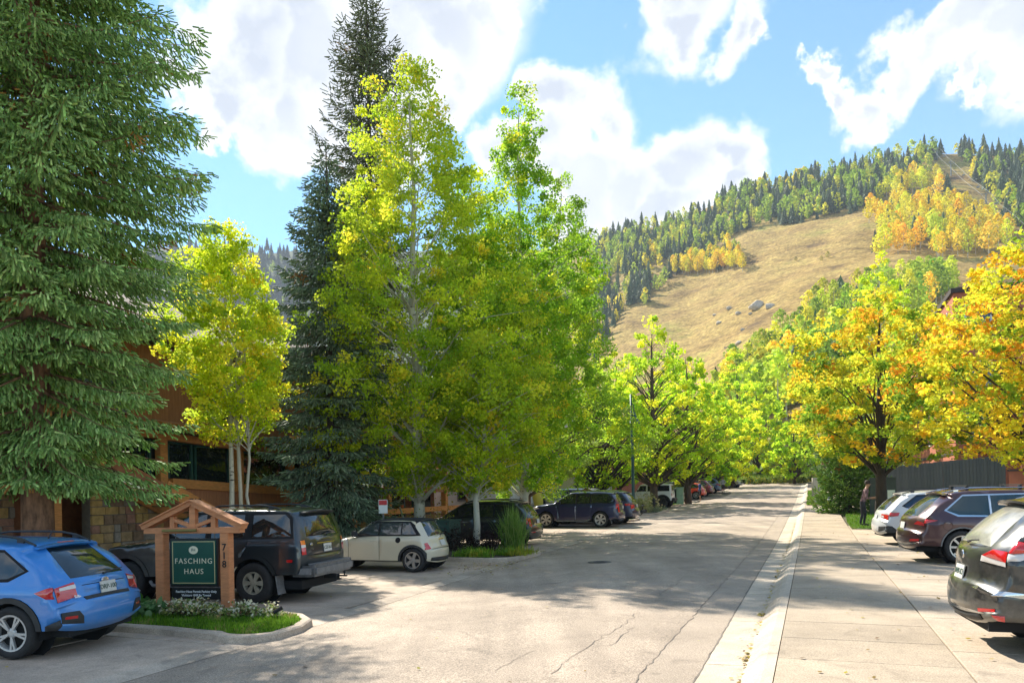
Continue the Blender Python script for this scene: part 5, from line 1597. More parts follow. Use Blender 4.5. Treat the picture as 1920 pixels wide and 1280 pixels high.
# 2 black off-roader behind the sign
P_BLK = paint('dark_green_black_paint', (.010, .016, .020), dust=.10, dustcol=(.16, .14, .11))
lc_H, lc_zb = 1.83, 1.22
lc = dict(sil=[(-1.02, .52), (-1.08, .62), (-1.10, .80), (-1.09, 1.02), (-1.06, 1.22), (-.98, 1.52), (-.90, 1.73), (-.80, 1.81), (-.3, 1.84), (.9, 1.85), (1.55, 1.80), (2.18, 1.28), (2.30, 1.22), (3.35, 1.13), (3.52, 1.0), (3.56, .72), (3.5, .52), (3.35, .42)],
          W=1.92, belt=lc_zb, WB=2.85, wheel=(.395, .215, .27, 'six'), rim=M_RIMD, arch=.075, flare=.085, flare_mat=P_BLK, paint=P_BLK, tumble=.20, bow=.09, tr=.03, crown=.05, roof_p=(7, 10), roof_paint=P_BLK,
          side=[('side_window', [(-.82, 1.29), (.02, 1.27), (.02, 1.70), (-.66, 1.71), (-.76, 1.62)]), ('side_window', [(.20, 1.27), (.92, 1.26), (.92, 1.71), (.20, 1.71)]), ('side_window', [(1.04, 1.26), (1.92, 1.26), (2.02, 1.33), (1.60, 1.70), (1.04, 1.72)]),
                ('window_trim', [(-.87, 1.25), (2.06, 1.22), (2.10, 1.33), (1.62, 1.745), (-.68, 1.755), (-.82, 1.65)]), ('panel_gap', strip_poly([(.11, 1.75), (.11, 1.1), (.30, .80)], .012)), ('panel_gap', strip_poly([(.98, 1.72), (.98, .52)], .012)), ('panel_gap', strip_poly([(2.1, 1.22), (2.05, .52)], .012)),
                ('side_lamp', [(3.36, .93), (3.52, .93), (3.5, 1.05), (3.36, 1.06)]), ('reflector', [(-.86, .80), (-.74, .80), (-.74, .85), (-.86, .85)])],
          strip=[('tail_amber', [(.74, 3.55), (.86, 3.55), (.86, 3.95), (.74, 3.95)], 1), ('tail_clear', [(.74, 3.3), (.86, 3.3), (.86, 3.55), (.74, 3.55)], 1), ('tail_light', [(.74, 2.62), (.86, 2.62), (.86, 3.3), (.74, 3.3)], 1), ('rear_window', [(-.66, 4.2), (.66, 4.2), (.58, 5.9), (-.58, 5.9)], 0), ('windscreen', [(-.64, 9.3), (.64, 9.3), (.72, 10.8), (-.72, 10.8)], 0), ('panel_gap', [(-.72, 2.55), (.72, 2.55), (.72, 2.5), (-.72, 2.5)], 0), ('chrome_strip', [(-.36, 3.48), (.36, 3.48), (.36, 3.60), (-.36, 3.60)], 0),
                 ('grille', [(-.5, 13.7), (.5, 13.7), (.5, 14.5), (-.5, 14.5)], 0), ('head_light', [(.55, 13.7), (.82, 13.7), (.82, 14.4), (.55, 14.4)], 1)],
          plate=(0, 3.05, 'CZI-561'), emblem=(.56, 3.52, .05, .035), letters=[('4WD', .06, .58, 3.1, M_CHROME)], wiper=(4.2, .36), spoiler=(6.6, .16, .60, M_CLAD), rails=(-.45, 1.25, .62, M_CLAD, .075), skidbar=(-1.16, .62, 1.62), bump_mat=M_GREYTRIM, hitch=(-1.30, .44), flaps=1, handles=[(.22, 1.12), (1.18, 1.12)], mirror=(1.95, 1.28), mirror_mat=M_CLAD, step=(.5, 2.3))
make_car(lc, 'black_off_roader', 'tall black off-roader with mud flaps and tow hitch parked behind the wooden sign', 'car', -10.15, 12.98, YAW_LEFT + rad(7))

# 3 cream three-door hatchback
P_CREAM = paint('cream_paint', (.60, .53, .38), dust=.10, dustcol=(.40, .33, .24))
mini = dict(sil=[(-.50, .22), (-.56, .34), (-.57, .52), (-.55, .64), (-.50, .74), (-.44, .92), (-.26, 1.16), (-.14, 1.33), (-.04, 1.385), (.5, 1.405), (1.1, 1.385), (1.42, 1.31), (1.86, .98), (1.98, .93), (2.72, .83), (2.98, .70), (3.06, .50), (3.0, .34), (2.88, .22)],
            W=1.69, belt=.93, WB=2.467, wheel=(.315, .215, .205, 'five'), rim=M_RIM, arch=.03, flare=.065, sill=.30, paint=P_CREAM, tumble=.24, bow=.20, tf=.16, tr=.10, roof_p=(8, 11), crown=.05, fillet=.06,
            side=[('side_window', [(-.10, .99), (.30, .985), (.30, 1.285), (.10, 1.285)]), ('side_window', [(.33, .985), (.95, .98), (.93, 1.295), (.33, 1.29)]), ('side_window', [(.99, .98), (1.72, .965), (1.38, 1.26), (.97, 1.295)]),
                  ('pillar', [(-.22, .96), (1.80, .93), (1.44, 1.315), (1.0, 1.33), (.08, 1.325), (-.02, 1.25)]), ('panel_gap', strip_poly([(.96, .95), (.95, .33)], .012)), ('panel_gap', strip_poly([(1.90, .93), (1.85, .6), (1.86, .33)], .012)), ('tail_light', [(-.47, .60), (-.33, .58), (-.36, .78), (-.46, .80)]), ('side_lamp', [(2.05, .77), (2.18, .77), (2.18, .81), (2.05, .81)]), ('panel_gap', circle(.40, .84, .075, 16))],
            strip=[('rear_window', [(-.56, 5.15), (.56, 5.15), (.46, 7.3), (-.46, 7.3)], 0), ('tail_light', [(.60, 3.0), (.80, 3.0), (.80, 4.4), (.66, 4.4)], 1), ('windscreen', [(-.5, 11.2), (.5, 11.2), (.62, 12.7), (-.62, 12.7)], 0), ('roofpanel', [(-.70, 7.4), (.70, 7.4), (.70, 11.15), (-.70, 11.15)], 0), ('bumper_trim', [(-.6, .2), (.6, .2), (.6, 1.0), (-.6, 1.0)], 0), ('chrome_strip', [(-.16, 4.45), (.16, 4.45), (.16, 4.6), (-.16, 4.6)], 0), ('panel_gap', [(-.6, 2.8), (.6, 2.8), (.6, 2.72), (-.6, 2.72)], 0)],
            plate=(0, 3.9, ''), emblem=(0, 4.85, .045, .025), wiper=(5.1, .32), antenna=(.05, .13), handles=[(1.12, .80)], handle_mat=M_CHROME, mirror=(1.62, .98), mirror_mat=M_CLAD, spoiler=(7.6, .07, .48, M_CLAD), glass=glass_mat('mini_glass', (.03, .04, .045)))
mini['strip'] = [(('pillar' if c == 'roofpanel' else c), p, q) for c, p, q in mini['strip']]
make_car(mini, 'cream_hatchback', 'small cream hatchback with black roof and five-spoke wheels', 'car', -9.75, 18.62, YAW_LEFT + rad(4))

# 4 others on the left
P_BLACK = paint('black_paint', (.009, .009, .011), dust=.08, dustcol=(.14, .12, .10))
P_NAVY = paint('navy_paint', (.010, .014, .060), dust=.07, dustcol=(.14, .12, .10), metal=.2)
P_DKBLUE = paint('dark_blue_paint', (.016, .022, .055), dust=.10)
P_WHITE = paint('white_paint', (.68, .67, .64), dust=.06)
P_SILVER = paint('silver_paint', (.40, .40, .40), dust=.1, metal=.5)
P_RED = paint('wine_red_paint', (.17, .014, .02), dust=.08)
P_ORANGE = paint('orange_red_paint', (.72, .055, .018), dust=.05)
P_SKYBLUE = paint('slate_blue_paint', (.075, .125, .27), dust=.1)
P_WINE = paint('brown_wine_paint', (.055, .018, .022), dust=.10, dustcol=(.30, .19, .14), metal=.3)
P_DIRTY = paint('dusty_black_paint', (.018, .018, .017), dust=.34, dustcol=(.27, .25, .20))
P_OBW = paint('pearl_white_paint', (.60, .60, .59), dust=.05)

def rear_lights(kind, W, zb, ro, p0=4.0, p1=4.9):
    w = W / 2
    if kind == 'wide':
        return [('tail_light', [(-ro - .1, zb - .02), (-ro + .55, zb - .03), (-ro + .50, zb - .13), (-ro - .1, zb - .18)])], [('tail_light', [(w * .50, p0 + .15), (w * .97, p0), (w * .97, p1), (w * .50, p1 - .15)], 1)]
    if kind == 'tall':
        return [('tail_light', [(-ro - .1, zb + .02), (-ro + .30, zb - .0), (-ro + .30, zb - .24), (-ro - .1, zb - .28)])], [('tail_light', [(w * .72, p0 - .3), (w * .97, p0 - .3), (w * .97, p1 + .15), (w * .72, p1 + .15)], 1)]
def suv2(kind='wide', **k):
    a, b_ = rear_lights(kind, k.get('W', 1.85), k.get('belt', 1.04), k.get('ro', .98))
    k['side_extra'] = k.get('side_extra', []) + a; k['strip_extra'] = k.get('strip_extra', []) + b_
    return suv(**k)
blk = suv2('tall', cf=.93, L=4.8, H=1.73, WB=2.8, ro=1.0, W=1.89, belt=1.08, rake=.42, paint=P_BLACK, rails=(-.3, 1.8, .58, M_CLAD, .06), spoiler=(7.8, .14, .58, P_BLACK), sill=.34, strip_extra=[('reflector', [(.55, 1.6), (.8, 1.6), (.8, 1.85), (.55, 1.85)], 1), ('chrome_strip', [(-.5, 3.9), (.5, 3.9), (.5, 4.02), (-.5, 4.02)], 0)])
make_car(blk, 'black_wagon', 'black estate car half hidden by the tall ornamental grass', 'car', -10.5, 27.4, YAW_LEFT + rad(4))
run = suv2('tall', L=4.83, H=1.80, WB=2.79, ro=1.08, W=1.92, belt=1.17, rake=.20, cf=.84, hood=.04, paint=P_NAVY, wheel=(.39, .27, .26, 'six'), flare=.06, flare_mat=P_NAVY, rails=(-.4, 1.6, .58, M_CHROME, .06), step=(.55, 2.3), spoiler=(7.8, .14, .58, P_NAVY), flaps=1)
make_car(run, 'navy_off_roader', 'navy blue off-roader with silver roof rails and side step', 'car', -9.85, 38.3, YAW_LEFT + rad(4))
exp = suv2('wide', cf=.9, L=4.9, H=1.76, WB=2.86, ro=1.05, W=1.95, belt=1.10, rake=.40, paint=P_DKBLUE, rails=(-.3, 1.8, .58, M_CHROME, .06), spoiler=(7.8, .12, .58, P_DKBLUE))
make_car(exp, 'dark_blue_wagon', 'dark blue estate carrying an empty bike rack, beyond the navy off-roader', 'car', -9.6, 40.7, YAW_LEFT)
gld = suv2('tall', L=4.7, H=1.86, WB=2.7, ro=.95, W=1.85, belt=1.12, rake=.2, paint=P_SILVER)
make_car(gld, 'silver_wagon', 'silver car mostly hidden behind the navy off-roader', 'car', -12.6, 45.6, YAW_LEFT)
def bike_rack(u, v):
    root = empty('bike_rack', gpos(u, v), YAW_LEFT); tag(root, 'folded black bike rack hung on the rear of the dark blue estate', 'bike rack')
    mb = MB(); mb.tube([(.35, 0, .45), (0, 0, .45), (-.10, 0, .55), (-.12, 0, 1.05)], .03, 7); mb.build('mast', M_UNDER, root)
    for z in (.62, .95):
        mb = MB(); mb.tube([(-.12, -.55, z), (-.14, .55, z)], .022, 6); mb.build('arm', M_UNDER, root)
    for y in (-.5, -.2, .2, .5):
        mb = MB(); mb.lathe([(.03, -.03), (.085, -.03), (.085, .03), (.03, .03)], 12, 'Y', (-.16, y, .64)); mb.build('wheel_tray', M_CLAD, root)
bike_rack(-8.45, 40.7)

# white boxy off-roader
jz = 1.16
jeep = dict(sil=[(-.66, .52), (-.70, .62), (-.70, .86), (-.68, 1.12), (-.66, 1.45), (-.62, 1.74), (-.54, 1.80), (.6, 1.82), (1.55, 1.80), (1.72, 1.72), (2.02, 1.24), (2.10, 1.17), (3.30, 1.10), (3.42, .98), (3.44, .72), (3.40, .56), (3.25, .5)],
            W=1.72, belt=jz, WB=2.95, wheel=(.40, .22, .26, 'five'), rim=M_RIMGOLD, arch=.10, flare=.10, paint=P_WHITE, tumble=.12, bow=.05, tr=.02, tf=.12, crown=.03, roof_p=(6, 9), fillet=.04,
            side=[('side_window', [(-.52, 1.24), (.42, 1.24), (.42, 1.66), (-.48, 1.66)]), ('side_window', [(.56, 1.24), (1.10, 1.24), (1.10, 1.66), (.56, 1.66)]), ('side_window', [(1.2, 1.24), (1.86, 1.24), (1.64, 1.66), (1.2, 1.66)]), ('panel_gap', strip_poly([(.49, 1.7), (.49, .6)], .014)), ('panel_gap', strip_poly([(1.15, 1.7), (1.15, .6)], .014)), ('panel_gap', strip_poly([(1.98, 1.2), (1.98, .6)], .014))],
            strip=[('rear_window', [(-.58, 3.25), (.58, 3.25), (.56, 4.8), (-.56, 4.8)], 0), ('tail_light', [(.64, 2.1), (.78, 2.1), (.78, 2.8), (.64, 2.8)], 1), ('windscreen', [(-.60, 8.9), (.60, 8.9), (.64, 10.2), (-.64, 10.2)], 0), ('grille', [(-.4, 12.8), (.4, 12.8), (.4, 13.6), (-.4, 13.6)], 0)], skidbar=(-.76, .60, 1.3), mirror=(1.8, 1.26), mirror_mat=M_CLAD, handles=[(.62, 1.06), (1.26, 1.06)], handle_mat=M_CLAD)
make_car(jeep, 'white_off_roader', 'white boxy hard-top off-roader beyond the flower bed', 'car', -10.2, 57.8, YAW_LEFT)
mb = MB(); mb.lathe([(.0, -.12), (.30, -.12), (.38, -.08), (.38, .08), (.30, .12), (0, .12)], 22, 'Y')
far_cars = [
    (suv2('wide', L=4.6, H=1.52, WB=2.75, ro=.95, W=1.82, belt=.98, rake=.7, paint=P_BLACK), 'black_hatchback', 'low black car with sloping windscreen next to the white off-roader', -10.4, 62.9),
    (suv2('tall', L=4.8, H=1.76, WB=2.8, ro=1.0, W=1.9, belt=1.08, rake=.35, paint=P_BLACK, rails=(-.3, 1.8, .58, M_CHROME, .07), bars=((.0, 1.3), .55)), 'black_wagon', 'black estate with silver roof rails behind the green cabinet', -10.6, 67.6),
    (suv2('tall', L=4.2, H=1.52, WB=2.55, ro=.85, W=1.76, belt=.98, rake=.4, paint=P_ORANGE), 'orange_hatchback', 'bright orange-red hatchback behind the person in the blue shirt', -9.8, 72.6),
    (suv2('wide', L=4.6, H=1.66, WB=2.7, ro=.98, W=1.84, belt=1.03, rake=.5, paint=P_RED), 'red_wagon', 'wine red crossover between the orange and the slate blue cars', -9.9, 78.4),
    (suv2('wide', L=4.65, H=1.70, WB=2.67, ro=.98, W=1.82, belt=1.05, rake=.42, paint=P_SKYBLUE, flare=.06), 'blue_wagon', 'slate blue crossover last in the left row before the bin', -9.8, 84.6),
]
for sp, nm, lb, u_, v_ in far_cars:
    make_car(sp, nm, lb, 'car', u_, v_, YAW_LEFT, 'cars parked in the far left row')
sed = suv2('wide', L=4.6, H=1.46, WB=2.7, ro=.98, W=1.80, belt=.94, rake=.8, paint=P_SILVER)
make_car(sed, 'silver_car', 'silver car half hidden by shrubs beyond the slate blue crossover', 'car', -13.2, 97.0, YAW_LEFT + .5, 'silver cars at the top of the street')
make_car(sed, 'silver_car', 'silver car with dark grille nearest the black bin', 'car', -11.5, 101.0, YAW_LEFT + 2.9, 'silver cars at the top of the street')
van = suv2('tall', L=4.9, H=1.85, WB=2.9, ro=1.0, W=1.95, belt=1.12, rake=.2, paint=P_WHITE)
hp = hill_hit(1448, 884)
if hp is not None:
    u_, v_ = to_uv(hp.x, hp.y)
    make_car(van, 'white_wagon', 'white car parked above the grassy bank among the trees', 'car', u_, v_, YAW_RIGHT + .35, dz=hp.z - gz(u_, v_))

# 5 cars on the right
ob = suv2('wide', L=4.82, H=1.63, WB=2.745, ro=1.05, W=1.84, belt=1.01, rake=.52, paint=P_OBW, wheel=(.35, .24, .225, 'five'), flare=.055, sill=.40, rails=(-.35, 1.9, .58, M_CLAD, .07), spoiler=(7.8, .10, .56, P_OBW), bow=.17, tr=.07, glass=glass_mat('blue_glass', (.008, .012, .025)),
          side_extra=[('cladding', [(-1.15, .22), (-.50, .22), (-.52, .42), (-.72, .58), (-1.15, .60)]), ('panel_gap', strip_poly(circle(-.34, .88, .085, 18) + [(-.34 + .085, .88)], .007)), ('chrome_strip', strip_poly([(-.32, 1.12), (-.10, 1.035), (.55, 1.02), (1.2, 1.015), (2.4, 1.0)], .018))],
          strip_extra=[('bumper_trim', [(.40, .8), (.87, .8), (.87, 2.0), (.5, 1.9)], 1), ('tail_clear', [(.48, 4.2), (.62, 4.2), (.62, 4.5), (.48, 4.5)], 1)], plate=(0, 4.1, ''))
make_car(ob, 'white_wagon', 'pearl white estate car with dark lower cladding beside the man in plaid', 'car', 2.80, 26.4, YAW_RIGHT + rad(8))
qx = suv(L=5.0, H=1.70, WB=2.9, ro=1.08, W=1.96, belt=1.05, rake=.62, paint=P_WINE, wheel=(.375, .265, .235, 'vee'), rails=(-.3, 2.0, .60, M_CHROME, .05), bars=((.25, 1.35), .60), spoiler=(7.8, .15, .60, P_WINE), trim=M_CHROME, bow=.22, tr=.12, tumble=.30, flare=.03, flare_mat=M_GREYTRIM, arch=.06,
          side_extra=[('tail_light', [(-1.2, 1.0), (-.75, 1.02), (-.50, .99), (-.75, .92), (-1.2, .885)]), ('panel_gap', strip_poly(circle(-.30, .86, .10, 18) + [(-.20, .86)], .007))],
          strip_extra=[('tail_light', [(.58, 4.45), (.93, 4.4), (.93, 4.93), (.70, 4.9)], 1), ('reflector', [(.55, 1.45), (.84, 1.5), (.84, 1.9), (.6, 1.8)], 1), ('chrome_strip', [(-.8, .75), (.8, .75), (.8, 1.05), (-.8, 1.05)], 0)], plate=(.0, 4.2, ''), glass=glass_mat('green_glass', (.02, .035, .03)))
make_car(qx, 'wine_suv', 'glossy dark wine-red crossover with roof bars between two other cars', 'car', 3.02, 20.9, YAW_RIGHT + rad(9))
ng = suv(L=4.69, H=1.72, WB=2.705, ro=1.03, W=1.84, belt=1.13, rake=.50, paint=P_DIRTY, wheel=(.36, .24, .225, 'five'), sill=.34, flare=.045, spoiler=(7.8, .17, .58, P_DIRTY), bow=.20, tr=.10, tumble=.30, rails=(-.2, 1.7, .56, M_CHROME, .05), rglass=mat('dusty_glass', (.26, .25, .21), .35, var=.35, scale=5, coat=.6),
          side_extra=[('tail_light', [(-1.2, 1.19), (-.80, 1.24), (-.40, 1.21), (-.36, 1.13), (-.80, 1.09), (-1.2, 1.06)]), ('tail_clear', [(-1.2, 1.06), (-.80, 1.09), (-.36, 1.13), (-.62, 1.03), (-1.2, .99)]), ('chrome_strip', strip_poly([(-1.0, .66), (-.75, .69), (-.50, .66)], .05)), ('reflector', [(-1.2, .45), (-.76, .46), (-.76, .40), (-1.2, .39)])],
          strip_extra=[('tail_clear', [(.50, 4.66), (.9, 4.6), (.9, 4.86), (.50, 4.88)], 1), ('tail_light', [(.50, 4.88), (.9, 4.86), (.9, 5.32), (.62, 5.2)], 1), ('reflector', [(.6, 1.2), (.9, 1.2), (.9, 1.55), (.6, 1.5)], 1), ('chrome_strip', [(-.70, 1.0), (.70, 1.0), (.62, 1.2), (-.62, 1.2)], 0), ('bumper_trim', [(-.62, .3), (.62, .3), (.62, 1.0), (-.62, 1.0)], 0)], plate=(-.0, 4.05, 'M49-K3'), letters=[('ROGUE', .05, -.55, 3.3, M_CHROME)], emblem=(0, 4.75, .05, .05))
make_car(ng, 'dusty_dark_suv', 'dusty black crossover cut by the right edge of the picture', 'car', 2.52, 10.2, YAW_RIGHT + rad(5))
print('cars', round(time.time() - T0, 1))
# ================================================================== BUILDINGS
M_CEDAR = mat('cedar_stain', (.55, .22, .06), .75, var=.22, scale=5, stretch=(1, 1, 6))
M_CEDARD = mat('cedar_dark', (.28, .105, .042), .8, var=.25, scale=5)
def siding_mat(name, color, n=5.0):
    if name in MATS: return MATS[name]
    m = mat(name, color, .8, var=.2, scale=3, stretch=(6, 6, .6))
    nt = m.node_tree; N, L = nt.nodes.new, nt.links.new; b = nt.nodes['Principled BSDF']
    tc = N('ShaderNodeTexCoord'); wv = N('ShaderNodeTexWave'); wv.wave_type = 'BANDS'; wv.bands_direction = 'Y'; wv.inputs['Scale'].default_value = n; wv.wave_profile = 'SAW'
    L(tc.outputs['Object'], wv.inputs['Vector'])
    bp = N('ShaderNodeBump'); bp.inputs['Strength'].default_value = .5; bp.inputs['Distance'].default_value = .02
    L(wv.outputs['Fac'], bp.inputs['Height']); L(bp.outputs[0], b.inputs['Normal'])
    return m
M_SIDING = siding_mat('cedar_siding', (.38, .145, .06), 2.2)
M_ROOFBR = mat('brown_shingle', (.13, .095, .07), .9, var=.3, scale=6, bump=.4)
M_WINGLASS = glass_mat('window_glass', (.012, .016, .015), .03, .8)
M_SKYGLASS = glass_mat('upper_window_glass', (.10, .13, .15), .03, 1.0)  # pale blue base colour stands in for the reflected sky
M_GREENFRAME = mat('green_window_frame', (.018, .065, .05), .5)
M_DARKIN = mat('dark_interior', (.018, .014, .011), .9)
M_OLIVEWOOD = mat('weathered_boards', (.22, .13, .05), .85, var=.25, scale=4, stretch=(1, 1, 8))
STONES = [mat('stone_%s' % n, c, .9, var=.25, scale=5, bump=.5) for n, c in (('tan', (.36, .23, .11)), ('gold', (.44, .27, .09)), ('brown', (.23, .14, .08)), ('rose', (.34, .17, .11)), ('grey', (.27, .22, .17)))]
M_MORTAR = mat('mortar', (.17, .14, .11), .95, var=.2)

def lodge():
    u0, v0 = -19.2, 8.0
    r = empty('lodge', gpos(u0, v0), YAW_RIGHT); tag(r, 'cedar and stone lodge with glazed upper floor behind the spruces', 'building')
    def B(name, m, x0, x1, y0, y1, z0, z1, bevel=0.0, parent=r):
        mb = MB(); mb.box(((x0 + x1) / 2, (y0 + y1) / 2, (z0 + z1) / 2), (x1 - x0, y1 - y0, z1 - z0)); return mb.build(name, m, parent, bevel=bevel)
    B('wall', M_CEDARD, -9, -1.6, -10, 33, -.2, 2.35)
    B('floor_beam', M_CEDAR, -1.6, .12, -10, 8.1, 2.35, 2.66)
    # stone piers, every stone its own piece
    rr = random.Random(4)
    for (ya, yb, xa, zt) in ((8.25, 11.2, .0, 2.34), (4.6, 6.9, -1.25, 2.3), (-3.0, 1.6, -1.2, 2.3)):
        p = B('stone_wall', M_MORTAR, xa - .35, xa - .03, ya, yb, -.2, zt)
        z = -.15
        while z < zt - .08:
            h = min(rr.uniform(.17, .30), zt - z); y = ya
            while y < yb - .05:
                w = min(rr.uniform(.22, .55), yb - y)
                mb = MB(); d = rr.uniform(.02, .065)
                mb.box((xa - .06 + d / 2, y + w / 2, z + h / 2), (.10 + d, w - .022, h - .022))
                mb.build('stone', rr.choice(STONES), p, bevel=.014)
                y += w
            z += h
    for y in (-1.8, 1.9, 4.2, 7.2): B('post', M_CEDAR, -.28, -.02, y - .16, y + .16, -.2, 2.35)
    for y in (2.3, 5.3): 
        w = B('window', M_GREENFRAME, -1.62, -1.55, y, y + 1.5, .6, 2.1); B('pane', M_WINGLASS, -1.56, -1.53, y + .08, y + 1.42, .68, 2.02, parent=w)
    # glazed upper floor, its sill and head falling to the right
    B('glazed_bay', M_DARKIN, -4, -.35, 6.0, 20.2, 2.70, 4.25)
    posts_y = [8.6, 10.75, 11.05, 14.3, 14.6, 17.4, 20.0]
    for ya, yb in ((6.2, 8.45), (8.75, 10.6), (11.25, 12.35), (12.43, 14.15), (14.75, 17.2), (17.6, 19.9)):
        zt = 4.05 - .055 * (ya - 8); zl = 2.62 - .045 * (ya - 8)
        fr = MB(); 
        for (a, b_, c, d) in ((ya, ya + .09, zl, zt), (yb - .09, yb, zl, zt), (ya, yb, zl, zl + .08), (ya, yb, zt - .08, zt)): fr.box((-.20, (a + b_) / 2, (c + d) / 2), (.12, b_ - a, d - c))
        w = fr.build('window', M_GREENFRAME, r)
        B('pane', M_WINGLASS, -.24, -.215, ya + .06, yb - .06, zl + .05, zt - .05, parent=w)
    for y in (8.6, 10.92, 14.45, 17.4, 20.05):
        zt = 4.2 - .055 * (y - 8); B('post', M_CEDAR, -.16, .06, y - .15, y + .15, 2.1, zt)
    def sloped(name, m, x0, x1, ya, yb, za, zb, h):
        mb = MB(); P = []
        for y, z in ((ya, za), (yb, zb)):
            for x in (x0, x1):
                P += [(x, y, z), (x, y, z + h)]
        mb.add(P, [(0, 1, 3, 2), (4, 6, 7, 5), (0, 4, 5, 1), (2, 3, 7, 6), (1, 5, 7, 3), (0, 2, 6, 4)]); return mb.build(name, m, r)
    sloped('head_beam', M_CEDAR, -.2, .10, 6, 21, 4.16, 3.36, .24)
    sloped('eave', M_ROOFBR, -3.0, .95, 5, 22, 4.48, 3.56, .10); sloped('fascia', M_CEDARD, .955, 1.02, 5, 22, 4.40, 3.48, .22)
    sloped('sill_beam', M_CEDAR, -.16, .14, 11.2, 22, 2.36, 1.80, .30)
    sloped('apron', M_SIDING, -.3, .02, 10.9, 22, 1.0, .5, 1.36)
    # stair running down towards the street
    for x in (.2, 1.6):
        mb = MB(); mb.beam((x, 7.6, 3.05), (x, 14.6, -.05), .10, .34); mb.build('stair_stringer', M_CEDAR if x < 1 else M_CEDARD, r)
    for k in range(14):
        B('stair_tread', M_OLIVEWOOD, .25, 1.55, 7.8 + .48 * k, 8.2 + .48 * k, 2.83 - .213 * k, 2.88 - .213 * k)
    mb = MB(); mb.beam((1.66, 9.4, 2.35), (1.66, 13.6, .55), .05, .42); mb.build('number_board', M_CEDAR, r)
    t = text_obj('718', .34, M_SEAM, r, (1.70, 10.5, 1.88), (rad(90), 0, rad(90)), name='house_number')
    # upper storey
    B('upper_wall', M_SIDING, -9, -1.8, 2, 31, 4.0, 7.7)
    for ya, yb in ((7.0, 9.0), (9.15, 11.3)):
        w = B('window', M_SEAM, -1.82, -1.74, ya, yb, 4.75, 6.5); B('pane', M_SKYGLASS, -1.76, -1.72, ya + .07, yb - .07, 4.82, 6.43, parent=w)
    for ya, yb in ((15, 16.6), (22, 23.6), (26, 27.6)):
        w = B('window', M_GREENFRAME, -1.82, -1.74, ya, yb, 5.0, 6.4); B('pane', M_WINGLASS, -1.76, -1.72, ya + .08, yb - .08, 5.08, 6.32, parent=w)
    mb = MB(); mb.add([(-9.8, 1, 7.7), (-9.8, 32, 7.7), (-5.4, 1, 9.9), (-5.4, 32, 9.9), (-.7, 1, 7.45), (-.7, 32, 7.45), (-.7, 1, 7.25), (-.7, 32, 7.25), (-9.8, 1, 7.5), (-9.8, 32, 7.5)], [(0, 2, 3, 1), (2, 4, 5, 3), (4, 6, 7, 5), (0, 8, 6, 4, 2), (1, 3, 5, 7, 9), (8, 9, 7, 6)])
    mb.build('roof', M_ROOFBR, r)
    # balconies at the far end
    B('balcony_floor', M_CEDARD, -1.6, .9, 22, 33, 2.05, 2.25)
    for z in (1.05, 2.75):
        B('balcony_rail', M_CEDAR, .78, .90, 20.5, 33, z, z + .26)
    for y in (20.6, 23.6, 26.6, 29.6, 32.8): B('post', M_CEDAR, .60, .88, y - .14, y + .14, -.2, 4.2)
    for k in range(9): B('weathered_board', M_OLIVEWOOD, .62, .70, 20.7, 32.7, -.15 + .12 * k, -.05 + .12 * k)
    for ya in (21, 24.2, 27.2, 30.2):
        w = B('window', M_GREENFRAME, -1.62, -1.54, ya, ya + 2.2, .3, 2.0); B('pane', M_WINGLASS, -1.56, -1.52, ya + .08, ya + 2.12, .38, 1.92, parent=w)
    for ya in (20.5, 26.6):
        mb = MB(); mb.beam((.8, ya, 3.4), (.8, ya + 3, 4.4), .14, .24); mb.beam((.8, ya + 3, 4.4), (.8, ya + 6, 3.4), .14, .24); mb.beam((.8, ya, 3.4), (.8, ya + 6, 3.4), .12, .22); mb.beam((.8, ya + 3, 3.4), (.8, ya + 3, 4.4), .1, .14); mb.build('truss', M_CEDAR, r)
lodge()

def house(name, label, u0, v0, w, l, h, wallm, roofm, roof_h, wins, over=.5, group=None, gable=True, yaw=YAW_RIGHT, base=0.0):
    r = empty(name, gpos(u0, v0, base), yaw); tag(r, label, 'building', group)
    mb = MB(); mb.box((-w / 2, l / 2, h / 2 - .3), (w, l, h + .6)); mb.build('wall', wallm, r)
    if gable:
        mb = MB(); a, b_ = -w - over, over
        mb.add([(a, -over, h - .15), (a, l + over, h - .15), (-w / 2, -over, h + roof_h), (-w / 2, l + over, h + roof_h), (b_, -over, h - .15), (b_, l + over, h - .15), (b_, -over, h - .35), (b_, l + over, h - .35), (a, -over, h - .35), (a, l + over, h - .35)], [(0, 2, 3, 1), (2, 4, 5, 3), (4, 6, 7, 5), (0, 8, 6, 4, 2), (1, 3, 5, 7, 9), (8, 9, 7, 6), (0, 1, 9, 8)])
        mb.build('roof', roofm, r)
    else:
        mb = MB(); mb.box((-w / 2, l / 2, h + .16), (w + .5, l + .5, .3)); mb.build('roof', roofm, r)
    for face, a, b_, z0, z1 in wins:
        mb = MB(); fm = MB(); t = .09
        def bx(m, a_, b2, c, d, dep):
            if face == 'S': m.box((dep, (a_ + b2) / 2, (c + d) / 2), (.10, b2 - a_, d - c))
            else: m.box(((a_ + b2) / 2, -dep, (c + d) / 2), (b2 - a_, .10, d - c))
        for q in ((a, a + t, z0, z1), (b_ - t, b_, z0, z1), (a + t, b_ - t, z0, z0 + t), (a + t, b_ - t, z1 - t, z1)): bx(fm, *q, .03)
        wn = fm.build('window', M_GREYTRIM, r); bx(mb, a + t, b_ - t, z0 + t, z1 - t, .0); mb.build('pane', M_WINGLASS, wn)
    return r
M_STUCCO = mat('white_stucco', (.62, .60, .55), .9, var=.08, scale=3, bump=.2)
M_PALE = mat('pale_boards', (.55, .55, .53), .85, var=.12, scale=3, stretch=(8, 8, .4))
M_BRICKW = mat('red_brick_far', (.36, .14, .09), .9, var=.25, scale=9)
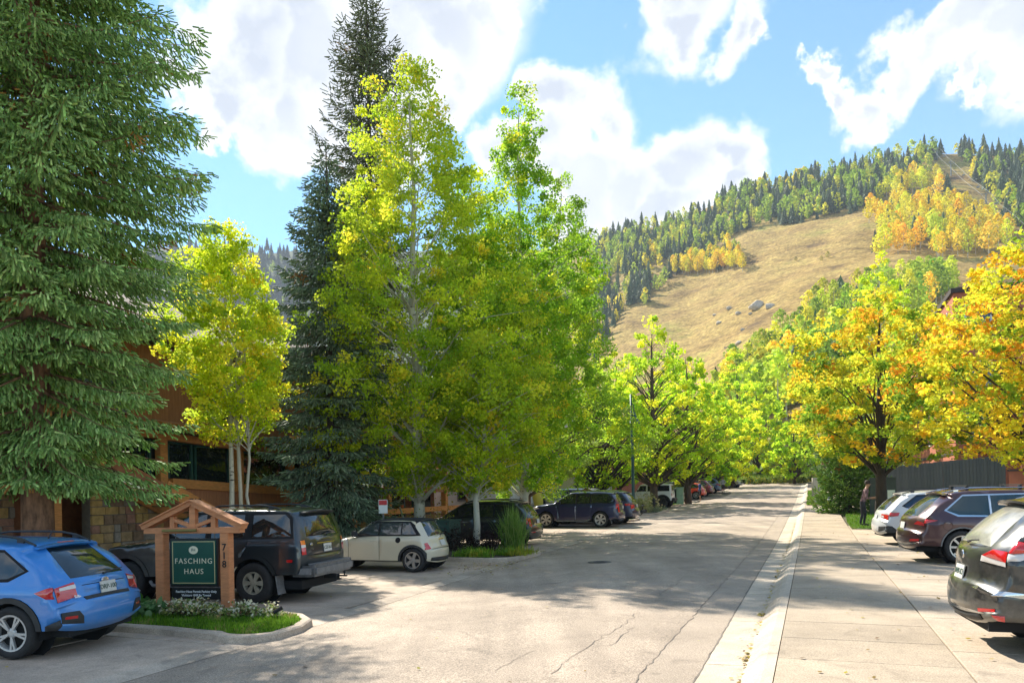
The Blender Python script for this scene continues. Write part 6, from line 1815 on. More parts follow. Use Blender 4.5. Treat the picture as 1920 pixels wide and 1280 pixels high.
M_TERRA = mat('terracotta_stucco', (.40, .125, .062), .9, var=.1, scale=2, bump=.15)
M_TERRAD = mat('terracotta_trim', (.05, .035, .03), .8)
M_SLATE = mat('dark_slate', (.05, .05, .055), .85, var=.25)
house('white_house', 'white stucco house behind the willow with a grey gable', -16.8, 43.2, 9, 7.5, 6.4, M_STUCCO, M_SLATE, 2.2, [('S', 1.5, 2.6, 1.2, 2.6), ('S', 4.6, 5.8, 3.6, 5.0), ('N', -3.5, -2.2, 1.2, 2.6)])
house('white_house', 'pale boarded house behind the street lamp', -17.2, 53, 9, 17, 6.2, M_PALE, M_SLATE, 2.4, [('S', 1.2, 2.4, 3.4, 4.8), ('S', 5, 6.2, 1.0, 2.4), ('S', 9, 10.2, 3.4, 4.8), ('S', 13, 14.2, 1.0, 2.4)])
bh = house('brick_house', 'red brick house with a columned porch behind the far cars', -15.2, 74, 9, 15, 6.4, M_BRICKW, M_SLATE, 2.4, [('S', 1.2, 2.8, 1.0, 2.4), ('S', 4.4, 6.0, 1.0, 2.4), ('S', 8, 9.4, 3.8, 5.2)])
M_SANDST = mat('sandstone', (.36, .25, .15), .9, var=.2, scale=4)
for y in (10.2, 11.8, 13.4):
    mb = MB(); mb.box((1.9, y, 1.3), (.45, .45, 2.9)); mb.build('column', M_SANDST, bh, bevel=.04)
mb = MB(); mb.add([(0, 9.4, 3.3), (0, 14.2, 3.3), (2.6, 9.4, 2.7), (2.6, 14.2, 2.7), (2.6, 9.4, 2.5), (2.6, 14.2, 2.5), (0, 9.4, 3.0), (0, 14.2, 3.0)], [(0, 2, 3, 1), (2, 4, 5, 3), (0, 6, 4, 2), (1, 3, 5, 7), (4, 6, 7, 5)]); mb.build('porch_roof', M_SLATE, bh)

def terracotta():
    r = empty('terracotta_building', gpos(8.6, 56, .1), YAW_RIGHT); tag(r, 'tall terracotta stucco building with flat roof behind the maples', 'building')
    def B(name, m, x0, x1, y0, y1, z0, z1, parent=r):
        mb = MB(); mb.box(((x0 + x1) / 2, (y0 + y1) / 2, (z0 + z1) / 2), (x1 - x0, y1 - y0, z1 - z0)); return mb.build(name, m, parent)
    B('wall', M_TERRA, 0, 24, 0, 22, -1, 13.2); B('parapet_cap', M_TERRAD, -.15, 24.15, -.15, 22.15, 13.2, 13.5)
    B('wing', M_TERRA, 3.0, 23.9, -2.5, -.003, -1, 9.0); B('wing_cap', M_TERRAD, 2.9, 24, -2.6, .02, 9.003, 9.25)
    B('stair_tower', M_TERRA, 1.8, 3.9, -1.4, -.004, -1, 7.2)
    for z in (3.0, 6.2, 10.2):
        B('floor_band', M_TERRAD, -.06, 24.06, -.06, 22.05, z, z + .22)
    for x in (.6, 4.5, 7.5, 11):
        for z in (4.0, 7.2, 10.8):
            yy = -.05 if (x < 3 or z > 9) else -2.55
            w = B('window', M_PALE, x, x + 1.5, yy - .03, yy + .07, z, z + 1.6); B('pane', M_WINGLASS, x + .1, x + 1.4, yy - .05, yy - .02, z + .1, z + 1.5, parent=w)
    for y in (2, 6, 10):
        for z in (4.0, 7.2, 10.8):
            w = B('window', M_PALE, -.06, .04, y, y + 1.5, z, z + 1.6); B('pane', M_WINGLASS, -.08, -.05, y + .1, y + 1.4, z + .1, z + 1.5, parent=w)
terracotta()

def fence():
    a, b_ = Vector(gpos(3.7, 55.5)), Vector(gpos(10.2, 50.0)); d = b_ - a; L = d.length
    r = empty('board_fence', a, math.atan2(d.y, d.x)); tag(r, 'dark grey vertical board fence in front of the terracotta building', 'fence')
    m = mat('grey_boards', (.085, .09, .085), .85, var=.25, scale=4, stretch=(6, 6, .5))
    n = int(L / .2); me = None
    for i in range(n):
        mb = MB(); mb.box((0, 0, 1.05), (.186, .03, 2.5))
        if me is None: me = mb.mesh('board'); me.materials.append(m)
        obj('board', me, None, r, (.1 + .2 * i, rnd.uniform(-.006, .006), rnd.uniform(-.015, .015) + .012 * i))
    for z in (.4, 1.9):
        mb = MB(); mb.beam((0, .05, z), (L, .05, z + .3), .05, .1); mb.build('rail', m, r)
fence()
def back_wall():
    a, b_ = Vector(gpos(10.3, 49.9)), Vector(gpos(24, 38)); d = b_ - a
    r = empty('low_wall', a, math.atan2(d.y, d.x)); tag(r, 'low terracotta garden wall behind the parked cars', 'wall')
    mb = MB(); mb.box((d.length / 2, 0, .9), (d.length, .3, 2.2)); mb.build('wall', M_TERRA, r); mb = MB(); mb.box((d.length / 2, 0, 2.05), (d.length + .1, .4, .1)); mb.build('coping', M_TERRAD, r)
back_wall()

# ================================================================== STREET FURNITURE
M_SIGNGREEN = mat('sign_green', (.012, .075, .048), .45, var=.1)
M_SIGNBLK = mat('sign_black', (.012, .013, .012), .45)
M_CREAM2 = mat('cream_lettering', (.72, .66, .46), .6)
M_WHITEINK = mat('white_lettering', (.75, .75, .72), .6)
M_GOLDLINE = mat('gold_line', (.55, .46, .22), .5)
M_SIGNWOOD = mat('sign_cedar', (.52, .21, .085), .7, var=.18, scale=4, stretch=(1, 1, 5), bump=.15)
M_SIGNWOOD2 = mat('old_sign_cedar', (.20, .085, .04), .75, var=.2, scale=4)

def gable_sign(u, v, yaw, label, board=True, m=M_SIGNWOOD, name='wooden_sign'):
    r = empty(name, gpos(u, v, .24 if board else .1), yaw); tag(r, label, 'sign')
    W, zt = 1.26, 1.18          # post spacing, post height; front faces local -y
    for sg, x in ((-1, -W / 2), (1, W / 2)):
        mb = MB(); mb.box((x, 0, zt / 2 - .2), (.165, .19, zt + .4)); p = mb.build('post', m, r, bevel=.008)
        if board and sg > 0:
            for k, ch in enumerate('718'): text_obj(ch, .17, M_SIGNBLK, p, (x - .0, -.098, .93 - .15 * k), (rad(90), 0, 0), name='house_number', bold=.003)
    mb = MB(); mb.box((0, 0, zt + .055), (1.86, .20, .105)); mb.build('tie_beam', m, r, bevel=.006)
    for sg in (-1, 1):
        mb = MB(); mb.beam((sg * .97, 0, zt + .11), (0, 0, zt + .545), .22, .085); mb.build('rafter', m, r)
        mb = MB(); mb.beam((sg * .98, 0, zt + .16), (0, 0, zt + .60), .30, .022); mb.build('rafter_cap', m, r)
        mb = MB(); mb.box((sg * .40, 0, zt + .20), (.085, .10, .20)); mb.build('short_strut', m, r)
        mb = MB(); mb.beam((sg * .36, 0, zt + .24), (sg * .02, 0, zt + .12), .09, .06); mb.build('brace', m, r)
    mb = MB(); mb.box((0, 0, zt + .29), (.11, .11, .40)); mb.build('king_post', m, r)
    if board:
        mb = MB(); mb.box((.02, -.01, .66), (.94, .08, .86)); b_ = mb.build('sign_board', M_SIGNBLK, r, bevel=.006)
        mb = MB(); mb.box((.02, -.055, .665), (.86, .014, .78)); mb.build('green_panel', M_SIGNGREEN, b_)
        mb = MB()
        for (cx, cz, sx, sz) in ((.02, 1.035, .82, .012), (.02, .295, .82, .012), (-.385, .665, .012, .74), (.425, .665, .012, .74)): mb.box((cx, -.064, cz), (sx, .006, sz))
        mb.build('gold_border', M_GOLDLINE, b_)
        text_obj('FASCHING', .135, M_CREAM2, b_, (.02, -.066, .685), (rad(90), 0, 0), spacing=1.18)
        text_obj('HAUS', .135, M_CREAM2, b_, (.02, -.066, .50), (rad(90), 0, 0), spacing=1.18)
        mb = MB(); n = 22
        V = [(.02 + .09 * math.cos(2 * math.pi * i / n), -.066, .885 + .072 * math.sin(2 * math.pi * i / n)) for i in range(n)]
        mb.add(V, [tuple(range(n))]); em = mb.build('emblem', M_CREAM2, b_)
        text_obj('FH', .075, M_SIGNGREEN, em, (.02, -.069, .885), (rad(90), 0, 0), spacing=.8); text_obj('. FH .', .05, M_SIGNGREEN, em, (.02, -.069, .885), (rad(90), 0, 0)) if False else None
        mb = MB(); mb.box((.05, -.02, .105), (.96, .05, .20)); b2 = mb.build('notice_board', M_SIGNBLK, r, bevel=.004)
        text_obj('Fasching Haus Permit Parking Only', .056, M_WHITEINK, b2, (.05, -.048, .14), (rad(90), 0, 0), bold=.001)
        text_obj('Violators Will Be Towed', .056, M_WHITEINK, b2, (.05, -.048, .075), (rad(90), 0, 0), bold=.001)
        mb = MB(); mb.tube([(-.52, -.15, zt + .06), (.14, -.15, zt + .06)], .026, 8); mb.box((-.2, -.12, zt + .06), (.05, .06, .05)); mb.build('sign_lamp', mat('brass', (.30, .24, .09), .35, metal=.8), r)
        for x in (-.36, .40):
            mb = MB(); mb.tube([(x, 0, zt), (x, 0, 1.07)], .010, 5); mb.tube([(x, -.01, .24), (x, -.01, .19)], .012, 5); mb.build('hanger', M_GREYTRIM, r)
    return r
gable_sign(-10.36, 10.9, YAW_RIGHT + rad(12), 'cedar gabled sign with green Fasching Haus board on the lawn strip')
gable_sign(-12.1, 43.2, YAW_RIGHT + rad(12), 'brown gabled sign frame showing above the navy off-roader', board=False, m=M_SIGNWOOD2)

M_LAMPGREEN = mat('lamp_green', (.014, .055, .048), .4, metal=.2)
def street_lamp(u, v):
    r = empty('street_lamp', gpos(u, v)); tag(r, 'dark green street lamp with bell shade behind the navy off-roader', 'street lamp')
    mb = MB(); mb.tube([(0, 0, 0), (0, 0, .15), (0, 0, .5), (0, 0, 3), (-.05, 0, 7.1)], [.16, .14, .095, .085, .05], 12); mb.build('pole', M_LAMPGREEN, r, smooth=True)
    mb = MB(); mb.tube([(-.02, 0, 6.6), (.10, 0, 6.5), (.12, 0, 6.05)], .03, 7); mb.build('arm', M_LAMPGREEN, r)
    mb = MB(); mb.lathe([(.05, .62), (.10, .55), (.11, .42), (.16, .36), (.20, .25), (.27, .12), (.35, .02), (.36, 0), (.33, .0), (.24, .11), (.15, .26)], 20, c=(.12, 0, 5.45)); mb.build('lamp_shade', M_LAMPGREEN, r, smooth=True)
    mb = MB(); mb.lathe([(.0, -.04), (.08, -.02), (.11, .06), (.08, .14)], 12, c=(.12, 0, 5.52)); mb.build('bulb', mat('frosted_bulb', (.7, .7, .66), .3), r, smooth=True)
street_lamp(-9.33, 43.0)
def grey_lamp(u, v):
    r = empty('lamp_post', gpos(u, v)); tag(r, 'grey cast lamp post with flared base on the right-hand walk', 'lamp post')
    m = mat('grey_cast_iron', (.16, .18, .19), .55, var=.15)
    mb = MB(); mb.lathe([(.30, 0), (.30, .1), (.24, .16), (.17, .45), (.13, .6), (.15, .66), (.11, .75)], 16); mb.build('base', m, r, smooth=True)
    mb = MB(); mb.tube([(0, 0, .7), (0, 0, 3.6)], [.085, .06], 12); mb.build('pole', m, r, smooth=True)
    mb = MB(); mb.lathe([(.06, 3.6), (.12, 3.7), (.20, 4.0), (.22, 4.3), (.12, 4.5), (.02, 4.6)], 14); mb.build('lantern', mat('lantern_glass', (.5, .48, .42), .3), r, smooth=True)
    mb = MB(); mb.box((0, -.03, 2.75), (1.1, .03, .22)); mb.build('street_name_plate', mat('red_brown_plate', (.36, .11, .06), .6), r)
    mb = MB(); mb.box((-.1, -.09, 2.25), (.32, .02, .42)); mb.build('notice_plate', M_WHITEINK, r)
grey_lamp(1.15, 54.2)
def box_on_post(u, v):
    r = empty('utility_box', gpos(u, v), YAW_RIGHT + .3); tag(r, 'beige utility box on a short post beside the kerb', 'utility box')
    m = mat('beige_metal', (.40, .37, .29), .6, var=.08)
    mb = MB(); mb.box((0, 0, 1.15), (.48, .3, 1.25)); mb.build('cabinet', m, r, bevel=.02)
    mb = MB(); mb.box((0, -.155, 1.15), (.40, .02, 1.1)); mb.build('door', m, r, bevel=.006)
    mb = MB(); mb.box((0, 0, .25), (.16, .14, .6)); mb.build('post', m, r)
box_on_post(.30, 56.2)
def cabinet(u, v, sx, sy, h, m, label, name='utility_cabinet', lid=True, rz=0.0, cat='utility cabinet'):
    r = empty(name, gpos(u, v, .08), YAW_RIGHT + rz); tag(r, label, cat)
    mb = MB(); mb.box((0, 0, h / 2), (sx, sy, h)); mb.build('housing', m, r, bevel=.02)
    mb = MB(); mb.box((0, 0, h + .025), (sx + .06, sy + .06, .06)); mb.build('lid', m, r, bevel=.015)
    mb = MB(); mb.box((.0, -sy / 2 - .01, h * .5), (sx * .8, .02, h * .8)); mb.build('door', m, r, bevel=.005)
    mb = MB(); mb.box((sx * .25, -sy / 2 - .03, h * .55), (.03, .03, .14)); mb.build('handle', M_GREYTRIM, r)
M_UTILG = mat('utility_green', (.022, .062, .045), .6, var=.12); M_UTILL = mat('pale_utility_green', (.24, .36, .25), .65, var=.12)
cabinet(-11.6, 23.2, 1.15, .9, 1.02, M_UTILG, 'dark green utility cabinet behind the purple shrub')
cabinet(-9.55, 61.0, .5, .45, 1.3, M_UTILL, 'tall pale green utility cabinet in front of the far cars')
def pedestal(u, v):
    r = empty('cable_pedestal', gpos(u, v, .05), YAW_RIGHT); r.rotation_euler = (0, rad(-14), YAW_RIGHT); tag(r, 'leaning pale green cable pedestal beside the tall cabinet', 'pedestal')
    mb = MB(); mb.box((0, 0, .35), (.26, .26, .8)); mb.build('housing', M_UTILL, r, bevel=.02); mb = MB(); mb.box((0, 0, .76), (.3, .3, .08)); mb.build('cap', M_UTILL, r, bevel=.02)
pedestal(-10.5, 60.9)
mb = MB(); mb.tube([(0, 0, 0), (0, 0, 1.9)], .035, 7)
tag(mb.build('metal_post', M_UTILG, None, gpos(-9.95, 60.7)), 'thin dark metal post beside the tall green cabinet', 'post')
def trash_cart(u, v):
    r = empty('trash_cart', gpos(u, v), YAW_LEFT + 1.2); tag(r, 'black wheeled refuse bin at the top of the street', 'bin')
    m = mat('black_plastic', (.016, .018, .018), .5)
    mb = MB(); mb.box((0, 0, .62), (.62, .62, 1.1), taper=1.14); mb.build('body', m, r, bevel=.03)
    mb = MB(); mb.box((0, 0, 1.23), (.80, .78, .09), taper=.9); mb.build('lid', m, r, bevel=.03)
    mb = MB(); mb.tube([(-.42, -.3, 1.12), (-.42, .3, 1.12)], .02, 6); mb.build('handle', m, r)
    for sg in (-1, 1):
        mb = MB(); mb.lathe([(0, -.03), (.13, -.03), (.13, .03), (0, .03)], 14, 'Y', (-.3, sg * .34, .13)); mb.build('wheel', M_TYRE, r)
trash_cart(-9.6, 96.5)
def noparking(px, Y):
    r = empty('parking_sign', P3(px, Y)); tag(r, 'small red and white parking notice on a post behind the cream hatchback', 'sign')
    mb = MB(); mb.box((0, 0, .85), (.05, .03, 1.7)); mb.build('post', M_GREYTRIM, r)
    mb = MB(); mb.box((0, -.03, 1.62), (.30, .012, .46)); b_ = mb.build('plate', M_WHITEINK, r); mb = MB(); mb.box((0, -.039, 1.75), (.27, .006, .16)); mb.build('red_field', mat('sign_red', (.55, .03, .03), .5), b_)
noparking(718, 26.0)
def kayak(u, v):
    r = empty('kayak', gpos(u, v), YAW_RIGHT + .6); tag(r, 'yellow kayak standing on end against the white house', 'kayak')
    m = mat('yellow_plastic', (.62, .50, .06), .4)
    mb = MB(); mb.tube([(.25, 0, .1), (.2, 0, .5), (.1, 0, 1.3), (-.05, 0, 2.1), (-.15, 0, 2.6)], [.06, .24, .34, .24, .05], 12); mb.build('hull', m, r, smooth=True)
    mb = MB(); mb.tube([(.40, 0, .9), (.33, 0, 1.5)], [.16, .18], 10); mb.build('cockpit', M_SEAM, r)
kayak(-15.6, 44.4)
def notice(u, v):
    r = empty('garden_gate', gpos(u, v), YAW_RIGHT); tag(r, 'dark gate with two white notices behind the man', 'gate')
    mb = MB(); mb.box((0, 0, .95), (1.2, .08, 1.9)); mb.build('panel', mat('gate_dark', (.05, .06, .06), .7, var=.2), r)
    for x, z in ((-.15, .85), (.38, 1.05)):
        mb = MB(); mb.box((x, -.05, z), (.34, .012, .42)); mb.build('notice', M_WHITEINK, r)
notice(3.35, 43.0)
def spot(px, py):
    u, v = ground_hit(px, py)
    r = empty('path_light', gpos(u, v, .08), .5); tag(r, ['low black garden spotlight standing in the lit lawn', 'second garden spotlight lying nearer the kerb'][int(py > 1165)], 'garden light')
    mb = MB(); mb.tube([(0, 0, 0), (0, 0, .14)], .008, 5); mb.build('stake', M_SEAM, r); mb = MB(); mb.tube([(-.06, 0, .13), (.08, 0, .20)], [.03, .035], 8); mb.build('head', M_SEAM, r)
spot(512, 1160); spot(520, 1172)
rock('boulder', 'buff garden boulder left of the wooden sign', gpos(-13.1, 10.9, .12), (.5, .32, .28), 301, material=mat('buff_stone', (.40, .31, .2), .9, var=.25, scale=3, bump=.4))
p = hill_hit(1492, 897)
rock('boulder', 'big tan boulder with grooved face at the end of the street', Vector(gpos(3.2, 104, .9)), (2.3, 1.6, 1.9), 302, material=mat('tan_rock', (.36, .25, .14), .9, var=.3, scale=1.5, bump=.5))

# ---- ski lift on the mountain
def lift():
    m = mat('lift_steel', (.20, .21, .2), .6)
    tw = []
    for i, (px, py, top, lab) in enumerate([(1888, 434, 405, 'nearest steel lift tower above the golden maple'), (1849, 391, 366, 'second steel lift tower on the bare run'), (1783, 322, 299, 'third steel lift tower high on the bare run'), (1757, 303, 281, 'farthest steel lift tower at the crest')]):
        p = hill_hit(px, py)
        h = (py - top) / F_PX * p.y
        r = empty('lift_tower', p, -.5); tag(r, lab, 'lift tower', 'ski lift towers')
        mb = MB(); mb.tube([(0, 0, -1), (0, 0, h)], [.55, .4], 8); mb.build('mast', m, r)
        mb = MB(); mb.box((0, 0, h), (5.0, .4, .4)); mb.build('crossarm', m, r)
        for s in (-1, 1):
            mb = MB(); mb.box((s * 2.4, 0, h + .1), (.3, 2.4, .35)); mb.build('sheave_train', m, r)
        tw.append((p, h))
    e = at(1935, 436, tw[0][0].y * .86); st = [(e - Vector((0, 0, 0)), 0.0)] + tw + [(at(1738, 276, tw[-1][0].y * 1.08), 0.0)]
    for s in (-1, 1):
        mb = MB()
        for (a, ha), (b_, hb) in zip(st, st[1:]):
            o = Vector((math.cos(-.5) * s * 2.4, math.sin(-.5) * s * 2.4, 0))
            A, B_ = a + Vector((0, 0, ha)) + o, b_ + Vector((0, 0, hb)) + o
            mb.tube([A, A * .5 + B_ * .5 - Vector((0, 0, 1.2)), B_], .08, 5, cap=False)
        tag(mb.build('lift_cable', m), ['lift cable on the left of the towers', 'lift cable on the right of the towers'][s > 0], 'cable', 'ski lift cables')
    k = 0
    for (a, ha), (b_, hb) in zip(tw, tw[1:]):
        for f in (.3, .7):
            o = Vector((math.cos(-.5) * 2.4, math.sin(-.5) * 2.4, 0)); q = (a + Vector((0, 0, ha))) * (1 - f) + (b_ + Vector((0, 0, hb))) * f + o - Vector((0, 0, 1.1))
            r = empty('lift_chair', q, -.5); k += 1; tag(r, '%s empty lift chair counting up from the nearest tower' % ['first', 'second', 'third', 'fourth', 'fifth', 'sixth'][k - 1], 'lift chair', 'chairs on the lift')
            mb = MB(); mb.tube([(0, 0, 0), (0, 0, -2)], .12, 5); mb.build('hanger', m, r); mb = MB(); mb.box((0, 0, -2.2), (2.0, .8, .3)); mb.box((0, .4, -1.7), (2.0, .15, .9)); mb.build('seat', m, r)
lift()

ORD = ['first','second','third','fourth','fifth','sixth','seventh','eighth','ninth','tenth','eleventh','twelfth','thirteenth','fourteenth']
# ================================================================== PLANTS
def blades(name, label, cat, loc, n, L, wid, cols, seed, spread=.15, arch=.8, up=.9, group=None, kind=None, m=None):
    """arching strap leaves springing from a crown"""
    r = np.random.default_rng(seed)
    az = r.uniform(0, 6.283, n); l = L * r.uniform(.55, 1.15, n); out = r.uniform(.15, 1, n) * arch
    b0 = np.stack([r.normal(0, spread, n), r.normal(0, spread, n), np.zeros(n)], -1)
    d = np.stack([np.cos(az), np.sin(az)], -1); s = np.stack([-np.sin(az), np.cos(az), np.zeros(n)], -1)
    V = []
    for t, wf in ((0, .55), (.35, 1.0), (.7, .85), (1.0, .08)):
        hz = l * (up * t - out * .75 * t ** 2.2); ox = l * out * (t ** 1.35) * .85
        c = b0 + np.stack([d[:, 0] * ox, d[:, 1] * ox, np.maximum(hz, .01)], -1)
        w = (wid * wf * r.uniform(.8, 1.2, n))[:, None] / 2
        V += [c - s * w, c + s * w]
    V = np.stack(V, 1).reshape(-1, 3)
    base = np.arange(n)[:, None, None] * 8
    Fc = (base + np.array([(0, 1, 3, 2), (2, 3, 5, 4), (4, 5, 7, 6)])[None]).reshape(-1, 4)
    c = mix_cols(r, n, cols, [1] * len(cols), .2)
    o = obj(name, mesh_np(name, V, Fc, col=np.repeat(c, 8, 0)), m or L_SHRUB, None, loc)
    tag(o, label, cat, group, kind)
    return o

def bush(name, label, loc, rx, ry, rz_, n, leaf, cols, w, seed, group=None, cat='shrub', flower=None):
    r = np.random.default_rng(seed)
    root = empty(name, loc); tag(root, label, cat, group)
    k = max(12, n // 60)
    cd = unit(r.normal(size=(k, 3))); cd[:, 2] = np.abs(cd[:, 2]); C = cd * r.uniform(.55, .95, (k, 1)) * np.array([rx, ry, rz_])
    ci = r.integers(0, k, n)
    P_ = C[ci] + r.normal(size=(n, 3)) * np.array([rx, ry, rz_]) * .17
    P_[:, 2] = np.maximum(P_[:, 2], .02)
    V, Fc = leaf_quads(P_, leaf, r, .4)
    col = mix_cols(r, n, cols, w)
    obj('foliage', mesh_np('foliage', V, Fc, col=np.repeat(col, 4, 0)), L_SHRUB, root)
    mb = MB()
    for i in range(0, k, max(1, k // 24)): mb.tube([(0, 0, 0), tuple(C[i] * .5 + np.array([0, 0, .05])), tuple(C[i])], [.012, .009, .004], 4, cap=False)
    mb.build('stems', M_BARK, root)
    if flower:
        nf = flower[1]; Pf = C[r.integers(0, k, nf)] + r.normal(size=(nf, 3)) * np.array([rx, ry, rz_]) * .2; Pf[:, 2] = np.maximum(Pf[:, 2] + .04, .05)
        V, Fc = leaf_quads(Pf, flower[2], r, 1.0)
        fl = obj('flowers', mesh_np('flowers', V, Fc, col=np.repeat(mix_cols(r, nf, [flower[0]], [1]), 4, 0)), L_SHRUB, root); fl['kind'] = 'stuff'
    return root
HOS = [(.06, .15, .04), (.10, .21, .06), (.16, .27, .10)]
for i, (u_, v_, n, L, lab) in enumerate([(-11.35, 9.95, 42, .46, 'broad-leaved hosta left of the sign'), (-10.9, 9.8, 46, .48, 'pale edged hosta in front of the left sign post'), (-10.35, 9.85, 42, .44, 'hosta under the green sign board'), (-11.0, 10.25, 40, .42, 'hosta at the foot of the left sign post')]):
    blades('hosta', lab, 'plant', gpos(u_, v_, .1), n, L * .80, .12, HOS, 400 + i, arch=1.0, up=1.0, group='hostas around the sign')
for i, (u_, v_, lab) in enumerate([(-10.1, 10.15, 'dense clump of pale flowers below the notice board'), (-9.75, 9.95, 'straw-coloured flower clump right of the sign boards'), (-9.35, 10.1, 'cream flower clump in front of the right sign post'), (-8.85, 10.15, 'white flowering clump beside the off-roader wheel'), (-8.45, 10.3, 'outermost white flowering clump on the lawn strip'), (-9.9, 10.45, 'bright flower clump behind the right sign post')]):
    bush('flower_clump', lab, gpos(u_, v_, .09), .36, .32, .22, 480, .06, [(.13, .20, .05), (.30, .32, .10), (.42, .34, .16), (.20, .12, .06)], [.4, .3, .2, .1], 420 + i, 'flower clumps around the sign', 'plant', ((.72, .67, .48), 120, .055))
blades('leafy_stem', 'upright leafy stem left of the left sign post', 'plant', gpos(-11.75, 10.3, .1), 34, .55, .07, [(.10, .22, .03), (.16, .3, .04)], 440, arch=.7, up=1.2)
PUR = [(.030, .018, .020), (.05, .028, .026), (.035, .03, .02)]
bush('dark_shrub', 'dark purple-leaved shrub left of the leaning aspen', gpos(-10.95, 22.9, .1), .75, .6, .85, 2200, .06, PUR, [.4, .3, .3], 450, 'purple shrubs on the island')
bush('dark_shrub', 'dark purple-leaved shrub right of the leaning aspen', gpos(-9.85, 23.0, .1), .62, .55, .78, 1800, .06, PUR, [.4, .3, .3], 451, 'purple shrubs on the island')
blades('ornamental_grass', 'tall fountain of green ornamental grass beside the black estate', 'grass clump', gpos(-9.05, 23.4, .1), 420, 1.55, .022, [(.12, .23, .03), (.2, .33, .05), (.28, .38, .09)], 452, spread=.16, arch=.62, up=1.05)
for i in range(16):
    u_ = -10.0 + 1.75 * (i % 8) / 7 + rnd.gauss(0, .05); v_ = 21.35 + (.55 if i >= 8 else 0) + (.5 if i % 8 > 4 else 0) + rnd.gauss(0, .08)
    yel = i % 8 >= 6 or i in (2, 3)
    blades('lily_clump', '%s %s clump from the left in the %s row of lilies on the island' % (ORD[i % 8], 'yellowing' if yel else 'green', 'front' if i < 8 else 'back'), 'plant', gpos(u_, v_, .1), 75, .42, .022, [(.42, .38, .04), (.24, .33, .03)] if yel else [(.12, .26, .02), (.20, .35, .03)], 460 + i, spread=.12, arch=1.1, group='lilies edging the island')
bush('yellow_shrub', 'yellowing shrub behind the cream hatchback roof', P3(815, 27) + Vector((0, 0, 0)), .9, .8, 1.7, 1500, .07, [(.18, .2, .03), (.4, .33, .03), (.2, .1, .04)], [.4, .4, .2], 480)
bush('yellow_shrub', 'yellow-green shrub between the spruce and the white trunk', P3(745, 29), .8, .8, 1.6, 1300, .07, [(.15, .22, .03), (.4, .33, .03)], [.5, .5], 481)
for i, (u_, v_) in enumerate([(-10.2, 49.2), (-10.4, 50.4), (-10.1, 51.6), (-10.5, 52.8), (-11.6, 49.6), (-11.6, 51.6)]):
    bush('flower_bush', '%s pale yellow bush from the near end, %s row of the flower bed' % (ORD[i if i < 4 else i - 4], 'kerb-side' if i < 4 else 'rear'), gpos(u_, v_, .1), .75, .7, .95 if i < 4 else .8, 900, .09, [(.22, .26, .06), (.42, .40, .14), (.5, .42, .2)], [.35, .4, .25], 490 + i, 'bushes in the flower bed', 'shrub', ((.62, .56, .34), 120, .09))
for i, (u_, v_, lab) in enumerate([(-9.55, 50.2, 'silvery low mound at the kerb of the flower bed'), (-9.6, 52.3, 'grey-green low mound at the far end of the flower bed')]):
    bush('low_mound', lab, gpos(u_, v_, .1), .5, .5, .35, 500, .06, [(.2, .26, .14), (.28, .34, .2)], [.5, .5], 500 + i, 'low mounds by the kerb')
mb = MB(); mb.lathe([(.14, 0), (.14, .06), (.10, .08), (.10, .62), (.13, .64), (.13, .70), (.09, .78), (.04, .84), (0, .86)], 12); mb.tube([(-.2, 0, .5), (.2, 0, .5)], .055, 8)
tag(mb.build('fire_hydrant', mat('black_iron', (.02, .02, .02), .6), None, gpos(-9.75, 51.3, .12), smooth=False), 'black hydrant standing among the pale flower bushes', 'hydrant')
for i, (u_, v_, s) in enumerate([(-10.6, 88.5, 1.0), (-11.2, 91, 1.1), (-10.8, 93.5, .9), (-12.5, 90.5, 1.2)]):
    bush('roadside_shrub', ['pale flowering shrub right after the slate blue crossover', 'pinkish shrub in front of the silver cars', 'small shrub nearest the black bin', 'taller pale shrub behind the others by the silver cars'][i], gpos(u_, v_), s, s, s * 1.15, 700, .14, [(.2, .22, .08), (.4, .33, .18), (.14, .2, .04)], [.4, .35, .25], 520 + i, 'shrubs by the silver cars')
lawn_patch('bank', [(-12, 112), (4, 108), (9, 116), (6, 126), (-10, 128)], .6, 9000, .5, 'rough green grass on the bank at the top of the street', 61, cols=((.12, .22, .02), (.28, .36, .03)))
for i in range(14):
    u_ = -7.5 + 12.5 * i / 13 + rnd.gauss(0, .3); v_ = 109.5 - .25 * i + rnd.gauss(0, .6)
    bush('bank_shrub', '%s shrub from the left along the foot of the grassy bank' % ORD[i], gpos(u_, v_, .1), .9, .8, rnd.uniform(.7, 1.2), 420, .2, [(.14, .22, .03), (.34, .36, .04), (.07, .14, .03), (.45, .36, .05)], [.35, .3, .2, .15], 540 + i, 'shrubs along the foot of the bank')

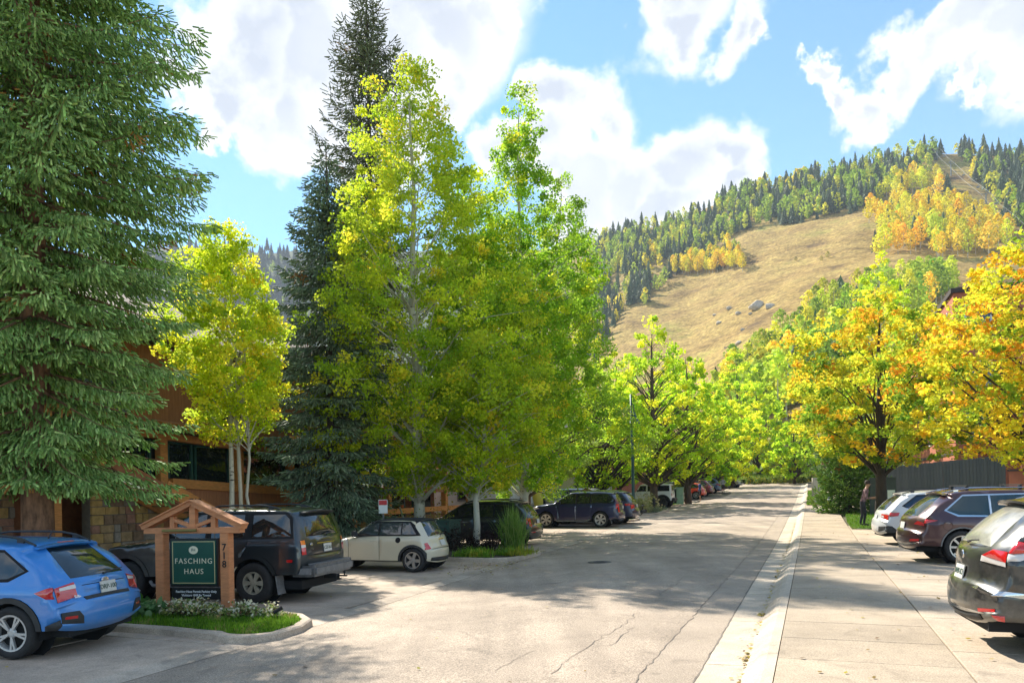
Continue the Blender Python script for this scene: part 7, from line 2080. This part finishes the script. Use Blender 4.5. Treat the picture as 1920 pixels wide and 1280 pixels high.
# fallen leaves
def fallen():
    r = np.random.default_rng(9); pts = []
    def add(u0, u1, v0, v1, n):
        for _ in range(n): pts.append((r.uniform(u0, u1), r.uniform(v0, v1)))
    for _ in range(420):
        t = r.random(); v_ = 17.5 + 7.5 * t; pts.append((u_left(v_) - .3 + r.normal(0, .5) * (1.2 - t), v_))
    add(-10.5, -7.6, 18.6, 20.7, 220); add(-15, -8, 4, 30, 160); add(-7, 1.2, 6, 34, 90); add(1.5, 6, 8, 34, 320); add(1.4, 7, 33, 46, 160); add(-.3, 1.4, 6, 40, 70); add(-13, -8.2, 9.2, 10.9, 40)
    for _ in range(420): pts.append((-.72 + r.normal(0, .035), r.uniform(7, 40)))
    for u_, v_ in ((-.74, 9.3), (-.74, 12.6), (-.72, 19)):
        for _ in range(26): pts.append((u_ + r.normal(0, .04), v_ + r.normal(0, .09)))
    pts_ = np.array(pts)
    Z = np.array([max(gz(a, b_), 0) if a > -.5 else (road_z(a, b_) if u_left(b_) < a < -1.17 else (-.155 + rise(b_) if a > -1.17 else gz(a, b_))) for a, b_ in pts]) + .014
    C = np.stack([pts_[:, 0] * CT + pts_[:, 1] * ST, -pts_[:, 0] * ST + pts_[:, 1] * CT, Z], -1)
    V, Fc = leaf_quads(C, np.full(len(C), .055), r, 6.0)
    col = mix_cols(r, len(C), [(.42, .33, .05), (.30, .2, .06), (.16, .09, .04), (.45, .38, .10)], [.35, .25, .2, .2])
    tag(obj('fallen_leaves', mesh_np('fallen_leaves', V, Fc, col=np.repeat(col, 4, 0)), L_SHRUB), 'yellow and brown leaves fallen along the gutters', 'leaves', kind='stuff')
fallen()

# ================================================================== PEOPLE
def person(name, label, loc, yaw, joints, mats_fn, height, hair=(.03, .02, .015), bald=False):
    """one skinned body; joints: name -> (x, y, z, radius, parent); metres for a 1.75 m figure"""
    names = list(joints); V = [joints[n][:3] for n in names]; E_ = [(names.index(joints[n][4]), i) for i, n in enumerate(names) if joints[n][4]]
    me = bpy.data.meshes.new('body'); me.from_pydata(V, E_, [])
    o = bpy.data.objects.new('body_tmp', me); COL.objects.link(o)
    sk = o.modifiers.new('s', 'SKIN'); sk.use_smooth_shade = True
    sl = me.skin_vertices[0].data
    for i, n in enumerate(names):
        q = joints[n][3]; sl[i].radius = q if isinstance(q, tuple) else (q, q)
        sl[i].use_root = (i == 0)
    o.modifiers.new('d', 'SUBSURF').levels = 2; o.modifiers['d'].render_levels = 2
    dg = bpy.context.evaluated_depsgraph_get()
    body = bpy.data.meshes.new_from_object(o.evaluated_get(dg))
    bpy.data.objects.remove(o)
    root = empty(name, loc, yaw); k = height / 1.75; root.scale = (k, k, k); tag(root, label, 'person')
    ml, fn = mats_fn
    body.materials.clear()
    for m in ml: body.materials.append(m)
    for p_ in body.polygons: p_.material_index = fn(p_.center); p_.use_smooth = True
    obj('body', body, None, root)
    hx, hy, hz = joints['head'][:3]
    mb = MB(); mb.lathe([(.105, -.03), (.112, .02), (.10, .08), (.06, .125), (0, .135)], 14, c=(hx - .018, hy, hz + .02)); mb.build('hair', mat('hair_%d' % int(hair[0] * 1000), hair, .8, var=.3), root, smooth=True)
    for sg in (-1, 1):
        mb = MB(); mb.lathe([(0, .02), (.012, .012), (.014, 0), (.012, -.012), (0, -.02)], 8, c=(hx - .0, hy + sg * .088, hz - .005)); mb.build('ear', MATS['skin'], root)
        mb = MB(); mb.lathe([(0, .008), (.008, .004), (.009, 0), (0, -.008)], 8, c=(hx + .088, hy + sg * .035, hz + .01)); mb.build('eye', M_SEAM, root)
    mb = MB(); mb.add([(hx + .085, hy - .014, hz - .03), (hx + .085, hy + .014, hz - .03), (hx + .112, hy, hz - .026), (hx + .088, hy, hz + .015)], [(0, 1, 2), (0, 2, 3), (1, 3, 2), (0, 3, 1)]); mb.build('nose', MATS['skin'], root)
    mb = MB(); mb.box((hx + .086, hy, hz - .055), (.01, .045, .010)); mb.build('mouth', mat('lips', (.3, .12, .1), .6), root)
    return root
mat('skin', (.42, .23, .15), .55)
def plaid_mat():
    m = bpy.data.materials.new('plaid_shirt'); m.use_nodes = True; MATS['plaid'] = m
    nt = m.node_tree; N, L = nt.nodes.new, nt.links.new; b = nt.nodes['Principled BSDF']
    tc = N('ShaderNodeTexCoord'); outs = []
    for ax, sc in (('Z', 7.0), ('Y', 7.0)):
        w = N('ShaderNodeTexWave'); w.wave_type = 'BANDS'; w.bands_direction = ax; w.inputs['Scale'].default_value = sc; L(tc.outputs['Object'], w.inputs['Vector']); outs.append(w.outputs['Fac'])
    ad = N('ShaderNodeMath'); ad.operation = 'ADD'; L(outs[0], ad.inputs[0]); L(outs[1], ad.inputs[1])
    cr = N('ShaderNodeValToRGB'); e = cr.color_ramp.elements; e[0].position = .25; e[0].color = (.36, .22, .22, 1); e[1].position = .85; e[1].color = (.05, .035, .06, 1); q = e.new(.5); q.color = (.17, .09, .10, 1)
    mr = N('ShaderNodeMath'); mr.operation = 'MULTIPLY'; mr.inputs[1].default_value = .5; L(ad.outputs[0], mr.inputs[0]); L(mr.outputs[0], cr.inputs[0]); L(cr.outputs[0], b.inputs['Base Color']); b.inputs['Roughness'].default_value = .85
    return m
def pose(lean=0.0, hands=((.30, -.16, .98), (.32, .16, 1.0)), step=.0, elbows=((.02, -.28, 1.10), (.04, .28, 1.12))):
    s = lean
    J = {'pelvis': (0, 0, .93, (.15, .115), None), 'belly': (.25 * s, 0, 1.06, (.135, .105), 'pelvis'), 'chest': (.62 * s, 0, 1.27, (.165, .115), 'belly'), 'collar': (.86 * s, 0, 1.42, (.12, .08), 'chest'), 'neck': (1.0 * s, 0, 1.50, .052, 'collar'), 'jaw': (1.12 * s + .015, 0, 1.57, (.062, .07), 'neck'), 'head': (1.2 * s + .01, 0, 1.645, (.078, .092), 'jaw'), 'crown': (1.24 * s, 0, 1.71, (.055, .065), 'head')}
    for sd, sg, h, e in (('r', -1, hands[0], elbows[0]), ('l', 1, hands[1], elbows[1])):
        J['hip' + sd] = (-.01, sg * .09, .88, .098, 'pelvis'); J['thigh' + sd] = (.02 + sg * step * .4, sg * .095, .66, .082, 'hip' + sd); J['knee' + sd] = (.03 + sg * step * .8, sg * .10, .48, .060, 'thigh' + sd)
        J['calf' + sd] = (.0 + sg * step, sg * .10, .30, .056, 'knee' + sd); J['ankle' + sd] = (-.03 + sg * step, sg * .105, .085, .042, 'calf' + sd); J['ball' + sd] = (.08 + sg * step, sg * .115, .045, (.045, .038), 'ankle' + sd); J['toe' + sd] = (.16 + sg * step, sg * .12, .035, (.035, .03), 'ball' + sd)
        J['sh' + sd] = (.84 * s, sg * .185, 1.385, .062, 'collar'); J['up' + sd] = tuple(np.array([.84 * s, sg * .185, 1.385]) * .5 + np.array(e) * .5) + (.050, 'sh' + sd); J['el' + sd] = tuple(e) + (.042, 'up' + sd)
        J['wr' + sd] = tuple(np.array(e) * .15 + np.array(h) * .85) + (.030, 'el' + sd); J['palm' + sd] = tuple(h) + ((.036, .022), 'wr' + sd)
        dv = np.array(h) - np.array(e); dv = dv / np.linalg.norm(dv)
        for k in range(4):
            b0 = np.array(h) + dv * .045 + np.array([0, sg * (.03 - .02 * k), .0]); J['f%d%s' % (k, sd)] = tuple(b0) + (.0095, 'palm' + sd); J['g%d%s' % (k, sd)] = tuple(b0 + dv * (.045 - .006 * abs(k - 1)) + np.array([0, 0, -.02])) + (.0085, 'f%d%s' % (k, sd))
        J['t0' + sd] = tuple(np.array(h) + np.array([.01, -sg * .035, .015])) + (.011, 'palm' + sd); J['t1' + sd] = tuple(np.array(h) + dv * .04 + np.array([.015, -sg * .055, .02])) + (.0095, 't0' + sd)
    return J
M_JEANS = mat('dark_trousers', (.022, .022, .028), .85, var=.25); M_SHOE = mat('brown_shoe', (.07, .05, .035), .7); M_BLUESHIRT = mat('blue_shirt', (.02, .055, .26), .8, var=.15); M_BLKSHORT = mat('black_shorts', (.012, .012, .014), .85); M_GREYTOP = mat('grey_top', (.35, .34, .36), .85)
def fn_long(c): return 3 if c.z < .07 else (2 if c.z < .96 else (1 if (c.z < 1.47 and not (abs(c.y) < .30 and c.x > .30 and c.z < 1.2)) else 0))
person('person', 'man in plaid shirt and dark trousers bending beside the white estate car', gpos(1.95, 34.6, .03), YAW_RIGHT - .15, pose(.16, hands=((.42, -.10, 1.12), (.40, .12, 1.08)), elbows=((.16, -.26, 1.08), (.14, .27, 1.06)), step=.05), ([MATS['skin'], plaid_mat(), M_JEANS, M_SHOE], fn_long), 1.82)
def fn_short(c): return 3 if c.z < .07 else (0 if c.z < .50 else (2 if c.z < .97 else (1 if (c.z < 1.47 and c.z > .97 and abs(c.y) < .27) else 0)))
pb = person('person', 'person seen from behind in a blue numbered shirt and black shorts', gpos(-8.75, 66.6, .05), YAW_LEFT + .5, pose(.02, hands=((.10, -.24, .86), (.10, .24, .86)), elbows=((-.03, -.27, 1.12), (-.03, .27, 1.12)), step=.04), ([MATS['skin'], M_BLUESHIRT, M_BLKSHORT, M_SHOE], fn_short), 1.75, hair=(.12, .07, .03))
t = text_obj('12', .24, M_WHITEINK, pb, (-.135, 0, 1.24), (rad(90), 0, rad(-90)), name='shirt_number', bold=.004)
person('person', 'person in a grey top standing behind the slate blue crossover', gpos(-8.5, 82.4, .05), YAW_LEFT + 1.4, pose(.05, step=.03), ([MATS['skin'], M_GREYTOP, M_JEANS, M_SHOE], fn_long), 1.72, hair=(.15, .09, .04))
print('done', round(time.time() - T0, 1))

# ================================================================== HAZE
def haze():
    mb = MB(); mb.box((150, 850, 345), (3900, 1960, 760))
    o = mb.build('haze', None); tag(o, 'thin blue mountain haze filling the valley', 'haze', kind='stuff')
    m = bpy.data.materials.new('haze_air'); m.use_nodes = True; nt = m.node_tree
    nt.nodes.remove(nt.nodes['Principled BSDF'])
    v_ = nt.nodes.new('ShaderNodeVolumePrincipled'); v_.inputs['Color'].default_value = (.80, .88, 1, 1); v_.inputs['Density'].default_value = HAZE; v_.inputs['Anisotropy'].default_value = 0
    nt.links.new(v_.outputs[0], nt.nodes['Material Output'].inputs['Volume'])
    o.data.materials.clear(); o.data.materials.append(m)
HAZE = 0.00017
if HAZE > 0: haze()
_t = sum(len(p_.vertices) - 2 for m_ in bpy.data.meshes if m_.users for p_ in m_.polygons) if False else 0
